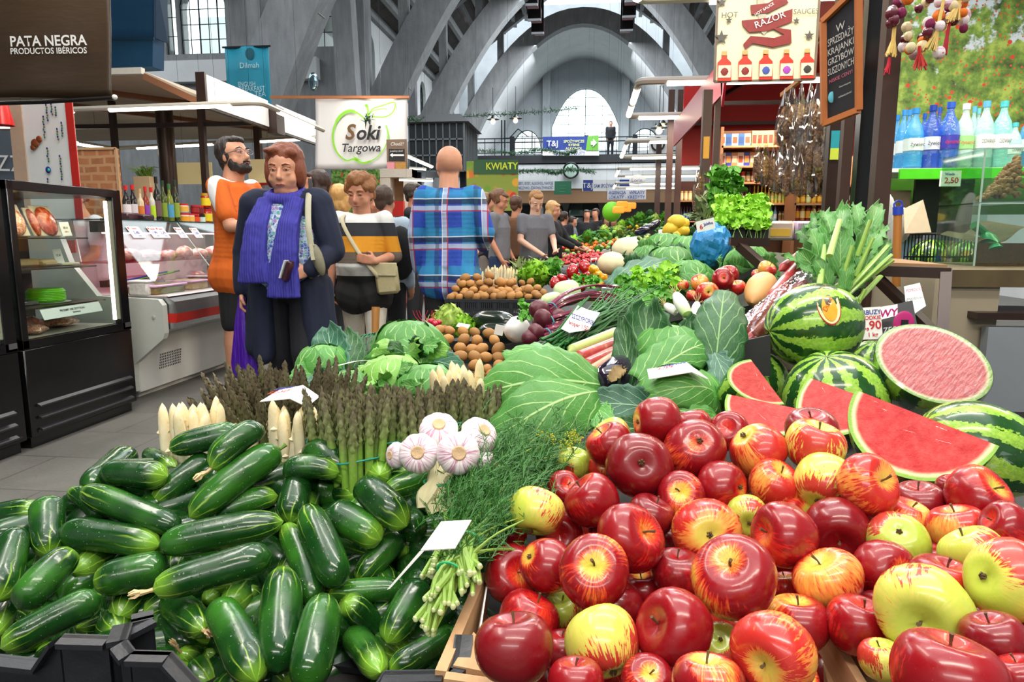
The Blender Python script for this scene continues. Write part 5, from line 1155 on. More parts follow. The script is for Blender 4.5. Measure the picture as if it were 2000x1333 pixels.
# dill and its cut stems ---------------------------------------------------------------------
DILL=sm('2f6a20',.55,var=.35,sc=25);DSTEM=sm('86a845',.5,var=.25,sc=40);DCUT=sm('c9d59a',.6);DYEL=sm('b5b526',.6,var=.3,sc=60)
def dill_bunch(label,cuts,tie,tip,spread,ns,nf,seed,group='dill bunches'):
 rs=random.Random(seed);tie=P(*tie);tip=P(*tip);e=thing('dill_bunch',label,'dill',tie,group);ms=MB();mf=MB();mc=MB()
 for i in range(ns):
  c=P(*cuts[i%len(cuts)])+V((rs.uniform(-.008,.008),rs.uniform(-.008,.008),rs.uniform(-.006,.006)));m=tie+V((rs.uniform(-.011,.011),rs.uniform(-.006,.006),rs.uniform(-.009,.009)))
  q=tip+V([rs.gauss(0,s)for s in spread]);r_=rs.uniform(.0022,.0042);ms.tube(catmull([c,m,m.lerp(q,.5)+V((0,0,.012)),q],4),[r_]*4+[r_*.7]*4+[r_*.4]*4+[.0006],6)
  mc.ball(c,(r_*1.02,)*3,6)
 D=(tip-tie)
 for i in range(nf):
  f=rs.uniform(.12,1.05);b=tie+D*f+V([rs.gauss(0,s*(.35+f*.7))for s in spread]);b.z+=.01
  d=(D.normalized()+V((rs.gauss(0,.5),rs.gauss(0,.5),rs.gauss(.25,.4)))).normalized();L=rs.uniform(.025,.05);mid=b+d*L*.5;end=b+d*L+V((0,0,-.006))
  mf.tube([b,mid,end],[.0007,.0006,.0004],3,cap=False)
  for k in range(9):
   p=b.lerp(end,(k+1)/10);dd=(d+V((rs.uniform(-1,1),rs.uniform(-1,1),rs.uniform(-.6,.8)))).normalized();mf.tube([p,p+dd*rs.uniform(.008,.016)],[.0006,.0003],3,cap=False)
 ms.build('stems',DSTEM,e);mc.build('cut_ends',DCUT,e);mf.build('fronds',DILL,e,smooth=False,fixn=False)
 ring=frame(D)
 MB().tube([tie+(ring[0]*cos(a)*.016+ring[1]*sin(a)*.013)for a in[k*pi/8 for k in range(17)]],.0018,6,cap=False).build('green_band',sm('22b06a',.5),e)
 return e
dill_bunch('large feathery dill bunch lying between cucumbers and apples',[(905,1130,.80),(925,1140,.79),(915,1160,.79),(932,1120,.8)],(915,1058,.86),(985,930,1.02),(.035,.03,.022),26,560,1)
dill_bunch('dill bunch behind the white price card',[(838,1120,.84),(858,1105,.84)],(893,1022,.93),(960,900,1.10),(.04,.03,.02),22,600,2)
dill_bunch('lower dill bunch whose hollow cut stems lie on the cucumbers',[(842,1165,.78),(822,1215,.77),(858,1195,.77),(835,1235,.765),(880,1180,.78)],(878,1118,.82),(950,1010,.93),(.03,.02,.012),30,300,3)
dill_bunch('dill bunch reaching up to the yellow flower heads',[(900,1010,.96)],(920,990,.98),(1080,885,1.14),(.05,.03,.02),22,760,4)
e=thing('dill_flower_heads','yellow-green dill flower heads at the tip of the dill','dill flowers',P(1100,875,1.12));mb=MB();ms=MB()
for i in range(16):
 c=P(R.uniform(1035,1150),R.uniform(850,905),R.uniform(1.08,1.16));b=c+V((-.05,-.02,-.04));ms.tube([b,c],[.001,.0008],4)
 for k in range(22):
  d=V((R.gauss(0,1),R.gauss(0,1),R.gauss(.5,1))).normalized()*R.uniform(.006,.014);ms.tube([c,c+d],.0003,3,cap=False);mb.ball(c+d,.0014,5)
mb.build('florets',DYEL,e);ms.build('stems',DSTEM,e)
# blank white price card on a pick
e=thing('price_card','blank white price card on a thin pick in front of the dill','price card',P(790,1110,.80));q=[P(822,1077,.76),P(889,1073,.76),P(921,1018,.80),P(862,1021,.80)]
MB().quad(*q,.0015).build('paper',CARD,e,smooth=False);MB().quad(P(756,1152,.76),P(762,1150,.76),P(828,1077,.76),P(820,1077,.76),.0012).build('pick',CARD,e,smooth=False)
# ================================================================ LEAFY HEAPS, MELONS, MIDDLE OF THE STALL
def leaf_mat(name,dark,lite,vein,freq=6.5,rough=.45,net=True):
 t=NT(name);u,v_,_=t.sep(t.n('ShaderNodeTexCoord').outputs['UV']);o=t.co()
 d=t.ma('ABSOLUTE',t.ma('SUBTRACT',u,.5));wob=t.ma('MULTIPLY',t.ma('SUBTRACT',t.noise(t.comb(u,v_,0),5,2),.5),.12)
 mid=t.mr(d,.004,.028,1,0);mid=t.ma('MULTIPLY',mid,t.mr(v_,.85,1,1,0))
 s_=t.ma('FRACT',t.ma('MULTIPLY',t.ma('ADD',t.ma('SUBTRACT',v_,t.ma('MULTIPLY',d,1.0)),wob),freq));side=t.mr(t.ma('ABSOLUTE',t.ma('SUBTRACT',s_,.5)),.025,.075,1,0)
 side=t.ma('MULTIPLY',side,t.mr(d,.3,.5,1,.25));f=t.ma('MAXIMUM',mid,t.ma('MULTIPLY',side,.75))
 if net:
  n=t.n('ShaderNodeTexVoronoi',feature='DISTANCE_TO_EDGE');t.l(t.comb(u,v_,0),n.inputs[0]);n.inputs['Scale'].default_value=14;f=t.ma('MAXIMUM',f,t.ma('MULTIPLY',t.mr(n.outputs[0],.0,.05,1,0),.16))
 h=t.n('ShaderNodeHueSaturation');t.l(t.ma('MULTIPLY_ADD',t.rnd(),.3,.85),h.inputs['Value']);t.l(t.mix(t.noise(o,9,4,.6),dark,lite),h.inputs['Color'])
 c=t.mix(t.ma('MULTIPLY',f,.8),h.outputs[0],vein);t.bump(t.ma('ADD',f,t.ma('MULTIPLY',t.noise(o,30,3),.5)),.45,.004);m=t.fin(c,rough,spec=.4)
 m.node_tree.nodes['Principled BSDF'].inputs['Subsurface Weight'].default_value=.0
 return m
CAB=leaf_mat('cabbage_leaf','2c6a2a','5c9e42','b4d88c',5);CABD=leaf_mat('dark_outer_leaf','17401f','2f6433','8fb878',5);CABL=leaf_mat('pale_cabbage_leaf','5fa03c','96c85c','d2ebb0',5);CABB_=leaf_mat('blue_green_leaf','2a5645','48785f','9cc09c',5)
RHL=leaf_mat('rhubarb_leaf','2c6a24','4f9436','a6c97a');LETL=leaf_mat('lettuce_leaf','6fb91f','a4dc3c','cdee7a',4,net=False);LETP=leaf_mat('pale_lettuce_leaf','a6cf4a','cfe87e','e6f3b4',4,net=False);CELL=leaf_mat('celery_leaf','2f7a1c','5fa62f','a6cf6a',4,net=False)
def leaf_mb(mb,b,t_,w_,n,bulge=.1,cup=.1,ruff=.06,seed=0,nu=10,nv=12,rf=5,tipw=.55):
 b=V(b);t_=V(t_);ax=t_-b;L=ax.length;d=ax/L;n=V(n);n=(n-d*n.dot(d)).normalized();s=d.cross(n)
 def f(u,v_):
  x=u*2-1;ww=w_*(max(.04,sin(pi*min(1,v_**.8)*.5+.0))if v_<.5 else 1)*(1 if v_<.5 else 1);ww=w_*(sin(pi*(v_*.9+.06)**.85))**tipw if v_<.99 else w_*.22
  q=b+ax*(v_-.06*x*x*(1-v_)+.04*abs(x))+s*x*ww+n*(bulge*L*sin(pi*v_)+cup*w_*x*x)
  e=abs(x)**2;r=ruff*w_*(e+.8*max(0,v_-.8)*3)
  return q+n*r*(sin(rf*v_*pi*2+seed+x)+.6*sin(rf*1.9*v_*pi*2+seed*2.1))+s*r*.6*cos(rf*2.3*v_*pi+seed)+n*.03*w_*nz(q,14,seed)
 mb.grid(f,nu,nv);return mb
def leafpx(name,mat,par,b,t_,wpx,n=None,bulge=.12,cup=.1,ruff=.08,seed=0,nu=12,nv=16,**k):
 B,T_=P(*b),P(*t_);w_=wpx*(b[2]+t_[2])/2/FPX
 nn=V(n)if n is not None else-ray((b[0]+t_[0])/2,(b[1]+t_[1])/2).normalized()+V((0,0,.35))
 o=leaf_mb(MB(),B,T_,w_,nn,bulge,cup,ruff,seed,nu,nv,**k).build(name,mat,par,ang=180);o.modifiers.new('thickness','SOLIDIFY').thickness=.0012
 return o
def wrapball(mb,c,r,seed=0,n=6,sq=.9,az0=0):
 """cabbage heart: overlapping leaves hugging a sphere"""
 for i in range(n):
  az=az0+i*2.4;R_=r*(1+.012*i)
  def f(u,v_,az=az,R_=R_,i=i):
   th=radians(165)*(1-v_)+radians(12+4*i)*v_;hw=radians(75)*sin(pi*(v_*.85+.1))**.6;a=az+(u*2-1)*hw
   rr=R_*(1+.02*sin(9*v_+seed+i)*abs(u-.5)*2+.03*abs(u*2-1)**4+.015*nz((a,th,i),3,seed))
   return V(c)+V((sin(th)*cos(a)*rr,sin(th)*sin(a)*rr,cos(th)*rr*sq))
  mb.grid(f,10,12)
 mb.ball(c,(r*.985,r*.985,r*.985*sq),16)
def cabbage(c,r,label,mats=(None,None),nout=5,seed=0,flare=1.5,group='cabbages',rest=None):
 m0=mats[0]or CAB;m1=mats[1]or CAB;c=V(c);e=thing('cabbage',label,'cabbage',c-V((0,0,r*.9)),group);rs=random.Random(seed)
 mb=MB();wrapball(mb,c,r,seed,az0=rs.random()*6);mb.build('head',m0,e,ang=180)
 for i in range(nout):
  az=i*6.283/nout+rs.random()*.5;d=V((cos(az),sin(az),0));b=c+d*r*.55-V((0,0,r*.85));t_=c+d*r*flare*rs.uniform(.85,1.1)+V((0,0,r*rs.uniform(-.2,.6)))
  o=leaf_mb(MB(),b,t_,r*rs.uniform(.6,.8),V((d.x*-.3,d.y*-.3,1)),-.12,.15,.12,rs.random()*6,10,12).build('outer_leaf',m1,e,ang=180);o.modifiers.new('thickness','SOLIDIFY').thickness=.0012
 return e
 # --- centre cabbage under the big leaf -------------------------------------------------------
c=P(1075,775,1.42);e=cabbage(c,.098,'big green cabbage in front centre wrapped by a large ribbed leaf',(CAB,CAB),2,3,1.1)
leafpx('ribbed_leaf',CAB,e,(1172,752,1.31),(938,770,1.30),78,None,.22,-.28,.05,1,16,22)
leafpx('lower_leaf',CABL if False else CAB,e,(1172,765,1.31),(965,858,1.22),72,None,.22,-.25,.05,4,16,22)
leafpx('top_leaf',CAB,e,(1120,700,1.42),(985,690,1.42),32,(0,-.4,1),.12,-.2,.12,2)
leafpx('side_leaf',CABD,e,(1000,870,1.25),(925,800,1.3),38,None,.1,.1,.1,5)
leafpx('side_leaf',CAB,e,(1165,790,1.3),(1185,850,1.22),26,None,.1,.1,.2,6)
# --- right cabbage with flaring dark leaves ----------------------------------------------------
c=P(1325,790,1.38);e=cabbage(c,.088,'cabbage with tall dark flaring leaves and a folded price card, left of the melon wedges',(CAB,CABD),0,7)
c2=P(1310,715,1.55)
mb=MB();wrapball(mb,c2,.105,3);mb.build('rear_head',CAB,e,ang=180)
leafpx('flaring_leaf',CABD,e,(1262,770,1.42),(1262,600,1.55),62,None,-.1,.35,.1,1,16,22)
leafpx('flaring_leaf',CABD,e,(1225,770,1.40),(1218,630,1.5),30,(-.5,-.8,.3),-.05,.3,.14,2)
leafpx('folded_leaf',CAB,e,(1248,745,1.38),(1385,668,1.48),48,None,.1,-.2,.06,3,14,18)
leafpx('flaring_leaf',CABD,e,(1395,735,1.42),(1415,565,1.58),52,None,.12,-.35,.1,4,16,20)
leafpx('curled_leaf',CABD,e,(1340,700,1.5),(1365,618,1.55),30,None,.1,.3,.25,6)
leafpx('pale_crumpled_leaf',CABB_,e,(1395,690,1.42),(1440,800,1.32),26,None,.1,.2,.3,5)
leafpx('front_leaf',CAB,e,(1400,770,1.33),(1270,770,1.27),42,None,.25,-.3,.08,7,14,18)
leafpx('front_leaf',CAB,e,(1275,800,1.28),(1400,820,1.26),34,None,.15,-.2,.15,8)
leafpx('low_leaf',CABB_,e,(1290,800,1.3),(1140,790,1.3),40,None,.1,.15,.15,9)
leafpx('low_leaf',CABD,e,(1290,840,1.26),(1170,845,1.22),28,None,.1,.15,.2,10)
e,c,ux,uy,H_=bent_card('price_card','white card with red and blue numbers folded over the right cabbage',(1268,742,1.26),(1383,742,1.27),(1343,711,1.30),(1264,723,1.31),(1350,728,1.255),(1342,710,1.30),[])
text('KAPUSTA',e,c+ux*.014+uy*.006,-ux,-uy,.010,INKB,wmax=.04,off=.009,bold=.03);text('2,99',e,c-ux*.006-uy*.001,ux,uy,.013,INKR,wmax=.05,off=.009,bold=.03)
# --- left cabbage heap ---------------------------------------------------------------------------
LC=[((632,720,1.78),.07,'cabbage under the tall upright leaf at the aisle edge of the stall',1),((800,690,1.85),.1,'large pale-ribbed cabbage at the back of the left heap below the potatoes',2),((770,748,1.62),.075,'light green cabbage in the middle of the left heap',3),((835,765,1.55),.07,'cabbage behind the asparagus tips, right end of the left heap',4),((690,775,1.6),.07,'small cabbage just behind the dark asparagus',5)]
ES=[cabbage(P(*p_),r,lb,(CAB if k!=3 else CABL,CAB),3,k,1.35)for p_,r,lb,k in LC]
leafpx('upright_leaf',CABB_,ES[0],(640,760,1.72),(640,642,1.86),52,(-.25,-1,.35),-.06,.18,.08,1,16,22)
leafpx('upright_leaf',CABD,ES[0],(690,740,1.80),(672,650,1.92),36,(.3,-1,.3),.05,.2,.1,2)
leafpx('drooping_leaf',CAB,ES[0],(630,720,1.75),(570,770,1.66),34,None,.1,.1,.1,3)
leafpx('drooping_leaf',CABB_,ES[0],(640,740,1.72),(600,790,1.6),30,None,.1,.1,.1,13)
leafpx('arched_leaf',CABD,ES[1],(830,660,1.85),(728,672,1.85),30,(0,-.5,1),.28,-.2,.1,4)
leafpx('ribbed_leaf',CAB,ES[1],(838,700,1.75),(765,690,1.72),42,None,.2,-.3,.06,5)
leafpx('ribbed_leaf',CAB,ES[1],(828,735,1.68),(815,668,1.76),26,None,.1,.15,.1,6)
leafpx('side_leaf',CABB_,ES[1],(838,705,1.78),(902,722,1.72),28,None,.1,.1,.1,7)
leafpx('curled_leaf',CABL,ES[2],(790,735,1.6),(700,720,1.6),24,(0,-.6,1),.25,-.2,.15,8);leafpx('curled_leaf',CABL,ES[2],(770,775,1.55),(690,765,1.55),26,(0,-.6,1),.25,-.2,.15,9)
leafpx('curled_leaf',CAB,ES[2],(705,755,1.62),(600,770,1.6),24,None,.15,.1,.15,10);leafpx('ribbed_leaf',CABB_,ES[3],(820,740,1.55),(870,790,1.48),30,None,.2,-.1,.1,11)
leafpx('ribbed_leaf',CAB,ES[3],(800,790,1.5),(850,735,1.56),26,None,.15,.1,.2,12);leafpx('curled_leaf',CAB,ES[4],(705,790,1.58),(650,760,1.6),28,None,.15,.2,.15,12)
def clutter(e,x,y,d,n,w_,mats,sx=40,sy=24,seed=0):
 rs=random.Random(seed)
 for i in range(n):
  a=rs.uniform(0,6.28);px=x+rs.uniform(-sx,sx);py=y+rs.uniform(-sy,sy);l=w_*rs.uniform(1.1,1.7);leafpx('loose_leaf',rs.choice(mats),e,(px,py,d+.04),(px+cos(a)*l,py-abs(sin(a))*l*.8+6,d-rs.uniform(.0,.06)),w_*rs.uniform(.5,.8),(rs.uniform(-.5,.5),-1,rs.uniform(.2,.9)),rs.uniform(-.15,.2),rs.uniform(-.25,.3),.22,seed+i,10,12)
clutter(ES[0],650,745,1.66,7,30,(CAB,CABB_,CABD),seed=1);clutter(ES[1],790,700,1.70,8,30,(CAB,CABD,CABL),seed=2);clutter(ES[2],745,760,1.54,8,26,(CABL,CAB,CABL),seed=3);clutter(ES[3],845,770,1.46,6,26,(CAB,CABB_,CAB),seed=4);clutter(ES[4],690,782,1.52,5,24,(CAB,CABL),seed=5)
e=thing('price_card','thin card seen edge-on lying on the left cabbage heap','price card',P(690,710,1.66));MB().quad(P(648,718,1.64),P(700,706,1.64),P(728,704,1.74),P(690,707,1.76),.0015).build('paper',CARD,e,smooth=False)
e=thing('hand_rake','garden hand rake with a wooden handle and green wire behind the cabbages','rake',P(733,660,2.0));MB().tube([P(733,650,1.98),P(734,600,1.98)],[.0105,.0125],10).build('handle',sm('a8713c',.4,sc=20),e);mb=MB()
for i in range(5):
 x=700+i*6;mb.tube(catmull([P(732,655,1.98),P(x+8,655-i,1.98),P(x,665+i,1.96),P(x+2,690,1.95)],4),.0016,5)
for y in(660,672):mb.tube([P(698,y+6,1.95),P(728,y-6,1.97)],.0013,5)
mb.build('wire_head',sm('1f7a4a',.4),e)
# --- potatoes ----------------------------------------------------------------------------------------
t=NT('potato_skin');v=t.co();c=t.mix(t.noise(v,40,5,.65),'93622e','c48f4c');c=t.mix(t.mr(t.vor(v,85),.08,.16,.7,0),c,'5e3d1e');h=t.n('ShaderNodeHueSaturation');t.l(t.ma('MULTIPLY_ADD',t.rnd(),.4,.78),h.inputs['Value']);t.l(c,h.inputs['Color']);t.bump(t.noise(v,50,3),.3,.003);POT=t.fin(h.outputs[0],.6)
PTM=[]
for s_ in range(5):
 o=MB().ball((0,0,0),(1,.82,.78),14,fn=lambda q,a,f,s_=s_:q*(1+.09*nz(q,1.4,s_))).build('potato',POT,ang=180);PTM.append(o.data);bpy.data.objects.remove(o)
def blob(name,mesh,c,r,label,cat,group,sq=1):
 e=bpy.data.objects.new(name,mesh);C.objects.link(e);place(e,axis_m(c,(R.uniform(-1,1),R.uniform(-1,1),R.uniform(.2,1)),None,r));return tag(e,label,cat,group)
def heap(name,meshes,label,cat,group,spots,jit=0):
 for(px,py,dpx,d)in spots:
  c=P(px,py,d);blob(name,meshes(R)if callable(meshes)else R.choice(meshes),c,dpx*d/2/FPX,label,cat,group)
def rows(x0,x1,ytop,ybot,dpx,d0,d1,tri=.5,top=None):
 """heap silhouette: spots in staggered rows from the back (ytop) to the front (ybot)"""
 out=[];n=max(1,int((ybot-ytop)/(dpx*.62)))
 for j in range(n+1):
  f=j/n;y=ytop+(ybot-ytop)*f;hw=(x1-x0)/2*(tri+(1-tri)*f);cx=(x0+x1)/2 if top is None else top+((x0+x1)/2-top)*f
  k=max(1,int(2*hw/(dpx*.86)))
  for i in range(k+1):out.append((cx-hw+2*hw*i/k+R.uniform(-.2,.2)*dpx,y+R.uniform(-.15,.15)*dpx,dpx*R.uniform(.85,1.2),d0+(d1-d0)*f+R.uniform(-.02,.02)))
 return out
heap('potato',PTM,'new potato in the near heap beside the cabbages','potato','near potatoes',rows(845,985,648,735,27,2.45,2.15,.75,905))
heap('potato',PTM,'brown potato heaped in the black slatted crate in front of the plaid-shirted man','potato','potatoes in the slatted crate',rows(880,1066,541,580,19,4.35,4.12,.25,935)+rows(890,1062,552,575,18,4.4,4.2,.8,970))
e=thing('plastic_crate','black slatted crate full of potatoes in front of the plaid-shirted man','crate',tuple(P(970,615,4.15)),'vegetable crates mid stall');a,b=P(872,584,4.05),P(1056,584,4.05);mb=MB();zb=P(970,617,4.05).z
mb.b2(a.x,b.x,a.y-.01,a.y,a.z-.018,a.z);mb.b2(a.x,b.x,a.y-.01,a.y,zb,zb+.02)
n=46
for i in range(n+1):x=a.x+(b.x-a.x)*i/n;mb.b2(x-(.003 if i%8 else.01),x+(.003 if i%8 else.01),a.y-.008,a.y,zb,a.z)
mb.build('slatted_front',BCR,e,smooth=False)
mb=MB();mb.b2(a.x,a.x+.008,a.y,a.y+.38,zb,a.z);mb.b2(b.x-.008,b.x,a.y,a.y+.38,zb,a.z);mb.b2(a.x,b.x,a.y+.37,a.y+.38,zb,a.z);mb.b2(a.x,b.x,a.y,a.y+.38,zb,zb+.01);mb.build('crate_shell',BCR,e,smooth=False)
for i,(px,n_,rad)in enumerate(((942,6,.035),(965,9,.04),(982,10,.045),(998,6,.035))):
 tp=P(px,522+(6 if i in(0,3)else 0),4.9);bundle((tp.x,tp.y,tp.z-.19),(0,0,1),rad,n_,WM,BWH,.08,'white asparagus bundle behind the potato crate, %s'%('leftmost','second from the left','third from the left','rightmost')[i],group='asparagus behind the potatoes')
 # --- lettuces, radishes, courgettes, beets ---------------------------------------------------------------
def lettuce(c,r,mat,label,n=26,seed=0,cat='lettuce',group=None,name='lettuce',ruff=.28,low=False):
 rs=random.Random(seed);e=None;mb=MB();c=V(c)
 for i in range(n):
  f=i/n;az=i*2.4;d=V((cos(az),sin(az),0));el=.15+1.2*(1-f);b=c-V((0,0,r*.5));t_=c+d*r*(.25+.8*f)+V((0,0,r*(.75-.75*f)))
  leaf_mb(mb,b,t_,r*.42,V((-d.x,-d.y,.8)),-.1,.25,ruff,rs.random()*6,6 if low else 8,7 if low else 9,rf=4)
 mb.ball(c-V((0,0,r*.15)),(r*.6,r*.6,r*.5),10)
 return tag(mb.build(name,mat,ang=180),label,cat,group)
lettuce(P(878,632,2.75),.1,LETP,'pale lettuce head beside the radishes at the aisle edge',30,1);lettuce(P(905,640,2.7),.07,LETL,'small bright lettuce behind the near potatoes',20,2)
lettuce(P(1045,540,4.9),.15,LETL,'bright green curly lettuce right of the potato crate',44,3,ruff=.4)
RAD=sm('c2183c',.3,coat=.3);o=MB().ball((0,0,0),1,10).build('r',RAD);RDM=o.data;bpy.data.objects.remove(o)
heap('radish',[RDM],'red radish in the bunch next to the pale lettuce','radish','radishes beside the lettuce',[(832,632,12,2.6),(842,628,13,2.6),(850,633,12,2.58),(858,630,11,2.6),(838,638,11,2.55),(868,641,11,2.5),(828,640,11,2.55)])
mb=MB()
for i in range(7):a=P(R.uniform(820,860),630,2.6);mb.tube(catmull([a,a+V((-.02,0,.02)),a+V((-.03+.02*i%.03,0,.045))],4),.001,4)
tag(mb.build('radish_roots',RAD),'thin red radish roots curling up at the aisle edge','roots')
def caps(name,label,cat,a,b,r,mat,group=None,n=14,prof=None,kids_=None):
 a=P(*a);b=P(*b);d=b-a;L=d.length;mb=MB();pr_=[]
 for i in range(n+1):
  f=i/n;rr=(prof(f)if prof else(1-abs(2*f-1)**3.2)**.5)*r;pr_.append((rr if 0<i<n else 0,L*f))
 o=mb.lathe(pr_,(0,0,0),16).build(name,mat);place(o,axis_m(a,d));return tag(o,label,cat,group)
DKZ=sm('16241a',.2,var=.4,sc=14,coat=.4)
caps('courgette','very dark green courgette lying behind the near potatoes','courgette',(925,628,2.75),(1005,632,2.6),.045,DKZ);caps('courgette','dark courgette next to the white radish','courgette',(935,650,2.6),(1010,655,2.5),.04,DKZ)
caps('white_radish','fat white radish beside the beetroots','radish',(1022,628,2.35),(998,660,2.3),.042,sm('e9e6e4',.35,coat=.2))
card('price_card','small white card stuck upright behind the near potatoes',P(975,645,2.3),(1,0,-.2),(.25,-.1,1),.03,.035,[]);card('price_card','white card lying in front of the pale lettuce',P(905,637,2.5),(1,-.4,-.1),(.3,.6,.5),.05,.02,[])
BEET=sm('5a1828',.45,var=.35,sc=30,bump=.2);BST=sm('7a1440',.3,var=.25,sc=30,coat=.3)
bs=lambda f:max(0,(sin(pi*min(1,f*.95+.03)))**.6*(1-.25*f))
for i,(a,b,r,lb)in enumerate((((1072,612,2.05),(1038,600,2.0),.034,'beetroot at the top of the beet bunches with purple stems'),((1075,618,1.98),(1048,628,1.95),.034,'large beetroot facing the viewer below the top one'),((1064,648,1.9),(1030,652,1.9),.03,'dusty beetroot in the lower bunch'),((1062,632,2.0),(1040,640,2.0),.026,'dark beetroot between the upper and the lower bunch'),((1050,662,1.88),(1020,660,1.9),.026,'beetroot lowest beside the white radish'),((1100,612,2.06),(1080,618,2.0),.022,'greenish beetroot behind the blue-banded stems'))):
 caps('beetroot',lb,'beetroot',a,b,r,BEET,'beetroots',prof=lambda f:bs(1-f))
for k,(ps,n_,lb)in enumerate(((((1072,606,2.02),(1110,582,2.1),(1160,572,2.25),(1205,580,2.3)),11,'thick bunch of purple beet stems arching to the right'),(((1068,630,1.95),(1100,622,2.0),(1130,615,2.1),(1150,618,2.15)),9,'second bunch of purple beet stems with a blue band'),(((1062,655,1.9),(1090,648,1.95),(1110,640,2.05),(1120,640,2.1)),6,'lowest bunch of beet stems next to the chives'))):
 e=thing('beet_stems',lb,'beet stems',P(*ps[0]),'beet stem bunches');mb=MB()
 for i in range(n_):
  o_=V((R.uniform(-.004,.004),R.uniform(-.012,.012),R.uniform(-.013,.013)));mb.tube(catmull([P(*p_)+o_*(1+j*.5)for j,p_ in enumerate(ps)],4),[.0042-.0001*j for j in range(13)],6)
 mb.build('stems',BST,e);c=P(*ps[0]).lerp(P(*ps[1]),.15);d=(P(*ps[1])-P(*ps[0]));s_,u_=frame(d);MB().tube([c+(s_*cos(a)+u_*sin(a))*.017 for a in[q*pi/6 for q in range(13)]],.002,5,cap=False).build('band',sm('3f9aa8',.5),e)
def tuft(name,label,cat,reg,n,L,w_,mat,stem=None,group=None,dirz=.5,seed=0,ns=0,split=1):
 """leafy herb heap: reg=(px0,px1,py0,py1,d0,d1)"""
 rs=random.Random(seed);e=thing(name,label,cat,P((reg[0]+reg[1])/2,reg[3],reg[5]),group);mb=MB();ms=MB()
 for i in range(n):
  f=rs.random();b=P(reg[0]+(reg[1]-reg[0])*rs.random(),reg[2]+(reg[3]-reg[2])*f,reg[4]+(reg[5]-reg[4])*f)
  for k in range(split):
   d=V((rs.gauss(0,.8),rs.gauss(-.25,.8),rs.gauss(dirz,.5))).normalized();ll=L*rs.uniform(.6,1.2)
   leaf_mb(mb,b-d*ll*.3,b+d*ll*.7,ll*w_,(rs.gauss(0,.5),-.6+rs.gauss(0,.5),1),.1,.2,.18,rs.random()*6,4,5,rf=2)
  if i<ns:ms.tube([b-V((0,0,L*2))-d*L,b],[.0022,.001],4)
 mb.build('leaves',mat,e,ang=180)
 if ns:ms.build('stems',stem or DSTEM,e)
 return e
tuft('beet_leaves','dark green beet leaves with reddish stems behind the chive card','leaves',(1155,1210,575,640,2.4,2.1),60,.035,.45,CELL,seed=2);tuft('parsley_bunch','dark parsley sprigs left of the beetroots','parsley',(1015,1045,590,625,2.3,2.15),60,.02,.5,CELL,seed=3)
tuft('celery_leaves','light green celery leaves heaped above the chives','celery',(1200,1310,545,600,2.7,2.3),150,.045,.5,CELL,seed=4);tuft('celery_leaves','yellow-green leafy tops behind the blue-green leaf','celery',(1235,1325,525,585,2.75,2.5),90,.045,.5,LETL,seed=5)
tuft('parsley_bunch','dark curly parsley in front of the red peppers','parsley',(1118,1170,540,562,3.9,3.7),90,.03,.5,CELL,seed=6)
KOH=sm('c6d9a0',.4,var=.1,sc=12)
caps('kohlrabi','large pale green kohlrabi behind the beet stems','kohlrabi',(1080,578,2.7),(1135,568,2.7),.05,KOH);caps('kohlrabi','long pale kohlrabi lower left of the large one','kohlrabi',(1058,590,2.5),(1095,580,2.55),.025,KOH)
GRS=NT('chive_green');v=GRS.co();GRS.fin(GRS.mix(GRS.noise(v,30,3),'174e20','2f7a30'),.5)
e=thing('chives','big bunch of long dark green chives reaching up to the right','chives',P(1060,685,1.6));mb=MB()
for i in range(70):
 f=i/70;a=P(1052+110*f*R.uniform(.5,1),662+24*R.random()-8*f,1.68+.1*R.random());m_=P(1150+R.uniform(-20,30),630+R.uniform(-15,18),1.86+R.uniform(-.04,.05));b=P(1215+R.uniform(-40,90),580+R.uniform(-28,50),2.1+R.uniform(-.1,.15));mb.tube(catmull([a,m_,b],5),[.0032]*6+[.0026,.002,.0014,.001,.0006],6)
for i in range(3):
 mb.tube(catmull([P(1085+i*5,652,1.75),P(1110+i*3,620,1.78),P(1135+i*8,590-i*5,1.85)],5),.003,6)
mb.build('stalks',GRS.m,e)
e,c,ux,uy,H_=bent_card('price_card','curled white card with purple lettering stuck in the chives',(1096,643,1.72),(1150,645,1.72),(1172,612,1.8),(1129,598,1.82),(1112,651,1.70),(1150,607,1.80),[])
text('SZCZYPIOREK',e,P(1138,622,1.735),P(1156,628,1.74)-P(1120,616,1.74),UZ,.012,INKB,wmax=.06,off=.02,bold=.03);text('koper 1,50',e,P(1130,634,1.72),P(1156,640,1.73)-P(1120,628,1.73),UZ,.011,INKR,wmax=.05,off=.02,bold=.03)
RHU=NT('rhubarb_stalk');v=RHU.co();c=RHU.mix(RHU.noise(RHU.vm('MULTIPLY',v,(6,6,6)),2,3),'9c222c','bd4f48');RHU.fin(RHU.mix(RHU.mr(RHU.noise(v,60,3),.5,.75,0,.4),c,'d9b08a'),.35,coat=.3);RHUM=RHU.m;RHG=sm('a9b864',.35,var=.2,sc=20);RHT=sm('b88a6a',.4,var=.25,sc=30)
for i,(a,b,m_,lb)in enumerate((((1110,688,1.5),(1210,650,1.65),RHG,'pale green stalk, topmost of the pile beside the chives'),((1125,700,1.48),(1212,668,1.6),RHUM,'broad red rhubarb stalk beneath the green one'),((1140,715,1.46),(1214,682,1.58),RHUM,'glossy red rhubarb stalk in the middle of the pile'),((1120,692,1.53),(1212,660,1.66),RHT,'tan rhubarb stalk between green and red'),((1150,728,1.45),(1214,692,1.55),RHT,'pinkish stalk next to the eggplant'),((1160,735,1.44),(1214,702,1.54),RHG,'green stalk lowest beside the eggplant'))):
 caps('rhubarb_stalk',lb,'rhubarb',a,b,.016,m_,'rhubarb stalks by the chives',prof=lambda f:.85+.15*f)
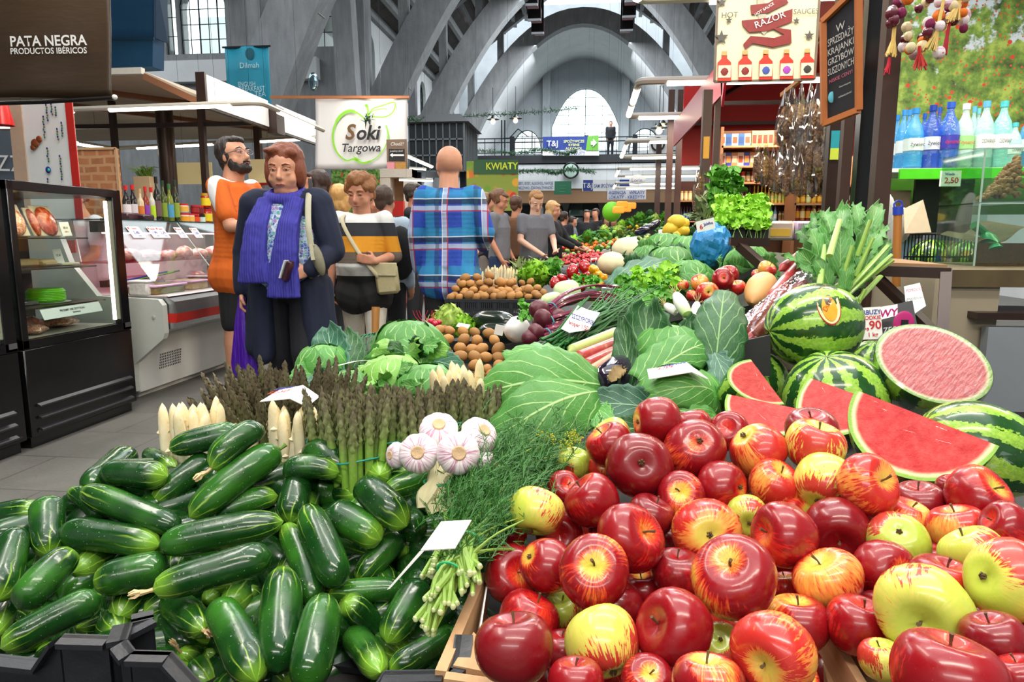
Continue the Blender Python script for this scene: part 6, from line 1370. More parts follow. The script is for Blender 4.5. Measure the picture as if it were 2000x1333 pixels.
EGG=sm('1c1026',.12,coat=.8);caps('eggplant','dark purple eggplant wedged between the two big cabbages','eggplant',(1175,760,1.4),(1225,715,1.5),.04,EGG)
leafpx('dry_leaf',sm('8a7248',.8),None,(1190,745,1.38),(1218,722,1.42),12,None,.2,.2,.3,2).name='dry_leaf';tag(bpy.data.objects['dry_leaf'],'dry brown leaf lying on the eggplant','leaf')
# blue-green kale leaf and middle cabbages
KL=thing('kale_leaf','big blue-green leaf lying across the middle of the stall','leaf',P(1240,550,2.9));leafpx('blade',CABB_,KL,(1190,562,2.75),(1335,525,3.0),30,(0,-.7,1),.12,.1,.12,3,12,18)
e=thing('price_card','white card standing beside the blue-green leaf','price card',P(1200,562,2.55));MB().quad(P(1175,562,2.6),P(1215,553,2.6),P(1230,565,2.5),P(1222,566,2.5),.002).build('paper',CARD,e,smooth=False)
for i,(p_,r,lb)in enumerate((((1310,530,3.2),.13,'green cabbage left of the blue bag, nearest of the middle ones'),((1300,500,3.5),.13,'green cabbage behind the blue-green leaf'),((1345,505,3.3),.12,'cabbage with pale ribbed leaves touching the blue bag'),((1345,550,2.85),.10,'cabbage just above the mango-like apples'),((1270,515,3.4),.1,'small cabbage next to the cauliflowers'),((1460,520,2.7),.09,'dark cabbage behind the brown frame'))):
 e=cabbage(P(*p_),r,lb,(CAB,CAB if i%2 else CABD),5,20+i,1.4,'middle cabbages')
 x,y,d=p_;leafpx('ribbed_leaf',CAB,e,(x+28,y+20,d-r),(x-18,y-8,d-r*1.05),22,None,.15,-.2,.1,i)
for i,(x,y,dp,d,lb)in enumerate(((1367,553,36,2.0,'orange-red apple, left of the trio above the dark leaves'),(1382,572,44,1.92,'red-orange apple with its calyx facing the viewer in the upper crate'),(1412,545,44,1.98,'large scarlet apple in the upper crate'),(1422,538,40,2.05,'scarlet apple behind the large one in the upper crate'),(1440,562,32,2.0,'orange apple right of the scarlet pair'),(1335,558,22,2.05,'small orange apple under a green leaf'),(1352,578,24,1.98,'small reddish apple below the trio'),(1498,527,36,2.1,'brownish orange apple above the squash'),(1478,536,20,2.12,'tiny orange fruit left of the brownish apple'))):
 M=raym(x,y,d,(.1,.1)if i in(1,2)else(R.uniform(-.6,.6),.8),0,dp*d/2/FPX/AR*1.05)
 if i in(1,2):M=M@Matrix.Rotation(pi,4,'X')
 apple(M,'o'if i not in(2,3)else'r',lb,'apples in the upper crate')
caps('butternut_squash','pale orange butternut squash beside the wrapped rhubarb','squash',(1500,545,2.0),(1468,592,1.9),.05,sm('e0a86a',.45,var=.12,sc=10),prof=lambda f:max(0,sin(pi*min(1,.04+f*.93))**.55*(1-.3*f)))
e=thing('plastic_crate','black crate edge behind the mango-coloured apples','crate',P(1450,560,2.2),'vegetable crates mid stall');[MB().prism(q_,(.01,.02,0)).build('side_wall',BCR,e,smooth=False)for q_ in([P(1395,562,2.3),P(1480,520,2.6),P(1480,532,2.6),P(1395,575,2.3)],[P(1345,590,1.95),P(1370,588,1.95),P(1370,600,1.95),P(1345,602,1.95)])]
WHO=NT('onion_white');v=WHO.co();WHO.fin(WHO.mix(WHO.mr(WHO.sep(v)[2],.03,.09,0,1),'f2f2ec','a9d06a'),.3,coat=.3)
for i,(a,b,r,lb)in enumerate((((1318,572,1.75),(1344,618,1.7),.023,'fat white spring onion pointing its roots up left'),((1362,590,1.78),(1356,622,1.75),.017,'white spring onion standing right of the fat one'),((1298,595,1.78),(1322,612,1.75),.017,'white spring onion lying left of the fat one'),((1335,600,1.8),(1345,630,1.75),.015,'slim spring onion between the others'))):
 o=caps('spring_onion',lb,'spring onion',a,b,r,WHO.m,'spring onions',prof=lambda f:max(0,(sin(pi*min(1,.05+f*.62))**.7)*(1-.45*f)));mb=MB()
 for k in range(14):d=V((R.gauss(0,1),R.gauss(0,1),R.gauss(-.4,.6))).normalized();mb.tube([(0,0,.002),d*.012,d*.02+V((0,0,-.006))],.0006,3,cap=False)
 mb.build('roots',sm('c9ab7c',.8),o,True)
 # --- watermelons ---------------------------------------------------------------------------------------
def melon_mat(name,nst,R_,dark='123a18',lite='86b83a',dm='2a5c24',ph=0):
 t=NT(name);v=t.vm('SCALE',t.co(),sc=1/R_);x,y,z=t.sep(v);at=t.n('ShaderNodeMath',operation='ARCTAN2');t.l(y,at.inputs[0]);t.l(x,at.inputs[1])
 big=t.ma('MULTIPLY',t.ma('SUBTRACT',t.noise(v,1.5,2),.5),2.6);jag=t.ma('MULTIPLY',t.ma('SUBTRACT',t.noise(t.vm('MULTIPLY',v,(1,1,.8)),11,4,.62),.5),4.2)
 s_=t.ma('SINE',t.ma('ADD',t.ma('MULTIPLY',at.outputs[0],nst),t.ma('ADD',big,t.ma('MULTIPLY',t.rnd(),6))));f=t.mr(t.ma('ADD',s_,jag),-.1,.1)
 li=t.mix(t.mr(t.noise(v,14,4,.6),.35,.7),lite,'a9cf54');vein=t.mr(t.noise(v,22,4,.7,1),.55,.62,0,.5);li=t.mix(vein,li,'5b9430');da=t.mix(t.noise(v,6,3),dark,dm)
 c=t.mix(f,li,da);c=t.mix(t.mr(t.ma('ADD',z,t.ma('MULTIPLY',t.noise(v,3,2),.3)),-.98,-.72,.55,0),c,'cdbb4c');t.bump(t.noise(v,8,2),.08,.003)
 return t.fin(c,.24,spec=.5,coat=.35)
WMM=melon_mat('watermelon_rind',10,1.0);FL=NT('melon_flesh');v=FL.co();x,y,z=FL.sep(v)
ff=FL.mix(FL.mr(FL.noise(v,5,4,.6),.3,.7),FL.mix(FL.noise(v,30,5,.65),'a8121a','cc2c2c'),FL.mix(FL.noise(v,22,4,.6),'c92a2c','e86058'));rr=FL.ma('SQRT',FL.ma('ADD',FL.ma('MULTIPLY',x,x),FL.ma('MULTIPLY',y,y)));rr=FL.ma('ADD',rr,FL.ma('MULTIPLY',FL.ma('SUBTRACT',FL.noise(v,5,2),.5),.03))
c=FL.mix(FL.mr(rr,.86,.925),ff,'e9d9a8');c=FL.mix(FL.mr(rr,.925,.965),c,'8cba4c');FL.bump(FL.noise(v,16,5,.75),.5,.02);FL.fin(c,.4,spec=.3,coat=.12);FLM_=FL.m;FL.b.inputs['Coat Roughness'].default_value=.12
def melon(px,py,rpx,d,ax,ratio,label,roll=0,sticker=None,group='whole watermelons'):
 """rpx radius px, ratio length/width, ax=(right,up,toward) direction of the long axis"""
 r=rpx*d/FPX;cr=V((cos(YAW),sin(YAW),0));up=V((0,0,1));tow=-ray(px,py).normalized();z=cr*ax[0]+up*ax[1]+tow*ax[2];c=P(px,py,d)
 M=axis_m(c,z,None,(r,r,r*ratio));e=MB().ball((0,0,0),1,40,fn=lambda q,a,f:q*(1+.012*sin(3*a+2))).build('watermelon',WMM,ang=180);place(e,M);tag(e,label,'watermelon',group)
 MB().lathe([(0,.995),(.035,1.0),(.04,.99)],n=10).build('stem_scar',STEMM,e,True)
 if sticker:
  (sx,sy,sw,sh,rot_)=sticker;I=M.inverted()
  for nm,k,mt,lift in(('sticker_rim',1.0,sm('a8241c',.3),1.006),('sticker',.92,sm('f2dca0',.3),1.009),('sticker_orange',.62,sm('f0a020',.3),1.012)):
   vs=[]
   for i in range(28):
    a=i/28*2*pi;X,Y=cos(a)*sw*k,sin(a)*sh*k+(sh*.16 if nm=='sticker_orange'else 0);u_,v__=X*cos(rot_)-Y*sin(rot_),X*sin(rot_)+Y*cos(rot_)
    q=I@P(sx+u_,sy+v__,d);o_=I@O0;dr=(q-o_).normalized();bq=o_.dot(dr);disc=bq*bq-(o_.dot(o_)-1);tt=-bq-sqrt(max(disc,0));vs.append((o_+dr*tt).normalized()*lift)
   cen=sum(vs,V())/28;cen=cen.normalized()*lift;vs.append(cen);mb=MB();mb.add(vs,[(i,(i+1)%28,28)for i in range(28)]);mb.build(nm,mt,e,True)
  tq=P(sx-3,sy-2,d-r*.98);text('Dulce',e,tq,cr*.35-up*-.95+cr*0,-cr*.95+up*.35,.012,INKR,wmax=.03,off=.001,name='sticker_lettering',shear=.2)
 return e
melon(1590,637,84,1.55,(-1,-.12,.2),1.12,'large striped watermelon on top with an oval orange sticker',sticker=(1618,597,23,40,-.28))
melon(1475,745,62,1.62,(.1,1,.2),1.0,'striped watermelon behind the small melon wedge, left of the pile');melon(1630,782,98,1.42,(-.25,1,.3),1.0,'pale striped watermelon below the top one');melon(1705,715,50,1.72,(0,1,.3),1.0,'watermelon hidden behind the cut half')
melon(1912,878,92,1.12,(.9,-.35,.1),1.3,'long striped watermelon at the right picture edge behind the big wedge',group='whole watermelons')
def half_melon():
 px,py,d=1822,708,1.36;r=104*d/FPX;M=raym(px,py,d,(.34,.66),0,r);e=thing('half_watermelon','halved watermelon with glistening wrapped red flesh facing up','watermelon',P(px,py,d));e.rotation_mode='QUATERNION';place(e,M)
 MB().lathe([(sin(pi/2*i/14)*1.0,-1.0*cos(pi/2*i/14))for i in range(15)],n=44).build('rind',WMM,e,True)
 FW=FL.m.copy();FW.name='wrapped_melon_flesh';nt=FW.node_tree;b=nt.nodes['Principled BSDF'];b.inputs['Coat Weight'].default_value=1.0;b.inputs['Coat Roughness'].default_value=.2;b.inputs['Coat IOR'].default_value=1.8
 tc=nt.nodes.new('ShaderNodeTexCoord');mp=nt.nodes.new('ShaderNodeMapping');mp.inputs['Scale'].default_value=(1.1,5.5,2);mp.inputs['Rotation'].default_value=(0,0,-.5);n=nt.nodes.new('ShaderNodeTexNoise');n.inputs['Scale'].default_value=3;n.inputs['Detail'].default_value=5;bp=nt.nodes.new('ShaderNodeBump');bp.inputs['Strength'].default_value=1;bp.inputs['Distance'].default_value=.5
 nt.links.new(tc.outputs['Object'],mp.inputs[0]);nt.links.new(mp.outputs[0],n.inputs[0]);nt.links.new(n.outputs[0],bp.inputs['Height']);nt.links.new(bp.outputs[0],b.inputs['Coat Normal'])
 MB().lathe([(1.0,0),(.99,.004),(.6,.006),(.3,.006),(0,.006)],n=44).build('cut_face',FW,e,True)
 MB().lathe([(1.012,-.5),(1.02,-.02),(1.0,.012),(.97,.012)],n=44).build('cling_film',FILM,e,True)
half_melon()
def wedge(label,a,b,c,ang,group='watermelon wedges'):
 """cut wedge: chord from a to b (px,py,d), c the deepest rind point; second face folded back by ang degrees"""
 A,B,Cc=P(*a),P(*b),P(*c);mid=(A+B)/2;x=(B-A).normalized();L=(B-A).length/2;y=(mid-Cc);y=(y-x*y.dot(x));D=y.length;y.normalize();z=x.cross(y)
 if z.dot(ray(a[0],a[1]))>0:z=-z;x=-x
 M=Matrix(((x.x,y.x,z.x,mid.x),(x.y,y.y,z.y,mid.y),(x.z,y.z,z.z,mid.z),(0,0,0,1)))@Matrix.Diagonal((L,D,D,1));e=thing('watermelon_wedge',label,'watermelon',mid,group);place(e,M);N,K=28,8;an=radians(ang)
 def pt(i,k):t_=pi+pi*i/N;f=an*k/K;return V((cos(t_),sin(t_)*cos(f),sin(t_)*sin(f))) # folds backwards
 def face(k,mt,nm):
  mb=MB();vs=[pt(i,k)for i in range(N+1)];m2=[q*.5 for q in vs];mb.add(vs+m2+[V((0,0,0))],[(i,i+1,N+2+i,N+1+i)for i in range(N)]+[(N+1+i,N+2+i,2*N+2)for i in range(N)]);
  return mb.build(nm,mt,e,True,smooth=False)
 face(0,FLM_,'cut_face');f2=face(K,FLM_,'rear_cut_face')
 mb=MB();mb.add([pt(i,k)for k in range(K+1)for i in range(N+1)],[(k*(N+1)+i,k*(N+1)+i+1,(k+1)*(N+1)+i+1,(k+1)*(N+1)+i)for k in range(K)for i in range(N)]);mb.build('rind',WMM,e,True)
 mb=MB()
 for i in range(22):x0=R.uniform(-.85,.6);y0=R.uniform(-.55,-.05)*(1-abs(x0));mb.tube([(x0,y0,.02),(x0+R.uniform(.1,.3),y0-R.uniform(-.05,.2)*(1-abs(x0)),.022)],.0025,3)
 mb.build('cling_film',FILM,e,True)
wedge('biggest red watermelon wedge in cling film right above the apples',(1672,762,1.10),(1952,872,.98),(1775,940,.98),55)
wedge('red watermelon wedge left, resting on the apples',(1420,770,1.27),(1592,806,1.20),(1478,850,1.16),50)
wedge('watermelon wedge partly behind the biggest one',(1580,738,1.28),(1740,795,1.18),(1618,858,1.16),50)
wedge('small triangular watermelon piece standing in front of the left melon',(1466,702,1.36),(1532,790,1.30),(1442,775,1.26),70)
tag(MB().b2(.42,1.12,1.0,1.75,.56,.64,bev=.01).build('melon_tray',BCR),'black tray under the watermelons','tray')
mb=MB();c=P(1930,905,1.0)
for i in range(30):q=c+V((R.gauss(0,.02),R.gauss(0,.012),R.gauss(0,.012)));d=V((R.gauss(0,1),R.gauss(0,1),R.gauss(0,1))).normalized()*.014;s_=d.orthogonal().normalized()*.009;mb.add([q,q+d,q+s_],[(0,1,2)])
tag(mb.build('film_scraps',FILM,smooth=False),'crumpled clear film at the tip of the biggest wedge','film',kind='stuff')
# ================================================================ PEOPLE
def remesh(mb,name,mat,par,vox,it=3,disp=0,dsc=20,seed=0):
 o=mb.build('t',mat,None,True);C.objects.unlink(o);m_=o.modifiers.new('r','REMESH');m_.mode='VOXEL';m_.voxel_size=vox;m_.use_smooth_shade=True
 k=o.modifiers.new('s','SMOOTH');k.iterations=it;k.factor=.5;me=baked(o);bpy.data.objects.remove(o)
 if disp:
  N_=len(me.vertices);co=[0]*N_*3;me.vertices.foreach_get('co',co);no=[0]*N_*3;me.vertex_normals.foreach_get('vector',no);kz=.5 if disp>.004 else 1
  for i in range(0,N_*3,3):
   k=disp*nz((co[i]*1.6,co[i+1]*1.6,co[i+2]*kz),dsc,seed);co[i]+=no[i]*k;co[i+1]+=no[i+1]*k;co[i+2]+=no[i+2]*k
  me.vertices.foreach_set('co',co);me.update()
 me.materials.clear();me.materials.append(mat);me.polygons.foreach_set('use_smooth',[True]*len(me.polygons));me.name=name;n=bpy.data.objects.new(name,me);C.objects.link(n);n.parent=par;return n
def cap_(mb,a,b,ra,rb,n=12):
 a=V(a);b=V(b);d=b-a;L=d.length or 1e-6;d/=L;pts=[];rs=[]
 for i in range(4):t_=pi/2*i/4;pts.append(a-d*ra*cos(t_));rs.append(max(.001,ra*sin(t_)))
 pts.append(a);rs.append(ra);pts.append(b);rs.append(rb)
 for i in range(1,5):t_=pi/2*i/4;pts.append(b+d*rb*sin(t_));rs.append(max(.001,rb*cos(t_)))
 mb.tube(pts,rs,n)
def skinm(c,v2):t=NT('skin');o=t.co();t.bump(t.noise(o,120,3),.1,.002);return t.fin(t.mix(t.noise(o,14,3),c,v2),.5,sss=.08,spec=.35)
SK=[skinm('c98a6c','dba487'),skinm('b5785a','cf957a'),skinm('d9a68c','e8bfa8')]
EYEW=sm('e8e2dc',.2);EYEI=sm('3a2a20',.15);LIP=sm('a8564c',.4);BROW=sm('5a3a28',.8)
def clothm(c,fold=.4,rough=.85,sc=9):
 t=NT('cloth_'+c);v=t.co();t.bump(t.ma('ADD',t.noise(t.vm('MULTIPLY',v,(1,1,.45)),sc,3),t.ma('MULTIPLY',t.noise(v,260,2),.06)),fold,.03);return t.fin(t.mix(t.noise(v,60,3),c,tuple(min(1,x*1.25+.003)for x in c3(c))),rough)
def person(label,loc,H,face,arms,top,bottom,skin=0,hair=('short','3a2a22'),g=1.0,legs=None,head=(0,0),hs=1.0,vox=.009,sleeve=1.0,bare=False,topz=(.86,1.0),lean=0,belly=0,shoes='1a1a1c',detail=True,legw=1.0,beard=None,shorts=False,topx=None):
 s=H/1.7;e=thing('person',label,'person',loc,None,face);sk=SK[skin];Z=lambda p:V(p)*s
 def ln(p):p=V(p);k=max(0,p.z-.95);return V((p.x,p.y-lean*k,p.z))*s
 legs=legs or(((.09,0,.88),(.1,0,.48),(.1,.02,.07)),((-.09,0,.88),(-.1,0,.48),(-.1,.02,.07)))
 tor=[((0,0,.90),.165*g,.115*g),((0,-.01-belly,1.02),.155*g,.11*g+belly),((0,-.01-belly*.8,1.13),.15*g,.11*g+belly*.7),((0,-.01,1.25),.165*(g+1)/2,.115*g),((0,0,1.34),.155*(g+1)/2,.09*g)]
 def torso(mb,gr,z0=0,z1=9):
  for i in range(17):
   f=i/16*3.999;k=int(f);f-=k;(a,ra,rb),(b,sa,sb)=tor[k],tor[k+1];mb.ball(ln(V(a).lerp(V(b),f)),((ra+(sa-ra)*f)*s+gr,(rb+(sb-rb)*f)*s+gr,.07*s+gr),16)
 ar=[[ln((sg*.165*(g+1)/2,0,1.37))]+[ln(q)for q in arm[:2]]for sg,arm in zip((1,-1),arms)]
 # skin: one continuous body
 mb=MB();torso(mb,-.012);hc=ln((0,-.012,1.572));nk=ln((0,.012,1.40));M=Matrix.Rotation(head[0],3,'Z')@Matrix.Rotation(head[1],3,'X');q_=s*hs
 def hd(x,y,z):return hc+M@V((x,y,z))*q_
 cap_(mb,nk,hc-V((0,0,.05))*s,.066*s*(.5+.5*g),.06*s*(.5+.5*g));mb.ball(hd(0,.012,.03),(.08*q_,.094*q_,.088*q_),20,M);mb.ball(hd(0,-.025,-.035),((.058+.008*g)*q_,.063*q_,.078*q_),18,M);mb.ball(hd(0,-.052,-.092),(.028*q_,)*3,10);
 if g>1.15:mb.ball(hd(0,-.02,-.1),(.055*q_,.05*q_,.035*q_),12)
 for sg in(-1,1):mb.ball(hd(sg*.038,-.046,-.04),(.031*q_,)*3,10);mb.ball(hd(sg*.034,-.071,-.012),(.02*q_,.014*q_,.012*q_),8,M);mb.ball(hd(sg*.032,-.072,.022),(.026*q_,.016*q_,.011*q_),10,M);mb.ball(hd(sg*.074,.008,-.01),(.010*q_,.019*q_,.03*q_),10,M)
 cap_(mb,hd(0,-.083,.008),hd(0,-.102,-.03),.008*q_,.0135*q_);mb.ball(hd(0,-.088,-.036),(.019*q_,.014*q_,.009*q_),10,M);mb.ball(hd(0,-.078,-.064),(.024*q_,.016*q_,.012*q_),10,M)
 for sg,arm,A in zip((1,-1),arms,ar):
  cap_(mb,A[0],A[1],.046*s*g**.5,.038*s*g**.5);cap_(mb,A[1],A[2],.04*s*g**.5,.026*s);d=V(arm[2]).normalized()if len(arm)>2 else(A[2]-A[1]).normalized();cr=arm[3]if len(arm)>3 else.35
  side=V(arm[4]).normalized()if len(arm)>4 else V((sg*.3,-1,0)).normalized();side=(side-d*side.dot(d)).normalized();nn=d.cross(side)*sg;pc=A[2]+d*.05*s;mb.ball(pc,(.0001,)*3,6)
  w0=A[2]+d*.012*s
  for j,(o_,L_)in enumerate(((-.030,.066),(-.010,.076),(.010,.072),(.029,.058))):
   k0=w0+d*.075*s+side*-o_*s;cap_(mb,w0+side*-o_*.6*s,k0,.0145*s,.0115*s,8);dd=d;p=k0
   for kk in range(3):dd=(dd*cos(cr)+nn*sin(cr)).normalized();p2=p+dd*L_*.42*s;cap_(mb,p,p2,.0098*s,.0088*s,8);p=p2
  th=(d*.6+side*.8+nn*.3).normalized();p=w0+side*.022*s;p2=p+th*.045*s;cap_(mb,p,p2,.014*s,.0115*s,8);cap_(mb,p2,p2+(d*.9+nn*.5+side*.1).normalized()*.035*s,.0112*s,.009*s,8)
 for L_ in legs:a,b,c=[Z(q)for q in L_];cap_(mb,a,b,.078*s*g**.4,.052*s*g**.4);cap_(mb,b,b.lerp(c,.35),.052*s,.056*s*g**.3);cap_(mb,b.lerp(c,.35),c,.055*s*g**.3,.036*s)
 remesh(mb,'body',sk,e,vox,2)
 if detail:
  for sg in(-1,1):
   MB().ball(hd(sg*.032,-.074,.006),(.013*q_,.010*q_,.0062*q_),12,M).build('eye',EYEW,e,True);MB().ball(hd(sg*.032+.002,-.0815,.0055),(.0052*q_,.0035*q_,.0052*q_),10,M).build('iris',EYEI,e,True);MB().tube([hd(sg*.047,-.074,.0075),hd(sg*.032,-.0855,.0125),hd(sg*.018,-.079,.0065)],.0048*q_,6).build('eyelid',sk,e,True)
   MB().tube([hd(sg*.052,-.074,.026),hd(sg*.034,-.089,.032),hd(sg*.016,-.087,.027)],[.003*q_,.004*q_,.0035*q_],6).build('eyebrow',sm(hair[1],.8)if hair[0]!='bald'else BROW,e,True)
  MB().tube([hd(-.024,-.083,-.068),hd(-.01,-.094,-.063),hd(0,-.095,-.0645),hd(.01,-.094,-.063),hd(.024,-.083,-.068)],[.001,.004*q_,.0045*q_,.004*q_,.001],6,sq=.8).build('mouth',LIP,e,True)
  # hair
 st,hcx=hair;mb=MB();hm=NT('hair_'+hcx);v=hm.co();hm.bump(hm.noise(hm.vm('MULTIPLY',v,(3,3,.6)),60,3),.6,.01);hmat=hm.fin(hm.mix(hm.noise(hm.vm('MULTIPLY',v,(3,3,.7)),40,3),hcx,tuple(min(1,x*1.8+.01)for x in c3(hcx))),.5)
 bl=lambda x,y,z,a,b,c:mb.ball(hd(x,y,z),(a*q_,b*q_,c*q_),16,M)
 if st!='bald':
  bl(0,.03,.045,.088,.092,.09)
  if st=='bob':bl(0,.028,.06,.096,.1,.084);[bl(sg*.07,.014,-.005,.032,.056,.08)for sg in(-1,1)];[bl(sg*.05,.04,-.05,.036,.045,.045)for sg in(-1,1)];bl(0,.06,-.02,.07,.05,.075);bl(-.035,-.05,.096,.045,.03,.02);bl(.05,-.04,.085,.03,.03,.026)
  if st=='perm':[bl(.078*cos(a),.015+.06*sin(a),.055+.02*sin(a*3),.034,.036,.036)for a in[k*.6 for k in range(11)]];bl(0,.0,.1,.075,.08,.045);bl(0,-.05,.085,.06,.03,.03);bl(0,.07,-.01,.06,.04,.06);[bl(sg*.07,.03,-.01,.02,.035,.04)for sg in(-1,1)]
  if st=='short':bl(0,-.03,.088,.06,.05,.03);[bl(sg*.062,.02,.0,.022,.045,.045)for sg in(-1,1)];bl(0,.075,-.02,.055,.03,.06)
  if st in('tail','long'):bl(0,-.03,.075,.066,.055,.03);[bl(sg*.066,.01,.01,.018,.045,.05)for sg in(-1,1)];bl(0,.085,.03,.04,.04,.045)
  if st=='tail':bl(0,.12,.035,.035,.035,.035);bl(0,.13,-.04,.025,.025,.06)
  if st=='long':bl(0,.06,-.06,.075,.05,.11);[bl(sg*.065,.02,-.07,.03,.045,.09)for sg in(-1,1)]
  remesh(mb,'hair',hmat,e,min(vox,.008),2,.011 if st=='perm'else.006,30 if st=='perm'else 26)
 if beard:
  mb=MB();bl2=lambda x,y,z,a,b,c:mb.ball(hd(x,y,z),(a*q_,b*q_,c*q_),14,M);bl2(0,-.05,-.085,.055,.05,.035);[bl2(sg*.05,-.025,-.055,.022,.04,.045)for sg in(-1,1)];bl2(0,-.088,-.052,.03,.014,.008);remesh(mb,'beard',hmat,e,min(vox,.007),1,.003,40)
  # clothes
 if top:
  mb=MB();gr=.014;torso(mb,gr);[cap_(mb,ln((0,0,1.34)),A[0],.07*s,(.052*g**.5)*s+gr)for A in ar]
  for A in ar:
   cap_(mb,A[0],A[1]if sleeve>=.5 else A[0].lerp(A[1],sleeve*2),.054*s*g**.5+gr,.045*s*g**.5+gr)
   if sleeve>.5:cap_(mb,A[1],A[1].lerp(A[2],(sleeve-.5)*2*.96),.046*s*g**.5+gr,.034*s+gr)
  if topz[0]<.86:cap_(mb,ln((.05,0,.86)),Z((.07,0,topz[0])),.13*g*s,.14*g*s);cap_(mb,ln((-.05,0,.86)),Z((-.07,0,topz[0])),.13*g*s,.14*g*s)
  if topx:topx(mb,s,ln)
  o=remesh(mb,'top',top,e,vox,3,.008,9)
 if bottom:
  mb=MB();mb.ball(Z((0,0,.9)),(.17*g*s,.122*g*s,.1*s),16)
  for L_ in legs:
   a,b,c=[Z(q)for q in L_];cap_(mb,a,b,.094*s*g**.5*legw,.07*s*g**.4*legw)
   if not shorts:cap_(mb,b,c+V((0,0,.03)),.07*s*g**.4*legw,.058*s*legw)
  remesh(mb,'trousers'if not shorts else'shorts',bottom,e,vox,3,.006,9)
 if shorts:[MB().tube([Z(L_[2])+V((0,0,.01)),Z(L_[2])+V((0,0,.1))],.042*s,12).build('sock',sm('8a8c94',.9),e,True)for L_ in legs]
 for L_ in legs:c=Z(L_[2]);mb=MB();cap_(mb,c+V((0,.03,-.03)),c+V((0,-.12,-.045)),.042*s,.034*s);remesh(mb,'shoe',sm(shoes,.6),e,.012,1)
 return e,hd,ln,s
def at_(px,Y,z=0):return V((PY(px,600,Y).x,Y,z))
def bands(name,fn):t=NT(name);v=t.co();c=fn(t,v,t.sep(v));t.bump(t.noise(t.vm('MULTIPLY',v,(1,1,.45)),9,3),.4,.03);return t.fin(c,.85)
NAVY=clothm('0e1830');SCARF=NT('blue_scarf');v=SCARF.co();SCARF.bump(SCARF.ma('SINE',SCARF.ma('ADD',SCARF.ma('MULTIPLY',SCARF.sep(v)[0],420),SCARF.ma('MULTIPLY',SCARF.noise(v,6,2),14))),.5,.004);SCM=SCARF.fin(SCARF.mix(SCARF.noise(v,12,3),'2c2a86','4340ac'),.8)
FLOR=bands('floral_blouse',lambda t,v,s_:t.mix(t.mr(t.vor(v,60,'DISTANCE_TO_EDGE'),.02,.08),'b9c4d0',t.ramp(t.sep(t.vor(v,60,out=1))[0],[(0,'4a62a8'),(.3,'8fa9c9'),(.5,'5a9a94'),(.7,'9a7ab0'),(.85,'c9d4dc')],'CONSTANT')))
# --- the woman in navy ----------------------------------------------------------------------
L0=at_(570,3.85);e,hd,ln,s=person('woman in a long navy cardigan and blue scarf walking between the counters',L0,1.61,0,(((.285,-.02,1.10),(.19,-.2,.98),(-.75,-.45,-.15),.5,(0,0,1)),((-.29,.02,1.09),(-.30,-.03,.84),(0,-.05,-1),.75,(.2,-1,0))),
 FLOR,clothm('14161e'),0,('bob','6a3218'),1.3,(((.1,0,.88),(.11,-.1,.5),(.1,-.02,.07)),((-.1,0,.88),(-.1,.03,.46),(-.1,.2,.1))),(.12,.1),1.2,.0068,belly=.03,sleeve=.02)
def cardi(side):
 mb=MB()
 for(c,rx,ry)in(((0,0,.90),.23,.17),((0,-.0,1.02),.225,.17),((0,0,1.13),.215,.165),((0,.0,1.25),.205,.155),((0,.005,1.335),.20,.15)):
  mb.ball(ln((c[0]+side*.07,c[1]+.015,c[2])),(rx*s*.78,ry*s*1.04,.1*s),16)
 A=[ln((side*.19,0,1.36))]+([ln((.285,-.02,1.10)),ln((.19,-.2,.98))]if side>0 else[ln((-.29,.02,1.09)),ln((-.30,-.03,.84))]);cap_(mb,ln((side*.06,.02,1.375)),A[0]+V((0,0,.012)),.085,.095);cap_(mb,A[0]+V((0,0,.012)),A[1],.095,.07);cap_(mb,A[1],A[1].lerp(A[2],.9),.066,.05)
 cap_(mb,V((side*.16,.0,.88))*s,V((side*.21,-.03,.52))*s,.10,.085);cap_(mb,V((side*.1,.08,.88))*s,V((side*.12,.1,.5))*s,.10,.09);cap_(mb,V((side*.14,-.06,.9))*s,V((side*(.17 if side>0 else.15),-.09,.47 if side<0 else.55))*s,.08,.06);return mb
mb=cardi(-1)
for sd in(-1,1):
 mb=cardi(sd);mb.v=[V((min(q.x,-.075+max(0,(1.2-q.z))*.0)if(sd<0 and q.y<.02)else(max(q.x,.085)if(sd>0 and q.y<.02)else q.x),q.y,q.z))for q in mb.v];remesh(mb,'cardigan_half',NAVY,e,.009,4,.008,10,3)
mb=MB()
for k in range(22):a=k/22*2*pi;b=(k+1)/22*2*pi;f_=lambda a:ln((.098*cos(a),.0+.095*sin(a),1.425-.025*cos(a)*0+(.03*sin(a))));cap_(mb,f_(a),f_(b),.038,.038,8)
for(ps,w0)in((((-.085,-.085,1.40),(-.11,-.19,1.25),(-.115,-.225,1.1),(-.115,-.235,.98),(-.12,-.235,.915)),.05),(((.09,-.085,1.40),(.085,-.185,1.25),(.075,-.225,1.1),(.065,-.235,.95),(.06,-.245,.83)),.055)):
 pp=[ln(q)for q in ps]
 for o_ in(-.045,-.015,.015,.045):mb.tube([q+V((o_*(.6+.22*i),-.008*cos(o_*90),0))for i,q in enumerate(pp)],[.026,.027,.028,.03,.03],10)
remesh(mb,'scarf',SCM,e,.008,2,.003,30)
BAGC=sm('a8a48c',.45,var=.1,sc=20);mb=MB();mb.tube(catmull([ln((.13,.06,1.44)),ln((.175,-.09,1.42)),ln((.215,-.21,1.25)),ln((.235,-.23,1.13))],5),.016,8,sq=.35);mb.build('bag_strap',BAGC,e,True)
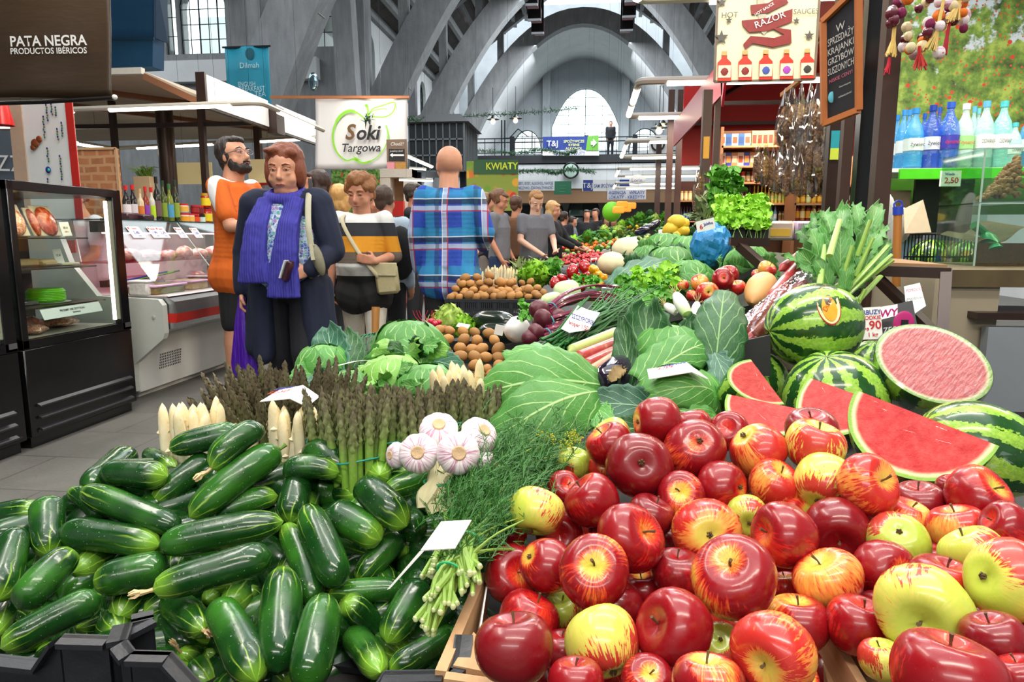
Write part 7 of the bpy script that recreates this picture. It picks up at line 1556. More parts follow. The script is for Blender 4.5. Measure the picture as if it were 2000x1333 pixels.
bg_=thing('handbag','grey-beige leather handbag tucked under the navy woman\'s arm','bag',L0+V((.3,-.1,.9)));mb=MB();mb.ball(L0+ln((.262,-.2,1.05)),(.03,.035,.09),16,Matrix.Rotation(-.25,3,'Y'));mb.build('bag_body',sm('77745f',.5,var=.15),bg_);MB().tube([L0+ln((.235,-.235,1.14)),L0+ln((.25,-.24,1.05))],[.016,.02],8,sq=.4).build('strap_tab',BAGC,bg_)
wl=L0+ln((.115,-.285,.99));o=MB().box(wl,(.028,.05,.11),rot=Matrix.Rotation(.35,3,'Y'),bev=.006).box(wl+V((-.018,-.012,.01)),(.008,.05,.1),rot=Matrix.Rotation(.35,3,'Y'),m=1).build('wallet',[sm('3a1420',.35),sm('cfd4d8',.3)]);tag(o,'dark red wallet with a silvery phone held in the navy woman\'s hand','wallet')
MB().tube([L0+ln((.205,-.175,.985))+V((.033*cos(a)*.3,.02*cos(a),.038*sin(a)))for a in[k*pi/8 for k in range(17)]],.005,6).build('wrist_watch',sm('c9b074',.3,.8),e)
t=NT('violet_film');t.bump(t.noise(t.vm('MULTIPLY',t.co(),(30,30,4)),1.5,3),.8,.02);VIO=t.fin('4a1a9c',.35,spec=.5,coat=.2)
e=thing('carrier_bag','violet plastic carrier bag hanging from the navy woman\'s hand','bag',L0+V((-.29,-.05,.4)));hp=L0+ln((-.30,-.045,.77));mb=MB()
mb.lathe([(.012,.03),(.03,-.02),(.045,-.1),(.06,-.22),(.075,-.34),(.07,-.43),(.03,-.45)],hp,24,fn=lambda q,a,f:V((q.x*(1+.15*sin(5*a+3*f)),q.y*.55*(1+.2*sin(4*a)),q.z)));mb.build('bag_body',VIO,e);MB().tube(catmull([hp+V((-.02,0,-.02)),hp+V((-.008,0,.05)),hp+V((.012,0,.05)),hp+V((.02,0,-.02))],5),.008,6).build('handles',VIO,e)
# --- bearded man in orange ---------------------------------------------------------------------
OR=bands('orange_tshirt',lambda t,v,s_:t.mix(t.ma('MULTIPLY',t.mr(t.ma('ABSOLUTE',t.ma('ADD',s_[1],.02)),.028,.032,1,0),t.mr(s_[2],1.28,1.30,0,1)),'d9661a','e6e6e6'))
L1=at_(472,4.75);e,hd,ln,s=person('bearded man in an orange t-shirt and black shorts looking up to the right',L1,1.81,radians(80),(((.22,-.12,1.12),(.1,-.32,1.12)),((-.22,-.12,1.12),(-.06,-.32,1.10))),OR,clothm('16171b'),0,('short','1e1612'),1.14,None,(-.15,-.22),1.08,.009,.36,shorts=True,beard=True,belly=.03,topz=(.8,1))
GLS=sm('8a8f98',.3,.7);mb=MB()
for sg in(-1,1):mb.tube([hd(sg*.034+.024*cos(a),-.098,.006+.016*sin(a))for a in[k*pi/8 for k in range(17)]],.0022,6);mb.tube([hd(sg*.058,-.096,.01),hd(sg*.082,.0,.008)],.0028,6)
mb.tube([hd(-.01,-.098,.01),hd(.01,-.098,.01)],.002,5);mb.build('glasses',GLS,e,True)
# --- striped woman --------------------------------------------------------------------------------
STR=bands('striped_blouse',lambda t,v,s_:t.ramp(t.ma('DIVIDE',s_[2],1.3),[(p/1.3,c)for p,c in[(0,'1c1c1e'),(.845,'1c1c1e'),(.85,'d6d6d2'),(.93,'d6d6d2'),(.935,'6a5c50'),(1.01,'6a5c50'),(1.015,'d28c18'),(1.115,'d28c18'),(1.12,'26262c'),(1.205,'26262c'),(1.21,'e0e0de')]],'CONSTANT'))
L2=at_(712,4.75);e,hd,ln,s=person('short woman in a white, black and mustard striped blouse with light trousers',L2,1.53,0,(((.25,0,1.10),(.16,-.2,1.06),(-.8,-.3,.2),.6,(0,0,1)),((-.25,.02,1.1),(-.24,-.06,.86),(0,0,-1),.5,(.2,-1,0))),STR,clothm('c9c2b4'),1,('perm','7a4e28'),1.2,(((.1,0,.88),(.1,-.06,.48),(.09,.0,.07)),((-.1,0,.88),(-.1,.05,.48),(-.1,.18,.1))),(-.1,.22),1.2,.0085,sleeve=.5,belly=.03,topz=(.8,1))
MB().tube(catmull([ln((-.12,.03,1.43)),ln((-.11,-.13,1.36)),ln((.02,-.20,1.15)),ln((.15,-.2,.98)),ln((.2,-.12,.9))],5),.013,8,sq=.35).build('shoulder_strap',sm('b9b090',.6),e,True)
bg_=thing('shoulder_bag','beige canvas shoulder bag at the striped woman\'s hip','bag',L2+V((.2,-.1,.7)));MB().box(L2+V((.21,-.13,.83)),(.16,.06,.2),bev=.02,rot=Matrix.Rotation(-.1,3,'Y')).build('bag_body',clothm('a89e78'),bg_);MB().box(L2+V((.205,-.165,.9)),(.165,.01,.09),bev=.004).build('flap',clothm('b5ab86'),bg_)
# --- bald man in plaid -----------------------------------------------------------------------------
def plaid(t,v,s_):
 def st(x,per,off,w_):f=t.ma('ABSOLUTE',t.ma('SUBTRACT',t.ma('FRACT',t.ma('ADD',t.ma('DIVIDE',x,per),off)),.5));return t.mr(f,w_-.008,w_+.008,1,0)
 x=t.ma('ADD',s_[0],t.ma('MULTIPLY',t.noise(v,2,1),.03));z=t.ma('ADD',s_[2],t.ma('MULTIPLY',t.noise(v,2.5,1),.03));c=t.mix(t.noise(v,50,2),'1c3a9c','2c50b8')
 for(co_,per,off,w_,col,a)in((x,.17,0,.14,'2a8ab8',.75),(z,.17,.1,.14,'2a8ab8',.7),(x,.17,.42,.07,'c9d4e4',.6),(z,.17,.45,.06,'c9d4e4',.6),(z,.17,.28,.07,'10141e',.75),(x,.17,.22,.05,'1a4a52',.6),(x,.17,.5,.015,'b0202c',.85),(z,.17,.53,.015,'b0202c',.85),(z,.17,.2,.012,'e4ecf4',.8),(x,.17,.36,.01,'e4ecf4',.8)):c=t.mix(t.ma('MULTIPLY',st(co_,per*1.55,off,w_),a),c,col)
 return c
PLD=bands('plaid_flannel',plaid)
L3=at_(880,4.85);e,hd,ln,s=person('bald man seen from behind in a blue plaid shirt and black trousers',L3,1.74,pi,(((.23,.02,1.12),(.23,-.04,.86)),((-.25,.0,1.12),(-.2,-.22,1.02))),PLD,clothm('101114'),0,('bald','9a8070'),1.16,None,(.35,-.05),1.1,.009,topz=(.80,1),legw=1.05,topx=lambda mb,s,ln:[cap_(mb,ln((.06*cos(a),.06*sin(a)+.01,1.405)),ln((.06*cos(a+.5),.06*sin(a+.5)+.01,1.405)),.022,.022,8)for a in[k*.5 for k in range(13)]])
o=person('person beyond the bald man whose dark red trainer shows',at_(812,7.5),1.7,pi/2,(((.2,0,1.1),(.2,0,.85)),)*2,clothm('22242c'),clothm('1a1b20'),1,('short','2a2018'),1.0,None,vox=.02,detail=False,shoes='6a1430')
# --- people behind ----------------------------------------------------------------------------------
DN=bands('dark_check',lambda t,v,s_:t.mix(t.mr(t.ma('SINE',t.ma('MULTIPLY',s_[0],90)),.3,.5),'141a30','5a6a8c'))
A0=(((.21,.02,1.1),(.2,-.06,.86)),((-.21,.02,1.1),(-.2,-.06,.86)))
e,hd,ln,s=person('dark-haired woman in profile with a black phone at her ear',at_(628,5.6),1.66,radians(-75),(((.2,-.02,1.12),(.2,-.12,1.38),(0,.1,1),.3),((-.21,.02,1.1),(-.2,-.06,.86))),DN,clothm('16181e'),1,('long','2e1a14'),1.05,None,(0,-.05),1.05,.011)
o=MB().box(hd(.095,-.02,-.03),(.015,.035,.16),bev=.004);o=o.build('mobile_phone',BLKG);o.location=at_(628,5.6);o.rotation_euler=(0,0,radians(-75));tag(o,'black mobile phone held to the dark-haired woman\'s ear','phone')
person('blond person behind the striped woman, only hair and shoulder showing',at_(672,5.7),1.53,radians(150),A0,clothm('c9c4b8'),clothm('3a3c44'),2,('bob','b58a50'),1.0,None,(.3,0),1.1,.012,detail=False)
person('dark-haired person far behind the striped woman',at_(737,7.2),1.58,radians(20),A0,clothm('1c1e26'),clothm('1a1b20'),1,('short','1a1410'),1.0,None,vox=.014)
e,hd,ln,s=person('person in a pale blue jacket with a black backpack beside the striped woman',at_(756,5.15),1.5,radians(165),A0,clothm('a9bcc9'),clothm('14161c'),1,('short','3a2a1e'),1.1,None,vox=.014,detail=False)
tag(MB().ball(at_(775,5.0)+V((.04,0,1.0)),(.11,.1,.2),16).build('backpack',clothm('101114')),'black backpack beside the striped woman','backpack')
e,hd,ln,s=person('red-haired vendor bending down behind the black display cabinet',at_(200,5.2),1.52,radians(-20),(((.25,-.15,1.1),(.2,-.35,.98)),((-.22,-.15,1.1),(-.18,-.35,.98))),clothm('d9d4dc'),clothm('2a2c34'),0,('short','7a2c14'),1.15,None,(0,.7),1.1,.011,sleeve=.3,lean=.25)
# shoppers along the stall
GRT=clothm('696b72');JN=clothm('26385c')
e,hd,ln,s=person('young woman with tied hair in a grey t-shirt and jeans looking down at the stall',at_(975,8.2),1.66,radians(75),(((.2,.02,1.1),(.19,-.12,.86)),((-.2,.02,1.1),(-.19,-.12,.86))),GRT,JN,1,('tail','5a3a22'),1.0,None,(0,.35),1.08,.011,.3)
e,hd,ln,s=person('blond woman in a grey t-shirt leaning over the stall and picking vegetables',at_(1042,8.6),1.66,radians(25),(((.22,-.1,1.1),(.12,-.42,.98)),((-.22,-.1,1.1),(-.02,-.4,.92))),GRT,clothm('22242c'),2,('short','8a6236'),1.08,None,(0,.55),1.08,.011,.3,lean=.1)
e,hd,ln,s=person('wavy-haired blond woman in black reaching over the vegetables',at_(1078,9.8),1.6,radians(70),(((.2,-.15,1.15),(.15,-.45,1.02)),((-.2,-.15,1.15),(-.15,-.45,1.02))),clothm('121216'),clothm('16161a'),0,('long','b08a58'),1.05,None,(0,.15),1.1,.013,.9)
e,hd,ln,s=person('person in a brown jacket turned away between the two women in grey',at_(1008,9.3),1.66,radians(160),A0,clothm('6a4830'),clothm('14161c'),1,('short','4a3020'),1.05,None,vox=.016,detail=False)
e,hd,ln,s=person('person in dark clothes hidden behind the young woman in grey',at_(950,8.9),1.68,radians(100),A0,clothm('14182a'),clothm('8a8078'),0,('short','7a5a3c'),1.05,None,vox=.016,detail=False)
for(px,Y,H,fc,hr,c,lb)in((1143,17,1.76,.3,'short','0e1016','far man in a dark jacket in front of the bright doorway, left of two'),(1160,17.2,1.8,-.6,'short','0e1016','far man in a dark jacket in front of the bright doorway, right of two'),(1116,16,1.58,1.3,'tail','5a6270','far woman in a grey hooded jacket left of the two men'),(1100,14,1.62,2.5,'short','10121c','dark-clothed back behind the wavy-haired blond woman'),(1180,16,1.6,.4,'long','1e1814','far long-haired person right of the two dark men'),(1196,15,1.55,-.4,'short','2a1c18','far shopper with a brown top next to the green lantern')):
 person(lb,at_(px,Y),H,fc,A0,clothm(c),clothm('101216'),1,(hr,'2a1c14'),1.05,None,vox=.024,detail=False)
person('man standing on the gallery behind the railing',V((PY(1192,290,39.4).x,39.4,gz(302))),1.85,0,A0,clothm('0e1016'),clothm('0e1016'),0,('short','1a1410'),1.2,None,vox=.03,detail=False)
# ================================================================ RIGHT SIDE OF THE STALLS
ZR=2.75
def loop(pxc,Y1,Y2,xr,label,l1=(.2,.9),l2=(.2,.75),z=ZR):
 x=PY(pxc,300,Y1).x
 light_rail(label,[(xr,Y1,z),(x,Y1,z),(x,Y2,z),(xr,Y2,z)],[(0,1-l1[1],1-l1[0]),(1,.15,.5),(1,.62,.92),(2,*l2)],.04)
loop(1262,3.9,5.15,2.3,'nearest light rail loop, cut by the top edge beside the sauce sign',(.3,.9),(.25,.8));loop(1245,7.75,9.9,3.4,'second light rail loop in front of the red stall',(.1,.95),(.05,.5))
loop(1225,12.4,14.8,4.4,'third light rail loop with a short glowing end',(.1,.9),(.06,.9));loop(1210,17.2,19.3,5,'fourth light rail loop far down the aisle',(.06,.8),(.06,.9));loop(1204,22,24,5,'farthest light rail loop',(.1,.9),(.1,.8))
# posts
for(px,Y,w_,m_,lb)in((1383,6.2,.075,BROWN,'brown post with a yellow strip left of the red stall'),(1403,6.6,.05,BROWN,'slim brown post right beside the yellow-striped one'),(1312,11,.09,BROWN,'brown post in front of the far wine shelf, left of two'),(1330,11.2,.09,BROWN,'brown post in front of the far wine shelf, right of two'),(1290,17,.12,DBROWN,'dark post far down the right side'),
 (1636,3.7,.055,DBROWN,'dark stall post with a small teal sticker'),(1662,3.5,.045,BROWN,'brown stall post behind the chalkboard'),(1697,3.1,.055,BLKG,'black stall post between chalkboard and orchard mural'),(1737,2.9,.06,BROWN,'brown post at the left edge of the orchard mural')):
 x=PY(px,200,Y).x;e=thing('stall_post',lb,'post',(x,Y,0),'posts of the right stalls');MB().b2(x-w_/2,x+w_/2,Y,Y+w_,0,PY(px,175,Y).z if 6<Y<12 else 3.3).build('upright',m_,e,smooth=False)
 if px==1383:a=PY(1383,310,Y);MB().b2(x-.025,x+.025,Y-.006,Y,a.z,PY(1383,267,Y).z).build('yellow_strip',sm('e8a832',.5),e,smooth=False)
 if px==1636:a=PY(1636,312,Y);MB().b2(x-.02,x+.02,Y-.004,Y,a.z,a.z+.055).build('lime_sticker',sm('cfe04a',.4),e,smooth=False);MB().b2(x-.02,x+.02,Y-.004,Y,a.z+.055,a.z+.14).build('teal_sticker',sm('2a9aa8',.4),e,smooth=False)
 # red stall canopy
RED=sm('b3120e',.55,var=.12,sc=3);e=thing('stall_canopy','red canvas canopy of the grocery stall','canopy',(2.5,7,0));a=PY(1355,250,7.2);mb=MB();mb.prism([(1.1,6.0,2.6),(1.1,9.6,2.6),(1.9,9.6,3.05),(1.9,6.0,3.05)],(0,0,.02));mb.prism([(1.9,6,3.05),(1.9,9.6,3.05),(5,9.6,3.05),(5,6,3.05)],(0,0,.02));mb.build('roof_cloth',RED,e,smooth=False)
MB().b2(1.2,5,9.55,9.6,2.05,3.05).build('rear_cloth',RED,e,smooth=False);mb=MB();mb.b2(1.09,1.11,6.2,9.6,2.3,2.6);mb.prism([(1.09,6.0,2.6),(1.09,6.2,2.2),(1.09,6.35,2.6)],(.02,0,0));mb.prism([(1.42,6,2.78),(1.5,6,2.78),(1.47,6,2.5)],(0,.02,0));mb.build('valance',sm('a8142c',.35),e,smooth=False)
mb=MB();[mb.bar((1.15,y,2.55),(5,y,2.55),.04)for y in(8.0,9.4)];mb.bar((2.2,7,2.98),(1.3,9.5,2.7),.04);mb.build('frame_bars',DBROWN,e,smooth=False)
# sauce sign
Y=4.2;e,x,z,w_,h_=wall_sign('hanging_sign','cream hot sauce sign with a red ribbon and five bottles',1395,-60,1604,160,Y,sm('d9d0ac',.5,var=.05,sc=3),'sign',.02,(sm('6a5a48',.5),.012));q=Y-.012;SG=sm('7c1a16',.5,var=.3);SD=sm('4a4640',.5)
def T(s_,px,py,h_,m_,Y_,par,**k):return text(s_,par,PY(px,py,Y_),k.pop('ux',UX),k.pop('uy',UZ),h_*Y_/FPX,m_,**k)
T('HOT',1425,29,10,SD,q,e);T('SAUCES',1574,22,9,SD,q,e,wmax=.14)
for nm,pl in(('ribbon',[(1449,40),(1490,36),(1548,17),(1547,42),(1500,60),(1463,63),(1451,50)]),('ribbon_tail',[(1503,52),(1545,58),(1546,84),(1510,92),(1470,84),(1456,96),(1452,86),(1466,70),(1512,74),(1532,68)]),('ribbon_top',[(1466,10),(1500,6),(1530,-12),(1540,5),(1500,25),(1468,28)])):MB().prism([PY(a,b,q)for a,b in pl],(0,.006,0)).build(nm,SG,e,smooth=False)
MB().prism([PY(a,b,q+.004)for a,b in((1474,-50),(1488,-50),(1500,60),(1492,68),(1484,60))],(0,.004,0)).build('razor_blade',sm('a9a592',.5),e,smooth=False)
ru=V((.94,0,.34)).normalized();T('RAZOR',1503,38,12,WHITEP,q-.002,e,ux=ru,uy=V((-.34,0,.94)),wmax=.19);T('HOT SAUCE',1492,18,5,WHITEP,q-.002,e,ux=V((.85,0,.5)),uy=V((-.5,0,.85)),wmax=.13)
for(a,b,r_)in((1409,73,13),(1424,39,6),(1556,40,6),(1581,69,9),(1410,4,9)):c=PY(a,b,q-.002);MB().prism([c+V((cos(k*pi/5+pi/2),0,sin(k*pi/5+pi/2)))*r_*(.4 if k%2 else 1)*Y/FPX for k in range(10)],(0,.004,0)).build('star',SD,e,smooth=False)
for k,lc in enumerate(('7c1a16','7c1a16','3a4a9c','9a3aa8','2a2624')):
 bx_=1415+k*40.5;MB().prism([PY(bx_+a,b-k*1.2,q)for a,b in((-13,158),(-13,122),(-5,114),(-5,108),(5,108),(5,114),(13,122),(13,158))],(0,.005,0)).build('printed_bottle',sm('c9301c',.4),e,smooth=False);c=PY(bx_,140-k*1.2,q-.003);MB().b2(c.x-.034,c.x+.034,c.y,c.y+.003,c.z-.032,c.z+.034).build('printed_label',sm('d9cfae',.5),e,smooth=False)
 MB().ball(c-V((0,.002,0)),(.022,.002,.018),8,fn=lambda q,a,f:q*(1+.3*sin(5*a))).build('label_mark',sm(lc,.5),e);c=PY(bx_,105-k*1.2,q);MB().b2(c.x-.014,c.x+.014,c.y,c.y+.005,c.z-.012,c.z+.014).build('printed_cap',sm('b59a5c',.5),e,smooth=False)
 # chalkboard
Cq=[PY(1614,242,3.0),PY(1682,215,2.85),V(),PY(1612,42,3.0)];Cq[2]=Cq[1]+(Cq[3]-Cq[0])*1.12;e=thing('chalkboard','orange wood framed chalkboard hanging on the posts','chalkboard',Cq[0]);ux=(Cq[1]-Cq[0]).normalized();uz=(Cq[3]-Cq[0]).normalized()
MB().quad(*Cq,.008).build('slate',sm('1c1a20',.7),e,smooth=False);mb=MB();[mb.bar(Cq[i]+ux.cross(uz)*.012,Cq[(i+1)%4]+ux.cross(uz)*.012,.022)for i in range(4)];mb.build('frame',sm('b5662a',.5,var=.15,sc=12),e,smooth=False);CH=sm('c9c4c0',.9);cc=(Cq[0]+Cq[1]+Cq[2]+Cq[3])/4;hh=(Cq[3]-Cq[0]).length
for k,(s_,c_,z_)in enumerate((('W',CH,.03),('SPRZEDAŻY',CH,.028),('KRAJANKI',CH,.026),('GRZYBÓW',CH,.026),('SUSZONYCH',CH,.028),('NISKIE CENY!',sm('c9647a',.9),.014),('Gwarantujemy',CH,.007),('najlepszą jakość',CH,.007))):text(s_,e,cc+uz*hh*(.33-k*.094)+(ux*.02 if k>5 else ux*0),ux,uz,z_,c_,wmax=.125 if k<6 else.08,off=.012)
MB().ball(cc-uz*hh*.3-ux*.045+ux.cross(uz)*.012,(.014,.003,.022),12).build('round_sticker',sm('5ab4c8',.5),e)
# orchard mural
t=NT('orchard_print');v=t.co();s_=t.sep(v);n1=t.noise(v,9,5,.65);hz=t.mr(s_[2],.0,.7);leaf=t.ramp(n1,[(.35,'2c3f16'),(.5,'5f7f2c'),(.62,'93a84a')]);f=t.mr(t.ma('ADD',t.noise(v,5,5,.65),t.ma('MULTIPLY',hz,-.22)),.30,.36)
c=t.mix(f,'b9c4cc',leaf);c=t.mix(t.ma('MULTIPLY',t.mr(t.vor(v,13),.13,.2,1,0),t.mr(t.noise(v,2.5,2),.38,.44)),c,'b8361c');c=t.mix(t.ma('MULTIPLY',t.mr(t.vor(v,38),.2,.28,1,0),t.mr(t.noise(v,4,2),.42,.48)),c,'b84a2a');c=t.mix(t.mr(s_[2],-.5,-.42,1,0),c,'4a8a1c');c=t.mix(t.ma('MULTIPLY',t.mr(t.ma('ABSOLUTE',t.ma('ADD',t.ma('ADD',s_[0],.42),t.ma('MULTIPLY',t.noise(v,3,2),.1))),.02,.03,1,0),t.mr(s_[2],.1,.2,1,0)),c,'6b5a34');ORCH=t.fin(c,.6)
Y=4.5;a=PY(1702,420,Y);b=PY(2120,-60,Y);e=thing('orchard_mural','orchard photo mural with red apples behind the water bottles','mural',(a.x,Y,a.z));o=MB().b2((a.x-b.x)/2,(b.x-a.x)/2,0,.03,(a.z-b.z)/2,(b.z-a.z)/2).build('print',ORCH,e,True,smooth=False);o.location=((b.x-a.x)/2,0,(b.z-a.z)/2)
t=NT('dark_orchard');v=t.co();c=t.mix(t.noise(t.vm('MULTIPLY',v,(1,1,4)),5,4),'070d05','1a3610');wall_sign('fridge_header','dark green header panel below the water shelf',1780,350,1905,455,4.2,t.fin(c,.4),'panel');wall_sign('beige_panel','beige panel strip left of the dark green header',1702,372,1780,470,4.25,sm('b09a7c',.7),'panel')
# shelf with water bottles
a=PY(1735,330,4.0);e=thing('water_shelf','shelf with a bright green edge carrying the water bottles','shelf',a);MB().b2(a.x,a.x+1.1,3.98,4.4,a.z-.02,a.z).build('board',WHITEP,e,smooth=False);MB().b2(PY(1757,330,3.97).x,a.x+1.1,3.96,3.98,PY(1760,350,3.97).z,a.z-.004).build('green_edge',sm('4ed01c',.4),e,smooth=False)
WB=[(1746,225,9,'3a9ad8','2f8ad8','d9e6ea',4.25),(1758,215,10,'3a9ad8','2f8ad8','d9e6ea',4.2),(1768,215,9,'2f90d8','2f8ad8','c9e0ea',4.3),(1780,212,16,'3ba0dc','2f8ad8','d9ecea',4.05),(1798,222,8,'1a5ac4','1a4ab4','c9d4ea',4.25),(1813,206,15,'1246b8','14389c','d0d8ea',4.05),(1826,210,8,'1246b8','1a4ab4','c9d4ea',4.3),(1847,200,17,'1e62c8','1e54c0','3a3aa8',4.05),(1877,203,15,'b9dcd4','e6ecea','9ae08a',4.05),(1893,208,9,'a4dce0','5aaad8','dfeaea',4.25),(1916,198,15,'a9d8dc','5aaad8','e4ecec',4.05),(1902,212,8,'a9d8dc','6ac0c4','e4ecec',4.3),(1950,198,16,'8cd8d4','4ab8c0','e4ecec',4.05),(1975,240,12,'a4dcdc','4ab8c0','e4ecec',4.02),(2003,215,15,'4a9ad0','2f8ad8','d9e6ea',4.1)]
BL=['leftmost light blue water bottle on the shelf','second light blue water bottle from the left','light blue bottle behind the two leftmost','large light blue ribbed bottle, front left of the shelf','small dark blue bottle behind the front row','deep blue curved bottle left of the largest blue one','deep blue bottle peeking behind the curved ones','tallest blue bottle with a violet label','clear bottle with white cap and green-pink label','clear bottle behind the white-capped one','clear bottle with light blue cap and white label','pale turquoise bottle behind the clear ones','turquoise-capped clear bottle on the right','small bottle seen through the nut bin','blue bottle cut by the right picture edge']
def pet(bc):
 if'pet'+bc not in MAT:t=NT('pet_'+bc);v=t.co();t.bump(t.noise(t.vm('MULTIPLY',v,(30,30,60)),1.5,2),.4,.01);MAT['pet'+bc]=t.fin(t.mix(t.noise(v,30,2),bc,tuple(min(1,x*1.5+.03)for x in c3(bc))),.08,spec=.8,alpha=.55)
 return MAT['pet'+bc]
for(px,py,hw,bc,cc_,lc,Yb),lb in zip(WB,BL):
 a=PY(px,328,Yb);zt=PY(px,py,Yb).z;r_=hw*Yb/FPX;h_=zt-(PY(1735,330,4).z);e=thing('water_bottle',lb,'bottle',(a.x,Yb,zt-h_),'water bottles on the green-edged shelf')
 prof=[(.8*r_,0),(r_,h_*.04)]+[(r_*(.97+.05*(k%2)),h_*(.08+.05*k))for k in range(11)]+[(r_*.8,h_*.7),(r_*.45,h_*.8),(r_*.33,h_*.87),(r_*.33,h_*.93)]
 MB().lathe(prof,n=14).build('plastic_body',pet(bc),e,True);MB().lathe([(r_*.4,h_*.91),(r_*.4,h_),(0,h_)],n=12).build('cap',sm(cc_,.4),e,True);MB().lathe([(r_*1.04,h_*.30),(r_*1.04,h_*.50)],n=14).build('bottle_label',sm(lc,.4),e,True)
 s_={1780:'żywiec',1813:'żywiec',1847:'dynamic',1877:'dynamic',1916:'CISOWIANKA',1950:'CISOWIANKA',1975:'CISOWIANKA'}.get(px)
 if s_:c=V((a.x,Yb-r_*1.06,zt-h_*.6));text(s_,e,c,UX,UZ,.022,INKK if s_[0]in'żC'else INKR,wmax=r_*1.5,off=.001)
card('price_card','white price card with red digits hanging on the green shelf edge',PY(1856,349,3.93),UX,UZ,.105,.08,[('Woda',.014,INKB,-.1,.6),('2,50',.03,INKR,.1,-.2)],thick=None)
# nut bins
Y=2.7;GB=glass('bin_acrylic','e4f4ea',.08);a=PY(1900,540,Y);b=PY(2040,240,Y);zm=PY(1950,395,Y).z;NUT=sm('b07a4c',.5,var=.35,sc=60);RAI=sm('6e3a16',.5,var=.6,sc=70,bump=.5)
for(z0,z1,nm,lb)in((zm,PY(1950,290,Y).z,'hazelnuts','upper clear bin of hazelnuts at the right edge'),(a.z,zm-.005,'raisins','lower clear bin of raisins with a green scoop at the right edge')):
 e=thing('acrylic_bin',lb,'bin',(a.x,Y,z0),'clear bins for nuts');mb=MB();mb.b2(a.x,b.x,Y,Y+.004,z0,z1);mb.b2(a.x,a.x+.004,Y,Y+.3,z0,z1);mb.b2(a.x,b.x,Y+.296,Y+.3,z0,z1);mb.b2(a.x,b.x,Y,Y+.3,z0,z0+.004);mb.build('bin_shell',GB,e,smooth=False);mb=MB();[mb.bar((x_,Y,z0),(x_,Y,z1),.005)for x_ in(a.x,b.x)];mb.bar((a.x,Y,z1),(b.x,Y,z1),.004);mb.build('bin_edges',sm('a9c9b8',.2),e,smooth=False)
 if nm=='raisins':o=MB().grid(lambda u,w_:V((a.x+.01+(b.x-a.x-.02)*u,Y+.01+.28*w_,z0+.122+.012*sin(u*9)+.03*w_+.05*u*u)),12,8).build('raisins',RAI);MB().b2(a.x+.008,b.x-.008,Y+.008,Y+.02,z0+.005,z0+.12).build('raisins_front',RAI,e,smooth=False);tag(o,'heap of dark raisins inside the lower bin','raisins',kind='stuff')
 else:
  mb=MB();[mb.ball((a.x+R.uniform(.02+.0,b.x-a.x-.01),Y+R.uniform(.01,.28),z0+.012+k*.00035),(.011,.010,.010),6)for k in range(0)]
  for k in range(260):
   u_=R.random();zz=z0+.012+u_*.16*R.random()**.4;mb.ball((a.x+.02+(b.x-a.x-.03)*u_,Y+R.uniform(.012,.06)+.6*max(0,zz-z0-.03),zz),(.010,.009,.009),6)
  tag(mb.build('hazelnuts',NUT),'hazelnuts heaped up to the right in the upper bin','nuts',kind='stuff')
c=PY(1925,455,Y+.06);e=thing('scoop','green plastic scoop standing in the raisins','scoop',c);SCG=sm('1f9a5c',.3);MB().tube([PY(1902,440,Y+.06),PY(1925,458,Y+.08)],.016,8).build('handle',SCG,e);MB().lathe([(.012,0),(.03,.03),(.034,.09)],PY(1922,455,Y+.08),14,frame(V((.6,.1,-.8)))[0].to_track_quat('X','Z').to_matrix()@Matrix.Rotation(pi*.78,3,'Y')).build('bowl',SCG,e)
e=thing('counter_block','beige stone-topped counter below the nut bins','counter',(1.7,2.6,0));p0=P(1800,560,2.35);MB().b2(p0.x,p0.x+.2,2.4,3.1,0,PY(1850,535,2.4).z).build('beige_block',sm('a99c84',.7,var=.1,sc=5),e,smooth=False);MB().b2(p0.x+.02,3.2,2.38,3.12,PY(1850,560,2.4).z,PY(1850,527,2.4).z).build('counter_top',sm('5a4c30',.6,var=.5,sc=12),e,smooth=False);MB().b2(PY(1918,700,2.36).x,3.2,2.34,2.38,0,PY(1950,640,2.34).z).build('grey_side',sm('8c9298',.6,var=.1,sc=3),e,smooth=False);MB().b2(PY(1925,600,2.3).x,3.2,2.34,2.6,PY(1950,625,2.34).z,PY(1950,612,2.34).z).build('lower_shelf',DBROWN,e,smooth=False)
# fridge basket with melons, brown frame, boxes
e=thing('wire_basket','wire fronted chiller basket behind the brown frame','basket',(PY(1790,520,3.3).x,3.3,0));mb=MB();a=PY(1762,545,3.3);b=PY(1905,458,3.3)
for k in range(22):x=a.x+(b.x-a.x)*k/21;mb.bar((x,3.3,a.z-.2),(x,3.3,b.z),.004)
for z in(b.z,(a.z+b.z)/2,a.z):mb.bar((a.x,3.3,z),(b.x,3.3,z),.007)
mb.build('wires',IRON,e,smooth=False);MB().b2(a.x,b.x,3.85,3.9,a.z-.2,b.z+.02).build('blue_back',sm('9ab4d8',.4),e,smooth=False);MB().b2(a.x,b.x,3.3,3.9,0,a.z-.15).build('base',sm('2a2624',.6),e,smooth=False);MB().b2(a.x,b.x,3.8,3.85,b.z-.02,PY(1800,455,3.8).z+.04).build('black_strip',INKK,e,smooth=False)
melon(1815,505,38,3.5,(.1,1,.1),.95,'striped watermelon in the chiller basket, left',group='watermelons in the chiller');melon(1880,508,36,3.5,(.2,1,.1),1.0,'striped watermelon with an orange label in the chiller basket, right',group='watermelons in the chiller',sticker=(1884,493,19,7,0));melon(1722,555,22,3.2,(0,1,0),1,'green melon low behind the brown frame',group='watermelons in the chiller')
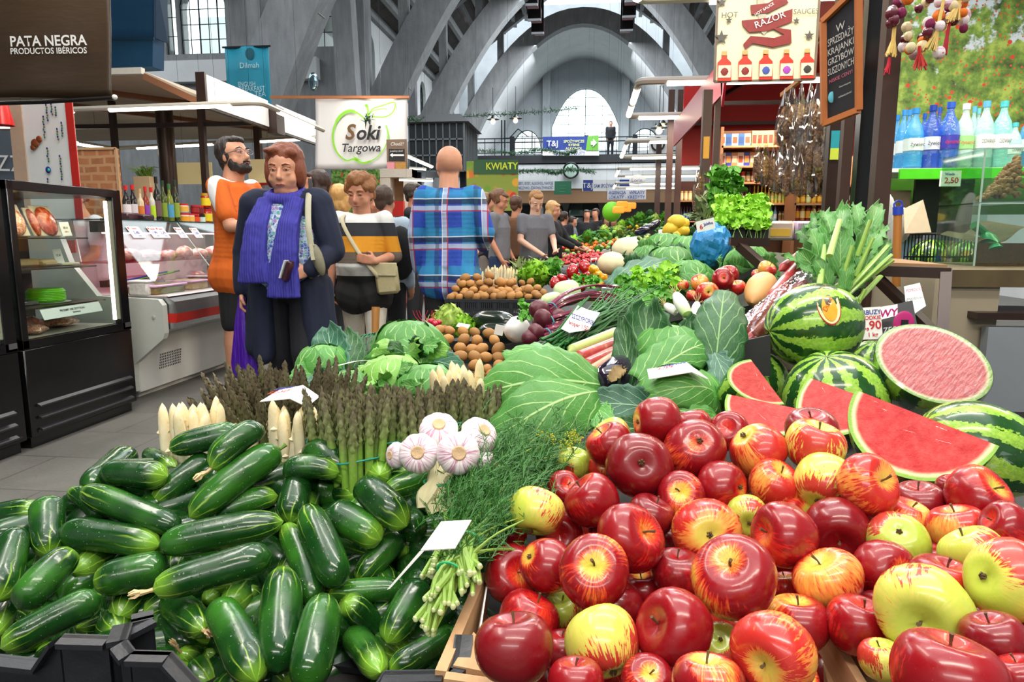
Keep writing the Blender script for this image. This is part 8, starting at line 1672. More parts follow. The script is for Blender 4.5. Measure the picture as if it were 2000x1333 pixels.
e=thing('steel_frame','brown painted angle steel frame right of the rhubarb leaves','frame',P(1840,660,2.0));mb=MB();mb.bar(P(1690,528,2.05),P(1856,534,1.95),.045,.03);mb.build('top_bar',DBROWN,e,smooth=False);MB().bar(P(1848,530,1.95),P(1838,690,1.85),.028).build('corner_post',DBROWN,e,smooth=False);MB().bar(P(1715,545,2.02),P(1842,668,1.9),.05,.02).build('brace',DBROWN,e,smooth=False)
MB().prism([P(1690,518,2.1),P(1850,524,2.0),P(1760,512,2.35),P(1690,508,2.4)],(0,0,.01)).build('wood_top',sm('a07a54',.6),e,smooth=False);MB().bar(P(1425,472,2.5),P(1500,474,2.5),.03).bar(P(1445,480,2.5),P(1490,520,2.4),.03).build('rear_bar',DBROWN,e,smooth=False)
e=thing('carton','white and black fruit carton with pink lettering behind the melons','carton',P(1740,660,1.85));MB().quad(P(1690,665,1.8),P(1790,645,1.8),P(1780,592,1.86),P(1690,612,1.86),.01).build('carton_front',INKK,e,smooth=False);MB().quad(P(1690,634,1.78),P(1752,618,1.78),P(1752,596,1.8),P(1690,606,1.8),.004).build('white_band',WHITEP,e,smooth=False);MB().quad(P(1772,625,1.9),P(1808,600,1.9),P(1796,555,1.95),P(1765,562,1.95),.006).build('white_flap',WHITEP,e,smooth=False)
PK=sm('c92a7c',.5);T('OWY',1726,612,14,PK,1.765,e,bold=.03,ux=V((.98,0,.15)));T('3 759',1730,645,12,WHITEP,1.74,e,ux=V((.98,0,.15)),bold=.01);T('POMIDORY',1785,566,6,PK,1.87,e,ux=V((.98,0,.15)),wmax=.04);T('gospodarstwo',1786,582,6,INKK,1.87,e,ux=V((.98,0,.15)),wmax=.04);c=P(1765,632,1.76);MB().ball(c,(.026,.003,.032),16).build('pink_disc',PK,e);MB().b2(c.x-.008,c.x+.008,c.y-.008,c.y-.004,c.z-.015,c.z+.01).build('disc_mark',INKK,e,smooth=False)
card('price_card','white card reading 90 in red between the top watermelon and the carton',P(1697,632,1.62),(1,0,.08),(-.1,.15,1),.055,.075,[('ARBUZY',.011,INKB,.1,.7),('SŁODKIE',.009,INKR,.1,.35),('2,90',.02,INKR,.1,-.1),('1 kg',.01,INKR,.2,-.7)])
e=thing('carton','black carton with a green label holding red rhubarb stalks','carton',P(1440,720,1.6));MB().prism([P(x_,y_,1.52)for x_,y_ in((1402,735),(1402,660),(1438,646),(1446,668),(1505,655),(1505,735))],(0,.01,0)).build('carton_front',INKK,e,smooth=False);MB().quad(P(1407,688,1.51),P(1434,682,1.51),P(1432,668,1.51),P(1407,673,1.51),.002).build('green_label',sm('3ad04a',.5),e,smooth=False);T('owoc',1420,658,5,WHITEP,1.505,e)
# wrapped rhubarb bundle
for i,(a,b,r_,lb)in enumerate((((1428,668,1.6),(1545,560,1.85),.02,'red rhubarb stalk, left in the film-wrapped bundle'),((1450,680,1.6),(1575,550,1.85),.02,'red rhubarb stalk, middle of the wrapped bundle'),((1470,690,1.62),(1600,560,1.85),.02,'red rhubarb stalk, right in the wrapped bundle'),((1520,530,1.9),(1640,440,2.0),.014,'long rhubarb stalk crossing up under the leaves'),((1500,590,1.8),(1600,470,2.0),.018,'pinkish green rhubarb stalk at the back'))):caps('rhubarb_stalk',lb,'rhubarb',a,b,r_,RHUM,'wrapped rhubarb stalks',prof=lambda f:.9)
t=NT('wrap_film');t.bump(t.noise(t.vm('MULTIPLY',t.co(),(40,14,40)),1.2,4),.9,.01);WRAP=glass('wrap_sheet','e9e4e8',.12);o=MB().grid(lambda u,w_:P(1432+130*w_+62*u,632-105*w_+60*u-18*sin(pi*u),1.56+.22*w_-.02*sin(pi*u)+.004*sin(u*40+w_*31)),26,26).build('cling_film',WRAP);tag(o,'clear film wrapped round the rhubarb stalks','film');o.modifiers.new('s','SOLIDIFY').thickness=.001
e=thing('rhubarb_leaves','big bushel of rhubarb leaves and pale green stalks above the top watermelon','rhubarb',P(1640,540,1.9))
for i,(a,b,w_)in enumerate((((1600,520,1.85),(1575,440,1.95),26),((1630,500,1.88),(1610,415,2.0),28),((1650,500,1.88),(1650,405,2.02),26),((1660,520,1.85),(1690,420,1.98),28),((1680,530,1.84),(1730,440,1.95),24),((1640,540,1.78),(1640,450,1.85),32),((1610,540,1.8),(1560,490,1.85),24),((1660,560,1.76),(1700,490,1.82),28),((1620,560,1.76),(1590,505,1.8),22),((1680,500,1.9),(1715,400,2.02),22),((1600,500,1.9),(1560,450,1.98),20),((1590,540,1.84),(1530,500,1.9),16),((1700,520,1.84),(1735,470,1.9),16),((1650,570,1.72),(1660,500,1.74),18),((1620,480,1.9),(1590,420,2.0),18),((1600,560,1.76),(1560,520,1.8),18),((1680,470,1.9),(1670,400,2.0),18))):leafpx('leaf',RHL,e,a,b,w_*.78,V((R.uniform(-.7,.7),-1,R.uniform(0,.6))),.1,.25,.28,i,10,12)
RST=sm('9cc05a',.35,var=.2,sc=18,coat=.2)
for i,(a,b)in enumerate((((1570,600),(1640,555)),((1640,590),(1742,498)),((1625,600),(1735,480)),((1655,610),(1720,540)),((1660,625),(1690,565)),((1640,560),(1665,480)),((1600,560),(1612,480)),((1670,540),(1705,465)),((1700,540),(1745,508)),((1620,500),(1640,430)),((1675,500),(1700,430)),((1640,620),(1676,582)))):MB().tube([P(*a,1.74),P(*b,1.72+.12*(i%3==0))],[.009,.007],8,sq=.7).build('stalk',RST,e)
# white bags, broom, cardboard
WBG=NT('white_bag');WBG.bump(WBG.noise(WBG.vm('MULTIPLY',WBG.co(),(8,8,3)),2,4),.6,.02);WBG.fin('dcdcd8',.45)
for(px,py,rx,ry,d,lb)in((1728,440,20,62,2.9,'tall white plastic bag tied behind the rhubarb leaves'),(1762,440,13,34,3.1,'small white bag right of the broom handle')):c=P(px,py,d);tag(MB().ball(c,(rx*d/FPX,.05,ry*d/FPX),20,fn=lambda q,a,f:V((q.x*(1+.15*sin(7*a))*(1.2-.5*f),q.y,q.z))).build('plastic_bag',WBG.m),lb,'bag')
e=thing('broom','wooden broom handle with a blue hanging cap','broom',PY(1748,700,2.6)*V((1,1,0)));MB().tube([PY(1750,560,2.6),PY(1754,415,2.6)],.014,10).build('handle',sm('b57636',.4,sc=10),e);MB().tube([PY(1754,420,2.6),PY(1754,404,2.6)],.017,10).build('cap',sm('2a44b8',.4),e);c=PY(1754,400,2.6);MB().tube([c+V((cos(k*.6)*.014,0,sin(k*.6)*.014))for k in range(12)],.003,6).build('hanging_ring',sm('2a44b8',.4),e)
tag(MB().quad(PY(1766,458,3.2),PY(1818,456,3.2),PY(1802,392,3.3),PY(1764,410,3.3),.006).build('cardboard_sheet',sm('b5a48a',.8),smooth=False),'beige cardboard sheet leaning beside the white bags','cardboard')
# garlic and onion braids
e0=P(1800,40,2.6);ONI=sm('5a1024',.25,coat=.4,sc=20,var=.3);STW=sm('d9b86a',.7,var=.25,sc=60);k=0
for i in range(46):
 px=R.uniform(1735,1890);lim=130 if 1760<px<1800 else(105 if px<1835 else 60);py=R.uniform(-10,lim);kind=R.choice('ggwofv');d=2.5+R.uniform(-.05,.05)
 if px<1752:kind='o';py=R.uniform(-5,95)
 c=P(px,py,d);r_=R.uniform(8,12)*d/FPX;nm,mt,lb={'g':('dried_garlic',GARL,'dried garlic head'),'w':('gourd',sm('d9c9a0',.6),'pale dried bulb'),'o':('onion',ONI,'small dark red onion'),'f':('straw_flower',sm('e0721c',.7,bump=.5),'orange straw flower'),'v':('dried_flower',sm('7a1848',.8,bump=.5,sc=80),'purple dried flower')}[kind]
 tag(MB().ball(c,r_,12,fn=lambda q,a,f:q*(1+.06*cos(6*a))).build(nm,mt),lb+' in the braided garland hanging at top right',nm.replace('_',' '),'garland of garlic and onions')
for j,(a,m_,b,w_,n_,mt,lb)in enumerate((((1750,15),(1745,78),(1740,110),11,34,STW,'straw tassel hanging at the left of the garlic braid'),((1845,-10),(1830,62),(1815,98),15,40,STW,'long straw tassel in the middle of the garland'),((1880,-15),(1872,10),(1862,42),16,40,STW,'straw tassel at the right of the garland'),((1796,90),(1796,105),(1797,135),14,30,sm('b5221c',.7),'red raffia tassel under the garlic'),((1738,112),(1736,125),(1732,145),6,10,sm('c41c34',.7),'thin red raffia strands below the left tassel'),((1856,40),(1850,70),(1845,106),5,14,sm('a81c2c',.7),'dark red raffia right of the long tassel'))):
 mb=MB();d=2.46
 for i in range(n_):u_=R.uniform(-1,1);mb.tube([P(a[0]+u_*2,a[1],d),P(m_[0]+u_*3,m_[1],d),P(b[0]+u_*w_,b[1]+R.uniform(-8,3),d+R.uniform(-.02,.02))],.0022,4)
 tag(mb.build('tassel',mt),lb,'tassel')
 # grocery shelves of the red stall
def unit(px0,px1,pys,Y,label,board=None,back='6a4630'):
 x0,x1=PY(px0,400,Y).x,PY(px1,400,Y).x;zt=PY(px0,pys[0],Y).z;e=thing('shelving',label,'shelf',((x0+x1)/2,Y+.3,0));MB().b2(x0,x1,Y+.3,Y+.33,0,zt).build('back_panel',sm(back,.7,var=.15),e,smooth=False);[MB().b2(x-.015,x+.015,Y,Y+.3,0,zt).build('side_panel',sm('8a5a38',.6),e,smooth=False)for x in(x0,x1)]
 for py in pys[1:]:z=PY(px0,py,Y).z;MB().b2(x0,x1,Y,Y+.3,z-.02,z).build('shelf_board',board or sm('a87850',.6),e,smooth=False)
unit(1405,1548,(248,285,324,356,397,433),7.6,'grocery shelving under the red canopy',back='7a5038');unit(1552,1725,(300,362,397,432),7.2,'right grocery shelving behind the mushroom bags',back='8a5c40');unit(1325,1372,(352,392,432),12.5,'far wine shelf between the brown posts',back='4a2014')
def stock(name,label,cat,grp,px0,px1,py,hpx,n,Y,cols,shape='jar',dy=.1):
 r_=(px1-px0)/n*.42*Y/FPX;z=PY(px0,py,Y).z;h_=hpx*Y/FPX*.95
 for i in range(n):
  bc,lc,cc_=cols[i%len(cols)];mb=MB();c=(PY(px0+(i+.5)*(px1-px0)/n,py,Y).x,Y+dy,z)
  if shape=='box':mb.b2(c[0]-r_*1.1,c[0]+r_*1.1,c[1],c[1]+.06,z,z+h_,0);mb.b2(c[0]-r_*.8,c[0]+r_*.8,c[1]-.002,c[1],z+h_*.25,z+h_*.75,1)
  else:pr_=[(r_,0),(r_,h_*.72),(r_*.8,h_*.82)]if shape=='jar'else[(r_,0),(r_,h_*.5),(r_*.4,h_*.68),(r_*.35,h_*.9)];mb.lathe(pr_,c,10,m=0);mb.lathe([(r_*1.03,h_*.15),(r_*1.03,h_*(.6 if shape=='jar'else.42))],c,10,m=1);mb.lathe([(r_*(.9 if shape=='jar'else.42),h_*.84),(r_*(.9 if shape=='jar'else.42),h_),(0,h_)],c,8,m=2)
  tag(mb.build(name,[sm(bc,.35),sm(lc,.45),sm(cc_,.4)]),label,cat,grp)
ST=stock
ST('cereal_box','small food carton on the top shelf of the red stall','box','cartons on the top shelf',1408,1470,284,24,5,7.6,[('d9cfc4','b5482a','e0d9c9'),('2a5aa0','1d3f7c','e0d9c9')],'box');ST('soup_packet','green and red packet on the top shelf','packet','packets on the top shelf',1472,1515,286,32,4,7.6,[('b5b070','c92a1c','6a9a3a')],'box')
ST('biscuit_box','biscuit carton on the second shelf','box','cartons on the second shelf',1408,1480,323,26,6,7.6,[('d9c4a8','8a3a20','f0f0f0'),('2c3a9c','d98a3c','f0f0f0'),('b8784c','e0c9a4','f0f0f0')],'box');ST('sauce_jar','red-labelled jar on the third shelf','jar','jars on the third shelf',1420,1480,355,20,6,7.6,[('6a5a30','c9b48a','3a3a2a'),('b5301c','e8dcc4','b52a1c')])
ST('juice_bottle','dark red juice bottle on the fourth shelf','bottle','dark juice bottles',1430,1471,396,34,6,7.6,[('4a0c1c','e0d4c4','2a0a10')],'bottle');ST('vinegar_bottle','yellow bottle with a green apple label on the fourth shelf','bottle','yellow bottles with apple labels',1473,1545,396,34,10,7.6,[('b5a03c','9ac04a','c9b44a'),('b5a03c','d9d09a','c9b44a')],'bottle')
ST('water_bottle','pale blue water bottle on the low shelf of the red stall','bottle','blue water bottles under the red canopy',1498,1522,432,34,3,7.6,[('7ab4d8','d9e6f0','3a7ad0')],'bottle');ST('food_tin','small beige tin on the low shelf','tin','tins on the low shelf',1524,1545,432,20,3,7.6,[('c9b48a','8a6a3c','5a4a30')])
for j,py in enumerate((376,396)):ST('fruit_jar','jar of preserved fruit on the right shelving, %s layer'%('upper','lower')[j],'jar','fruit jars, %s layer'%('upper','lower')[j],1556,1632,py,19,7,7.2,[('e0a01c','e8b83a','2a2a24'),('d9861c','f0c040','2a2a24'),('c9cf7a','e8e6b0','b5c44a')],'jar',.08+.04*(1-j))
ST('honey_jar','small dark jar with a yellow label on the bottom shelf','jar','small jars on the bottom shelf',1556,1632,430,30,7,7.2,[('8a1c14','e8a020','2a1a14'),('b5702c','f0d9a0','c9a050')]);ST('ketchup_bottle','red ketchup bottle seen between the posts','bottle','ketchup bottles',1644,1690,396,34,4,7.2,[('b01810','e8e0d4','c9201c')],'bottle');ST('spice_jar','jar between the posts on the low shelf','jar','low jars between the posts',1644,1720,430,24,6,7.2,[('c9864c','e8c9a0','a83020'),('b5382c','f0dcc0','3a3020')])
ST('wine_bottle','dark bottle on the far wine shelf','bottle','bottles on the far wine shelf',1328,1370,430,26,7,12.5,[('141c30','5a84a8','141c24')],'bottle');ST('tea_tin','cream tin on the far wine shelf','tin','cream tins on the far wine shelf',1328,1370,391,18,5,12.5,[('d9b87c','e8d4a4','c9a060')])
# hanging bags of dried mushrooms
MSH=NT('dried_mushrooms');v=MSH.co();MSH.bump(MSH.noise(v,60,4),.9,.02);MSH.fin(MSH.ramp(MSH.noise(v,45,4,.7),[(.3,'2c1c12'),(.48,'7a5230'),(.64,'b8935a'),(.8,'e0cca4')]),.45,coat=.5);BF=glass('bag_film','f4eee8',.2)
bm_=MB();bm_.ball((0,0,-.24),(.045,.03,.11),14,fn=lambda q,a,f:q*(1+.2*sin(3*a+5*f)));pb_=bm_.build('dried_mushrooms',MSH.m);fm_=MB().lathe([(.008,0),(.02,-.05),(.045,-.14),(.052,-.25),(.048,-.34),(.02,-.36)],n=12,fn=lambda q,a,f:V((q.x*(1+.22*sin(5*a+9*f)),q.y*.65*(1+.2*sin(4*a)),q.z))).build('film_bag',BF);pm,fm=pb_.data,fm_.data;bpy.data.objects.remove(pb_);bpy.data.objects.remove(fm_)
def mbag(px,py,d,s_,label,grp):e=thing('mushroom_bag',label,'bag',P(px,py,d),grp,R.random()*3);e.scale=(s_,)*3;[setattr(c,'parent',e)or C.objects.link(c)for c in(bpy.data.objects.new('dried_mushrooms',pm),bpy.data.objects.new('film_bag',fm))]
for i in range(20):f=i/19;mbag(1538+100*f+R.uniform(-5,5),172-25*f+(i%3)*34,4.6-.8*f,1.05,'long clear bag of dried mushrooms in the dense upper bunch by the chalkboard','upper bunch of mushroom bags')
for i in range(9):mbag(1528+i*13,285+6*(i%2),4.4-.04*i,.8,'clear bag of dried mushrooms in the lower row below the dense bunch','lower row of mushroom bags')
for i,px in enumerate((1482,1497,1512,1524)):mbag(px,268+7*i,5.0,.9,'dark mushroom bag hanging left of the dense bunch','left row of mushroom bags')
for i,(px,py)in enumerate(((1371,308),(1362,330),(1410,300),(1418,318))):mbag(px,py,5.9,1.0,('string of dried sausages hanging on the yellow-striped post, %s'%('left','lower left','right','far right')[i]),'bundles on the brown post')
tag(MB().bar(P(1527,186,4.7),P(1570,150,4.3),.025).build('hanging_rod',sm('c9843c',.5)),'light wooden rod carrying the mushroom bags','rod')
# herbs in pots, plant, blue bag, tubs ---------------------------------------------------------------
tuft('potted_herbs','bright green parsley in black pots right of the blue bag','herbs',(1398,1498,385,445,3.25,3.0),330,.045,.45,LETL,sm('a6d06a',.5),ns=90,seed=11);e=thing('plant_pots','two black plastic pots under the bright parsley','pots',P(1450,475,3.1));[MB().prism([P(a,447,3.05),P(a+44,444,3.05),P(a+42,472,3.05),P(a+4,474,3.05)],(0,.2,0)).build('pot',sm('1a1c20',.5),e,smooth=False)for a in(1412,1458)]
tuft('leafy_plant','dark leafy plant with broad leaves beside the brown post','plant',(1390,1440,335,420,4.0,3.8),110,.09,.4,CELL,ns=60,seed=12);tuft('pineapple_tops','grey-green pineapple crowns behind the parsley pots','pineapple tops',(1362,1400,398,435,4.2,4.0),70,.14,.1,sm('7a8a5c',.6),seed=13)
BLB=NT('blue_bag');BLB.bump(BLB.noise(BLB.vm('MULTIPLY',BLB.co(),(12,12,5)),2,4),.9,.02);BLB.fin('2a86c4',.35,spec=.5);c=P(1388,480,3.0);bb=MB().ball(c,(38*3/FPX,.09,48*3/FPX),48,Matrix.Rotation(.35,3,'Y'),fn=lambda q,a,f:V((q.x*(.6+.6*sin(pi*f)**.5*(.6+.5*f)),q.y,q.z))*(1-.22*abs(nz(q,2.2,5))-.1*abs(nz(q,5,8))));tag(bb.build('plastic_bag',BLB.m,ang=25),'crumpled blue plastic bag between the cabbages and the parsley pots','bag')
card('price_card','white zigzag card with a red 6 on top of the blue bag',P(1378,440,2.85),(1,0,.25),(-.2,0,1),.075,.045,[('6',.02,INKR,-.5,-.1),('Jabłka',.012,INKB,.3,.2)])
for i,(a,b,cl,fl,lb)in enumerate(((1495,1550,'c9b4a8','e8dccb','clear tub with a yellow and black label behind the rhubarb'),(1552,1605,'b09ab0','4a3448','clear tub of dark dried fruit behind the rhubarb'))):p0=P(a,470,3.3);p1=P(b,432,3.3);e=thing('plastic_tub',lb,'tub',p0,'tubs behind the rhubarb');MB().b2(p0.x,p1.x,p0.y,p0.y+.2,p0.z,p1.z,bev=.012).build('tub',sm(cl,.25,coat=.5),e);MB().b2(p0.x+.02,p1.x-.02,p0.y-.003,p0.y,p0.z+.02,p0.z+.055).build('tub_label'if i==0 else'filling',sm('e0b43c'if i==0 else fl,.4),e,smooth=False)
# ================================================================ FAR END OF THE LONG STALL
def DM(px,py):r=ray(px,py);rz=r.z/r.y;rx=r.x/r.y;return min(12.5,max(2.2,.2/max(.016,.3*rx-rz)))
mb=MB();N=14
for(x0,x1,z0,z1)in((-.58,.1,.68,.80),(.1,.8,.80,.98),(.8,1.6,.96,1.10)):mb.prism([(x0,3.0,z0-.1),(x1,3.0,z1-.12),(x1,13.2,z1-.1),(x0,13.2,z0-.06)],(0,0,-.05))
e=[o for o in bpy.data.objects if o.name=='stall_table'][0];mb.build('sloping_display',sm('1c2a1c',.8),e,smooth=False)
def pm_(nm,mat,fn=None,sq=(1,1,1),n=10):o=MB().ball((0,0,0),sq,n,fn=fn).build(nm,mat);me=o.data;bpy.data.objects.remove(o);return me
TOM=pm_('t',sm('c4180e',.25,coat=.4,var=.2));STB=pm_('s',sm('b8141a',.4,sc=80,var=.5),sq=(.8,.8,1));ORG=pm_('o',sm('e0751c',.5,bump=.2));PEP=pm_('p',sm('a80c12',.15,coat=.6),lambda q,a,f:q*(1+.14*abs(sin(2*a))),(.8,.8,1),16);PEY=pm_('y',sm('e8a010',.15,coat=.6),lambda q,a,f:q*(1+.14*abs(sin(2*a))),(.8,.8,1),16);LEM=pm_('l',sm('e0bc24',.35),sq=(.75,.75,1));GRP=pm_('g',sm('9cab3c',.3,coat=.4));CHR=pm_('c',sm('5a0c18',.2,coat=.6));APM_=pm_('a',sm('d0583a',.4));MLN=pm_('m',sm('d9b42c',.5,var=.15),sq=(1,.8,.8));CLF=pm_('w',sm('efe6bc',.7,sc=60,var=.1,bump=.4),lambda q,a,f:q*(1+.05*sin(9*a)*sin(14*f)),(1,1,.8),28);AUB=pm_('e',EGG,sq=(1.4,.6,.6),n=14)
def scat(name,me,label,cat,grp,pts,dpx,n,jit=1,ly=0):
 (x0,y0),(x1,y1),(x2,y2),(x3,y3)=pts
 for i in range(n):
  u_,w_=R.random(),R.random();px=(x0*(1-u_)+x1*u_)*(1-w_)+(x3*(1-u_)+x2*u_)*w_;py=(y0*(1-u_)+y1*u_)*(1-w_)+(y3*(1-u_)+y2*u_)*w_;d=DM(px,py)*R.uniform(.985,1.015);blob(name,me,P(px,py,d),dpx*d/2/FPX*R.uniform(.85,1.15),label,cat,grp)
scat('strawberry',STB,'strawberry in the red punnets in front of the women in grey','strawberry','strawberries mid stall',((1020,512),(1075,500),(1085,524),(1010,530)),8,140);scat('strawberry',STB,'strawberry in the punnets right of the first ones','strawberry','strawberries further right',((1080,500),(1180,495),(1180,508),(1085,520)),8,150)
scat('radish',RDM,'radish heap by the leaning woman\'s hands','radish','radishes by the women in grey',((1046,478),(1068,478),(1075,494),(1042,496)),5,70);scat('cherry',CHR,'dark cherry next to the far radishes','cherry','cherries',((1030,496),(1060,494),(1062,502),(1028,504)),4,60)
scat('tomato',TOM,'tomato in the middle trays','tomato','tomatoes mid stall',((1090,485),(1160,480),(1170,494),(1080,496)),7,60);scat('orange',ORG,'orange in the far trays','orange','oranges',((1110,482),(1215,466),(1220,478),(1120,490)),8,50);scat('apricot',APM_,'apricot in the far trays','apricot','apricots',((1090,476),(1130,470),(1135,482),(1085,486)),6,36);scat('grape',GRP,'green grape in the bunches beside the yellow melons','grape','green grapes',((1248,462),(1340,452),(1342,474),(1255,484)),6,150)
for i,(x,y,r_)in enumerate(((1085,552,26),(1105,556,24),(1125,545,28),(1148,540,30),(1118,530,28),(1142,522,28),(1098,545,22),(1160,552,24),(1110,568,24),(1092,570,22),(1135,560,24))):blob('red_pepper',PEP,P(x,y,4.3),r_*4.3/2/FPX,'glossy dark red pepper in the heap before the cauliflowers','pepper','red peppers')
for(x,y)in((1168,538),(1178,545),(1172,552),(1160,528)):blob('yellow_pepper',PEY,P(x,y,4.2),.035,'orange-yellow pepper beside the red heap','pepper','yellow peppers')
for x,y,r_,d,lb in((1225,488,30,4.9,'large cauliflower, upper one with pale green leaves'),(1195,515,28,4.4,'cream cauliflower, lower one above the peppers'),(1262,512,16,4.3,'cauliflower half hidden behind the blue-green leaf')):e=blob('cauliflower',CLF,P(x,y,d),r_*d/FPX,lb,'cauliflower','cauliflowers');e.rotation_quaternion=(1,0,0,0);mb=MB();[leaf_mb(mb,(0,0,-.8),(cos(a)*.95,sin(a)*.95,.1),.35,(-cos(a)*.3,-sin(a)*.3,1),-.2,.2,.1,a,6,7)for a in(.2,1.2,2.4,3.6,5)];mb.build('outer_leaves',CABL,e,True)
for x,y,r_,lb in((1322,435,20,'top yellow melon in the pyramid'),(1310,448,18,'yellow melon left in the pyramid'),(1332,452,16,'yellow melon right in the pyramid'),(1320,462,16,'lowest yellow melon under the netting'),(1335,438,14,'small yellow melon behind the top one')):blob('yellow_melon',MLN,P(x,y,4.6),r_*4.6/FPX,lb,'melon','yellow melons')
for i,(x,y)in enumerate(((1275,442),(1254,452),(1262,447))):blob('eggplant',AUB,P(x,y,6.0),.06,'dark eggplant in the far display, %s'%('upper','left','middle')[i],'eggplant','far eggplants')
tuft('green_asparagus','loose heap of green asparagus tips behind the curly lettuce','asparagus',(1002,1060,518,545,6.2,5.2),130,.16,.1,sm('7a8a50',.6),seed=21);tuft('mixed_greens','strip of mixed green herbs left of the red peppers','greens',(1062,1090,515,540,5.5,4.8),60,.08,.4,CELL,seed=22)
scat('lemon',LEM,'lemon among the far vegetables','lemon','far lemons',((1225,440),(1270,436),(1275,450),(1225,452)),9,14)
for i,(x,y,r_,m_)in enumerate(((1120,476,22,LETL),(1102,484,18,LETP),(1100,474,16,CELL),(1150,462,18,CELL),(1182,458,16,LETL),(1190,470,16,CELL),(1210,450,18,LETP),(1232,436,16,CELL),(1215,438,12,LETL),(1242,462,14,CELL),(1140,490,14,LETP),(1168,488,12,CELL),(1250,425,16,CELL),(1278,430,18,LETP),(1290,440,14,CELL),(1300,425,18,CELL),(1270,418,12,CABD),(1080,488,13,CELL),(1060,505,12,LETP),(1160,478,12,LETL),(1350,455,18,CABD),(1205,462,12,CAB),(1180,448,12,LETP))):d=DM(x,y);lettuce(P(x,y,d),r_*d/FPX,m_,'leafy green head on the long display, '+('right of the lettuce by the women','pale one','dark one')[i%3],16,i,'greens','leafy greens down the stall','leafy_green',low=True)
scat('green_vegetable',pm_('v',CABL,sq=(1,.7,.7)),'small pale green vegetable on the far display','vegetable','far green vegetables',((1070,492),(1290,425),(1300,470),(1080,505)),10,90);scat('leek',pm_('k',sm('3a7a2a',.6),sq=(1.6,.5,.5)),'dark green bundle on the far display','vegetable','far dark bundles',((1100,470),(1300,415),(1310,450),(1110,480)),10,80)
WPB=sm('b9b4ac',.6);[tag(MB().prism([P(x,y,DM(x,y)),P(x+w_,y-3,DM(x,y)),P(x+w_,y+6,DM(x,y)),P(x,y+9,DM(x,y))],(0,.2,0)).build('punnet_tray',WPB,smooth=False),'grey cardboard punnet edge, %s'%lb,'tray','cardboard punnets')for x,y,w_,lb in((1090,512,40,'in front of the strawberries'),(1155,498,32,'left of the cauliflower'),(1148,490,45,'behind the strawberries'))]
for i,(x,y)in enumerate(((1048,508),(1100,497),(1168,476),(1238,466),(1292,452),(1160,508),(1262,505),(1208,474))):d=DM(x,y);card('price_card','small white price card standing among the far produce, %s'%('by the strawberries','behind the tomatoes','by the oranges','by the grapes','below the melons','right of the punnets','by the cauliflower','by the blue crate')[i],P(x,y,d-.1),(1,0,.1),(0,.5,1),12*d/FPX,8*d/FPX,[],'far price cards')
tag(MB().prism([P(1195,500,5.4),P(1215,470,6),P(1245,468,6),P(1235,478,5.6)],(0,0,-.05)).build('blue_crate',sm('4a86c8',.5),smooth=False),'blue crate edge left of the cauliflower','crate')
# ================================================================ SIGNS AND FITTINGS AT THE FAR END
BLS=sm('1c3a8a',.5);GSN=sm('6ab03a',.5);Y=38.3;LT=sm('2c4a94',.6)
e,*_=wall_sign('banner','blue gallery banner with a green arrow panel',1060,266,1150,294,Y,BLS,'banner',.05);quadpx('arrow_panel','','',[(1148,266),(1169,264),(1169,294),(1144,294)],Y-.06,GSN,.05,e);quadpx('lower_strip','','',[(1060,294),(1170,294),(1170,304),(1060,304)],Y-.02,WHITEP,.05,e);T('T&J',1079,280,11,WHITEP,Y-.1,e,bold=.01);[T(s_,1121,y_,5,sm('d9dc8a',.5),Y-.1,e,bold=.02,wmax=1.1)for s_,y_ in(('SPOŻYWCZE',276),('RYBNE',283),('ALKOHOL',290))];T('DOBRE ZAKUPY',1112,299,6,INKB,Y-.1,e)
q=[PY(a,b,Y-.12)for a,b in((1154,276),(1158,276),(1158,271),(1166,279),(1158,287),(1158,283),(1154,283))];MB().prism(q,(0,.02,0)).build('arrow',WHITEP,e,smooth=False)
Y=30;e,*_=wall_sign('hanging_sign','white hanging sign listing cheeses, fish and drinks in blue',1007,352,1083,373,Y,WHITEP,'sign',.05);T('SERY, RYBY, ALKOHOL, NAPOJE',1046,358,5.5,LT,Y-.05,e,wmax=1.5,bold=.01);T('PIECZYWO, ZDROWA ŻYWNOŚĆ',1046,367,5.5,LT,Y-.05,e,wmax=1.5,bold=.01)
e,*_=wall_sign('hanging_sign','green notice sign between the two white hanging signs',1082,354,1116,380,Y+.5,sm('1c6a4a',.5),'sign',.05);[T('———',1099,y_,3,GSN,Y+.4,e)for y_ in(362,368,374)];e,*_=wall_sign('hanging_sign','white hanging sign with a blue logo and a blue arrow square',1137,351,1232,374,Y,WHITEP,'sign',.05);quadpx('logo_square','','',[(1139,352),(1158,352),(1158,373),(1139,373)],Y-.06,BLS,.03,e);T('T&J',1148,362,10,WHITEP,Y-.1,e);T('SAM SPOŻYWCZY',1184,363,7,LT,Y-.06,e,wmax=1.0,bold=.01);quadpx('arrow_square','','',[(1210,351),(1229,351),(1229,366),(1210,366)],Y-.06,BLS,.03,e)
Y=20;e,*_=wall_sign('hanging_sign','white bank agency sign with blue capitals',1186,370,1262,390,Y,sm('d0d4dc',.5),'sign',.04);T('AGENCJA   WPŁATY',1224,376,6,LT,Y-.05,e,wmax=1.0,bold=.015);T('LOKATY - KREDYTY',1224,385,6,LT,Y-.05,e,wmax=1.0,bold=.015)
e,*_=wall_sign('banner','white square banner with a round dark emblem',1267,264,1303,300,24,WHITEP,'banner',.04);MB().tube([PY(1285,282,23.9)+V((cos(k*.3)*.2,0,sin(k*.3)*.2))for k in range(22)],.035,6).build('emblem',INKK,e);c=PY(1245,351,15);e=thing('oval_sign','white oval sign with small blue lettering','sign',c);MB().ball(c,(.17,.02,.1),20).build('oval',WHITEP,e);T('Lorin',1244,352,7,LT,14.96,e)
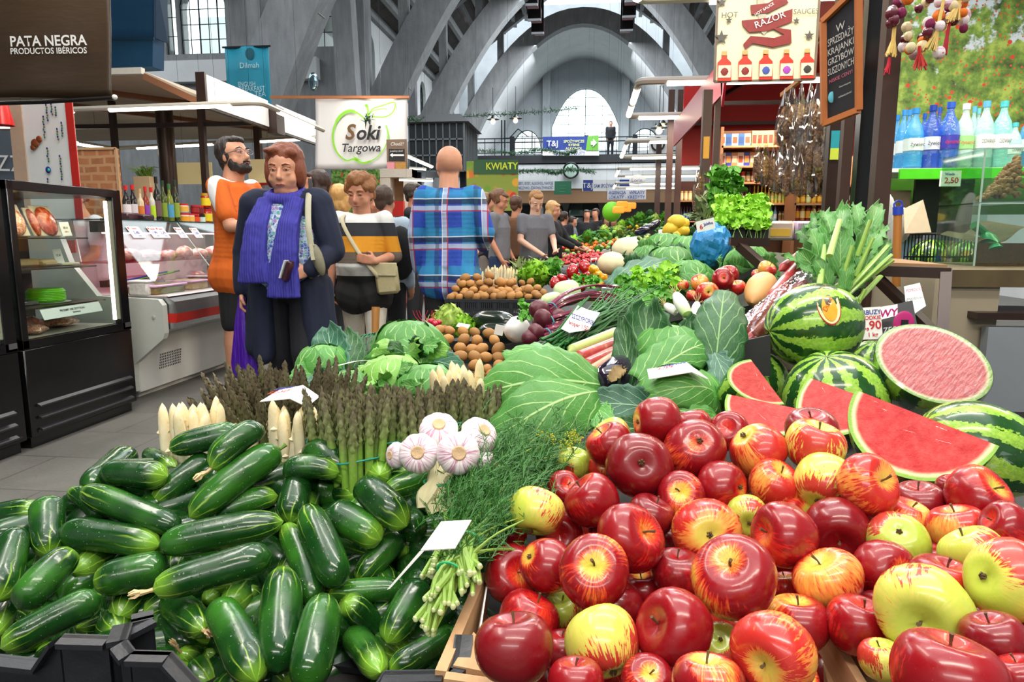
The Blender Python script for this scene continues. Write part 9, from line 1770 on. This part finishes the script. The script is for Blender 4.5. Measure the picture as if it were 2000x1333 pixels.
c=PY(1115,333,38.4);e=thing('wall_clock','round black-rimmed clock below the gallery','clock',c);MB().lathe([(0,0),(.36,0),(.36,.05)],c,28,Matrix.Rotation(pi/2,3,'X')).build('dial',sm('b9d4c4',.5),e);MB().tube([c+V((.4*cos(k*pi/14),-.03,.4*sin(k*pi/14)))for k in range(29)],.055,6).build('rim',BLACKM,e);mb=MB();mb.bar(c+V((0,-.08,0)),c+V((-.2,-.08,.2)),.04);mb.bar(c+V((0,-.08,0)),c+V((.1,-.08,.26)),.03);mb.build('hands',BLACKM,e,smooth=False)
c=PY(1195,414,14);e=thing('paper_lantern','lime green paper lantern over the far stall','lantern',c);MB().ball(c,(.19,.19,.2),16).build('shade',sm('6ab81c',.6,emis=.15),e);c=PY(612,160,12);tag(MB().ball(c,(.09,.04,.16),16).build('convex_mirror',sm('9ab4bc',.1,.9)),'oval mirror mounted between the concrete ribs','mirror')
for(x,y,Y)in((1215,400,13),(1222,408,13.4),(1232,402,14),(1208,410,12.6)):tag(MB().box(PY(x,y,Y),(.2,.1,.12),.2,bev=.02).build('glowing_display',emit('f08a28',.9)),'warm glowing display far down the right stall row','lamp','warm displays far right')
for(x,y,Y,lb)in((963,238,26,'pendant bulb left of two by the gallery'),(1007,236,26,'pendant bulb right of two by the gallery'),(1287,256,20,'pendant bulb near the right rib'),(1294,248,22,'pendant bulb behind the right one')):c=PY(x,y,Y);e=thing('pendant_lamp',lb,'lamp',c,'pendant lamps');MB().lathe([(.03,.22),(.1,.12),(.24,.08)],c,14).build('shade',BLACKM,e);MB().ball(c,.09,10).build('bulb',emit('ffe9b0',6),e);MB().bar(c+V((0,0,.2)),c+V((0,0,1.2)),.02).build('rod',IRON,e)
GAR=sm('1f4a26',.7,var=.4,sc=8)
for(pp,Y,lb)in(([(716,232),(760,240),(830,232),(1000,222),(1127,212)],(6.9,30),'long green tinsel garland from the juice banner to the far arch'),([(905,292),(1010,298),(1060,292),(1100,300),(1125,296)],(36,36),'green garland along the gallery railing'),([(1010,336),(1060,334),(1085,338),(1115,332),(1160,336)],(38,38),'green garland under the clock')):
 ps=catmull([PY(x,y,Y[0]+(Y[1]-Y[0])*i/(len(pp)-1))for i,(x,y)in enumerate(pp)],24);mb=MB();mb.tube(ps,.012,4)
 for q in ps:
  for k in range(9):s_=.012*q.y/7+.02;d=V((R.gauss(0,1),R.gauss(0,1),R.gauss(0,1))).normalized()*s_*2.2;o_=q+V((R.gauss(0,1),R.gauss(0,1),R.gauss(0,1)))*s_*.5;mb.add([o_,o_+d,o_+d.orthogonal().normalized()*s_*.5],[(0,1,2)])
 tag(mb.build('tinsel_garland',GAR,smooth=False,fixn=False),lb,'garland')
Y=38.75;mb=MB();[mb.bar((PY(x,300,Y).x,Y,gz(302)),(PY(x,300,Y).x,Y,PY(x,235,Y).z),.07)for x in(980,986)];mb.bar(PY(995,270,Y),PY(1012,252,Y),.05);mb.bar(PY(983,270,Y),PY(995,270,Y),.05);mb.bar(PY(1012,252,Y),PY(1032,268,Y),.05);tag(mb.build('lamp_standard',IRON,smooth=False),'black iron lamp standard on the gallery','lamp post')
# wires that carry the hung signs, boards and lamps
for o in list(C.objects):
 if o.parent or o.type!='EMPTY'or o.name.split('.')[0]not in('hanging_sign','oval_sign','menu_board','paper_lantern','flower_shop_sign','light_rail','hanging_sign','banner','chalkboard','mural_panel'):continue
 pts=[wmat(c)@V(v)for c in kids(o)if c.type=='MESH'for v in c.bound_box]
 if not pts:continue
 x0,x1=min(q.x for q in pts),max(q.x for q in pts);z=max(q.z for q in pts);y=sum(q.y for q in pts)/len(pts)
 if o.name.startswith('light_rail'):y=min(q.y for q in pts)+.04
 mb=MB();[mb.bar((x,y,z-.01),(x,y,z+(4 if y<7 else 6)),.0012+y*.0001)for x in(x0+(x1-x0)*.2,x0+(x1-x0)*.8)];mb.build('hanging_wire',IRON,o,smooth=False)
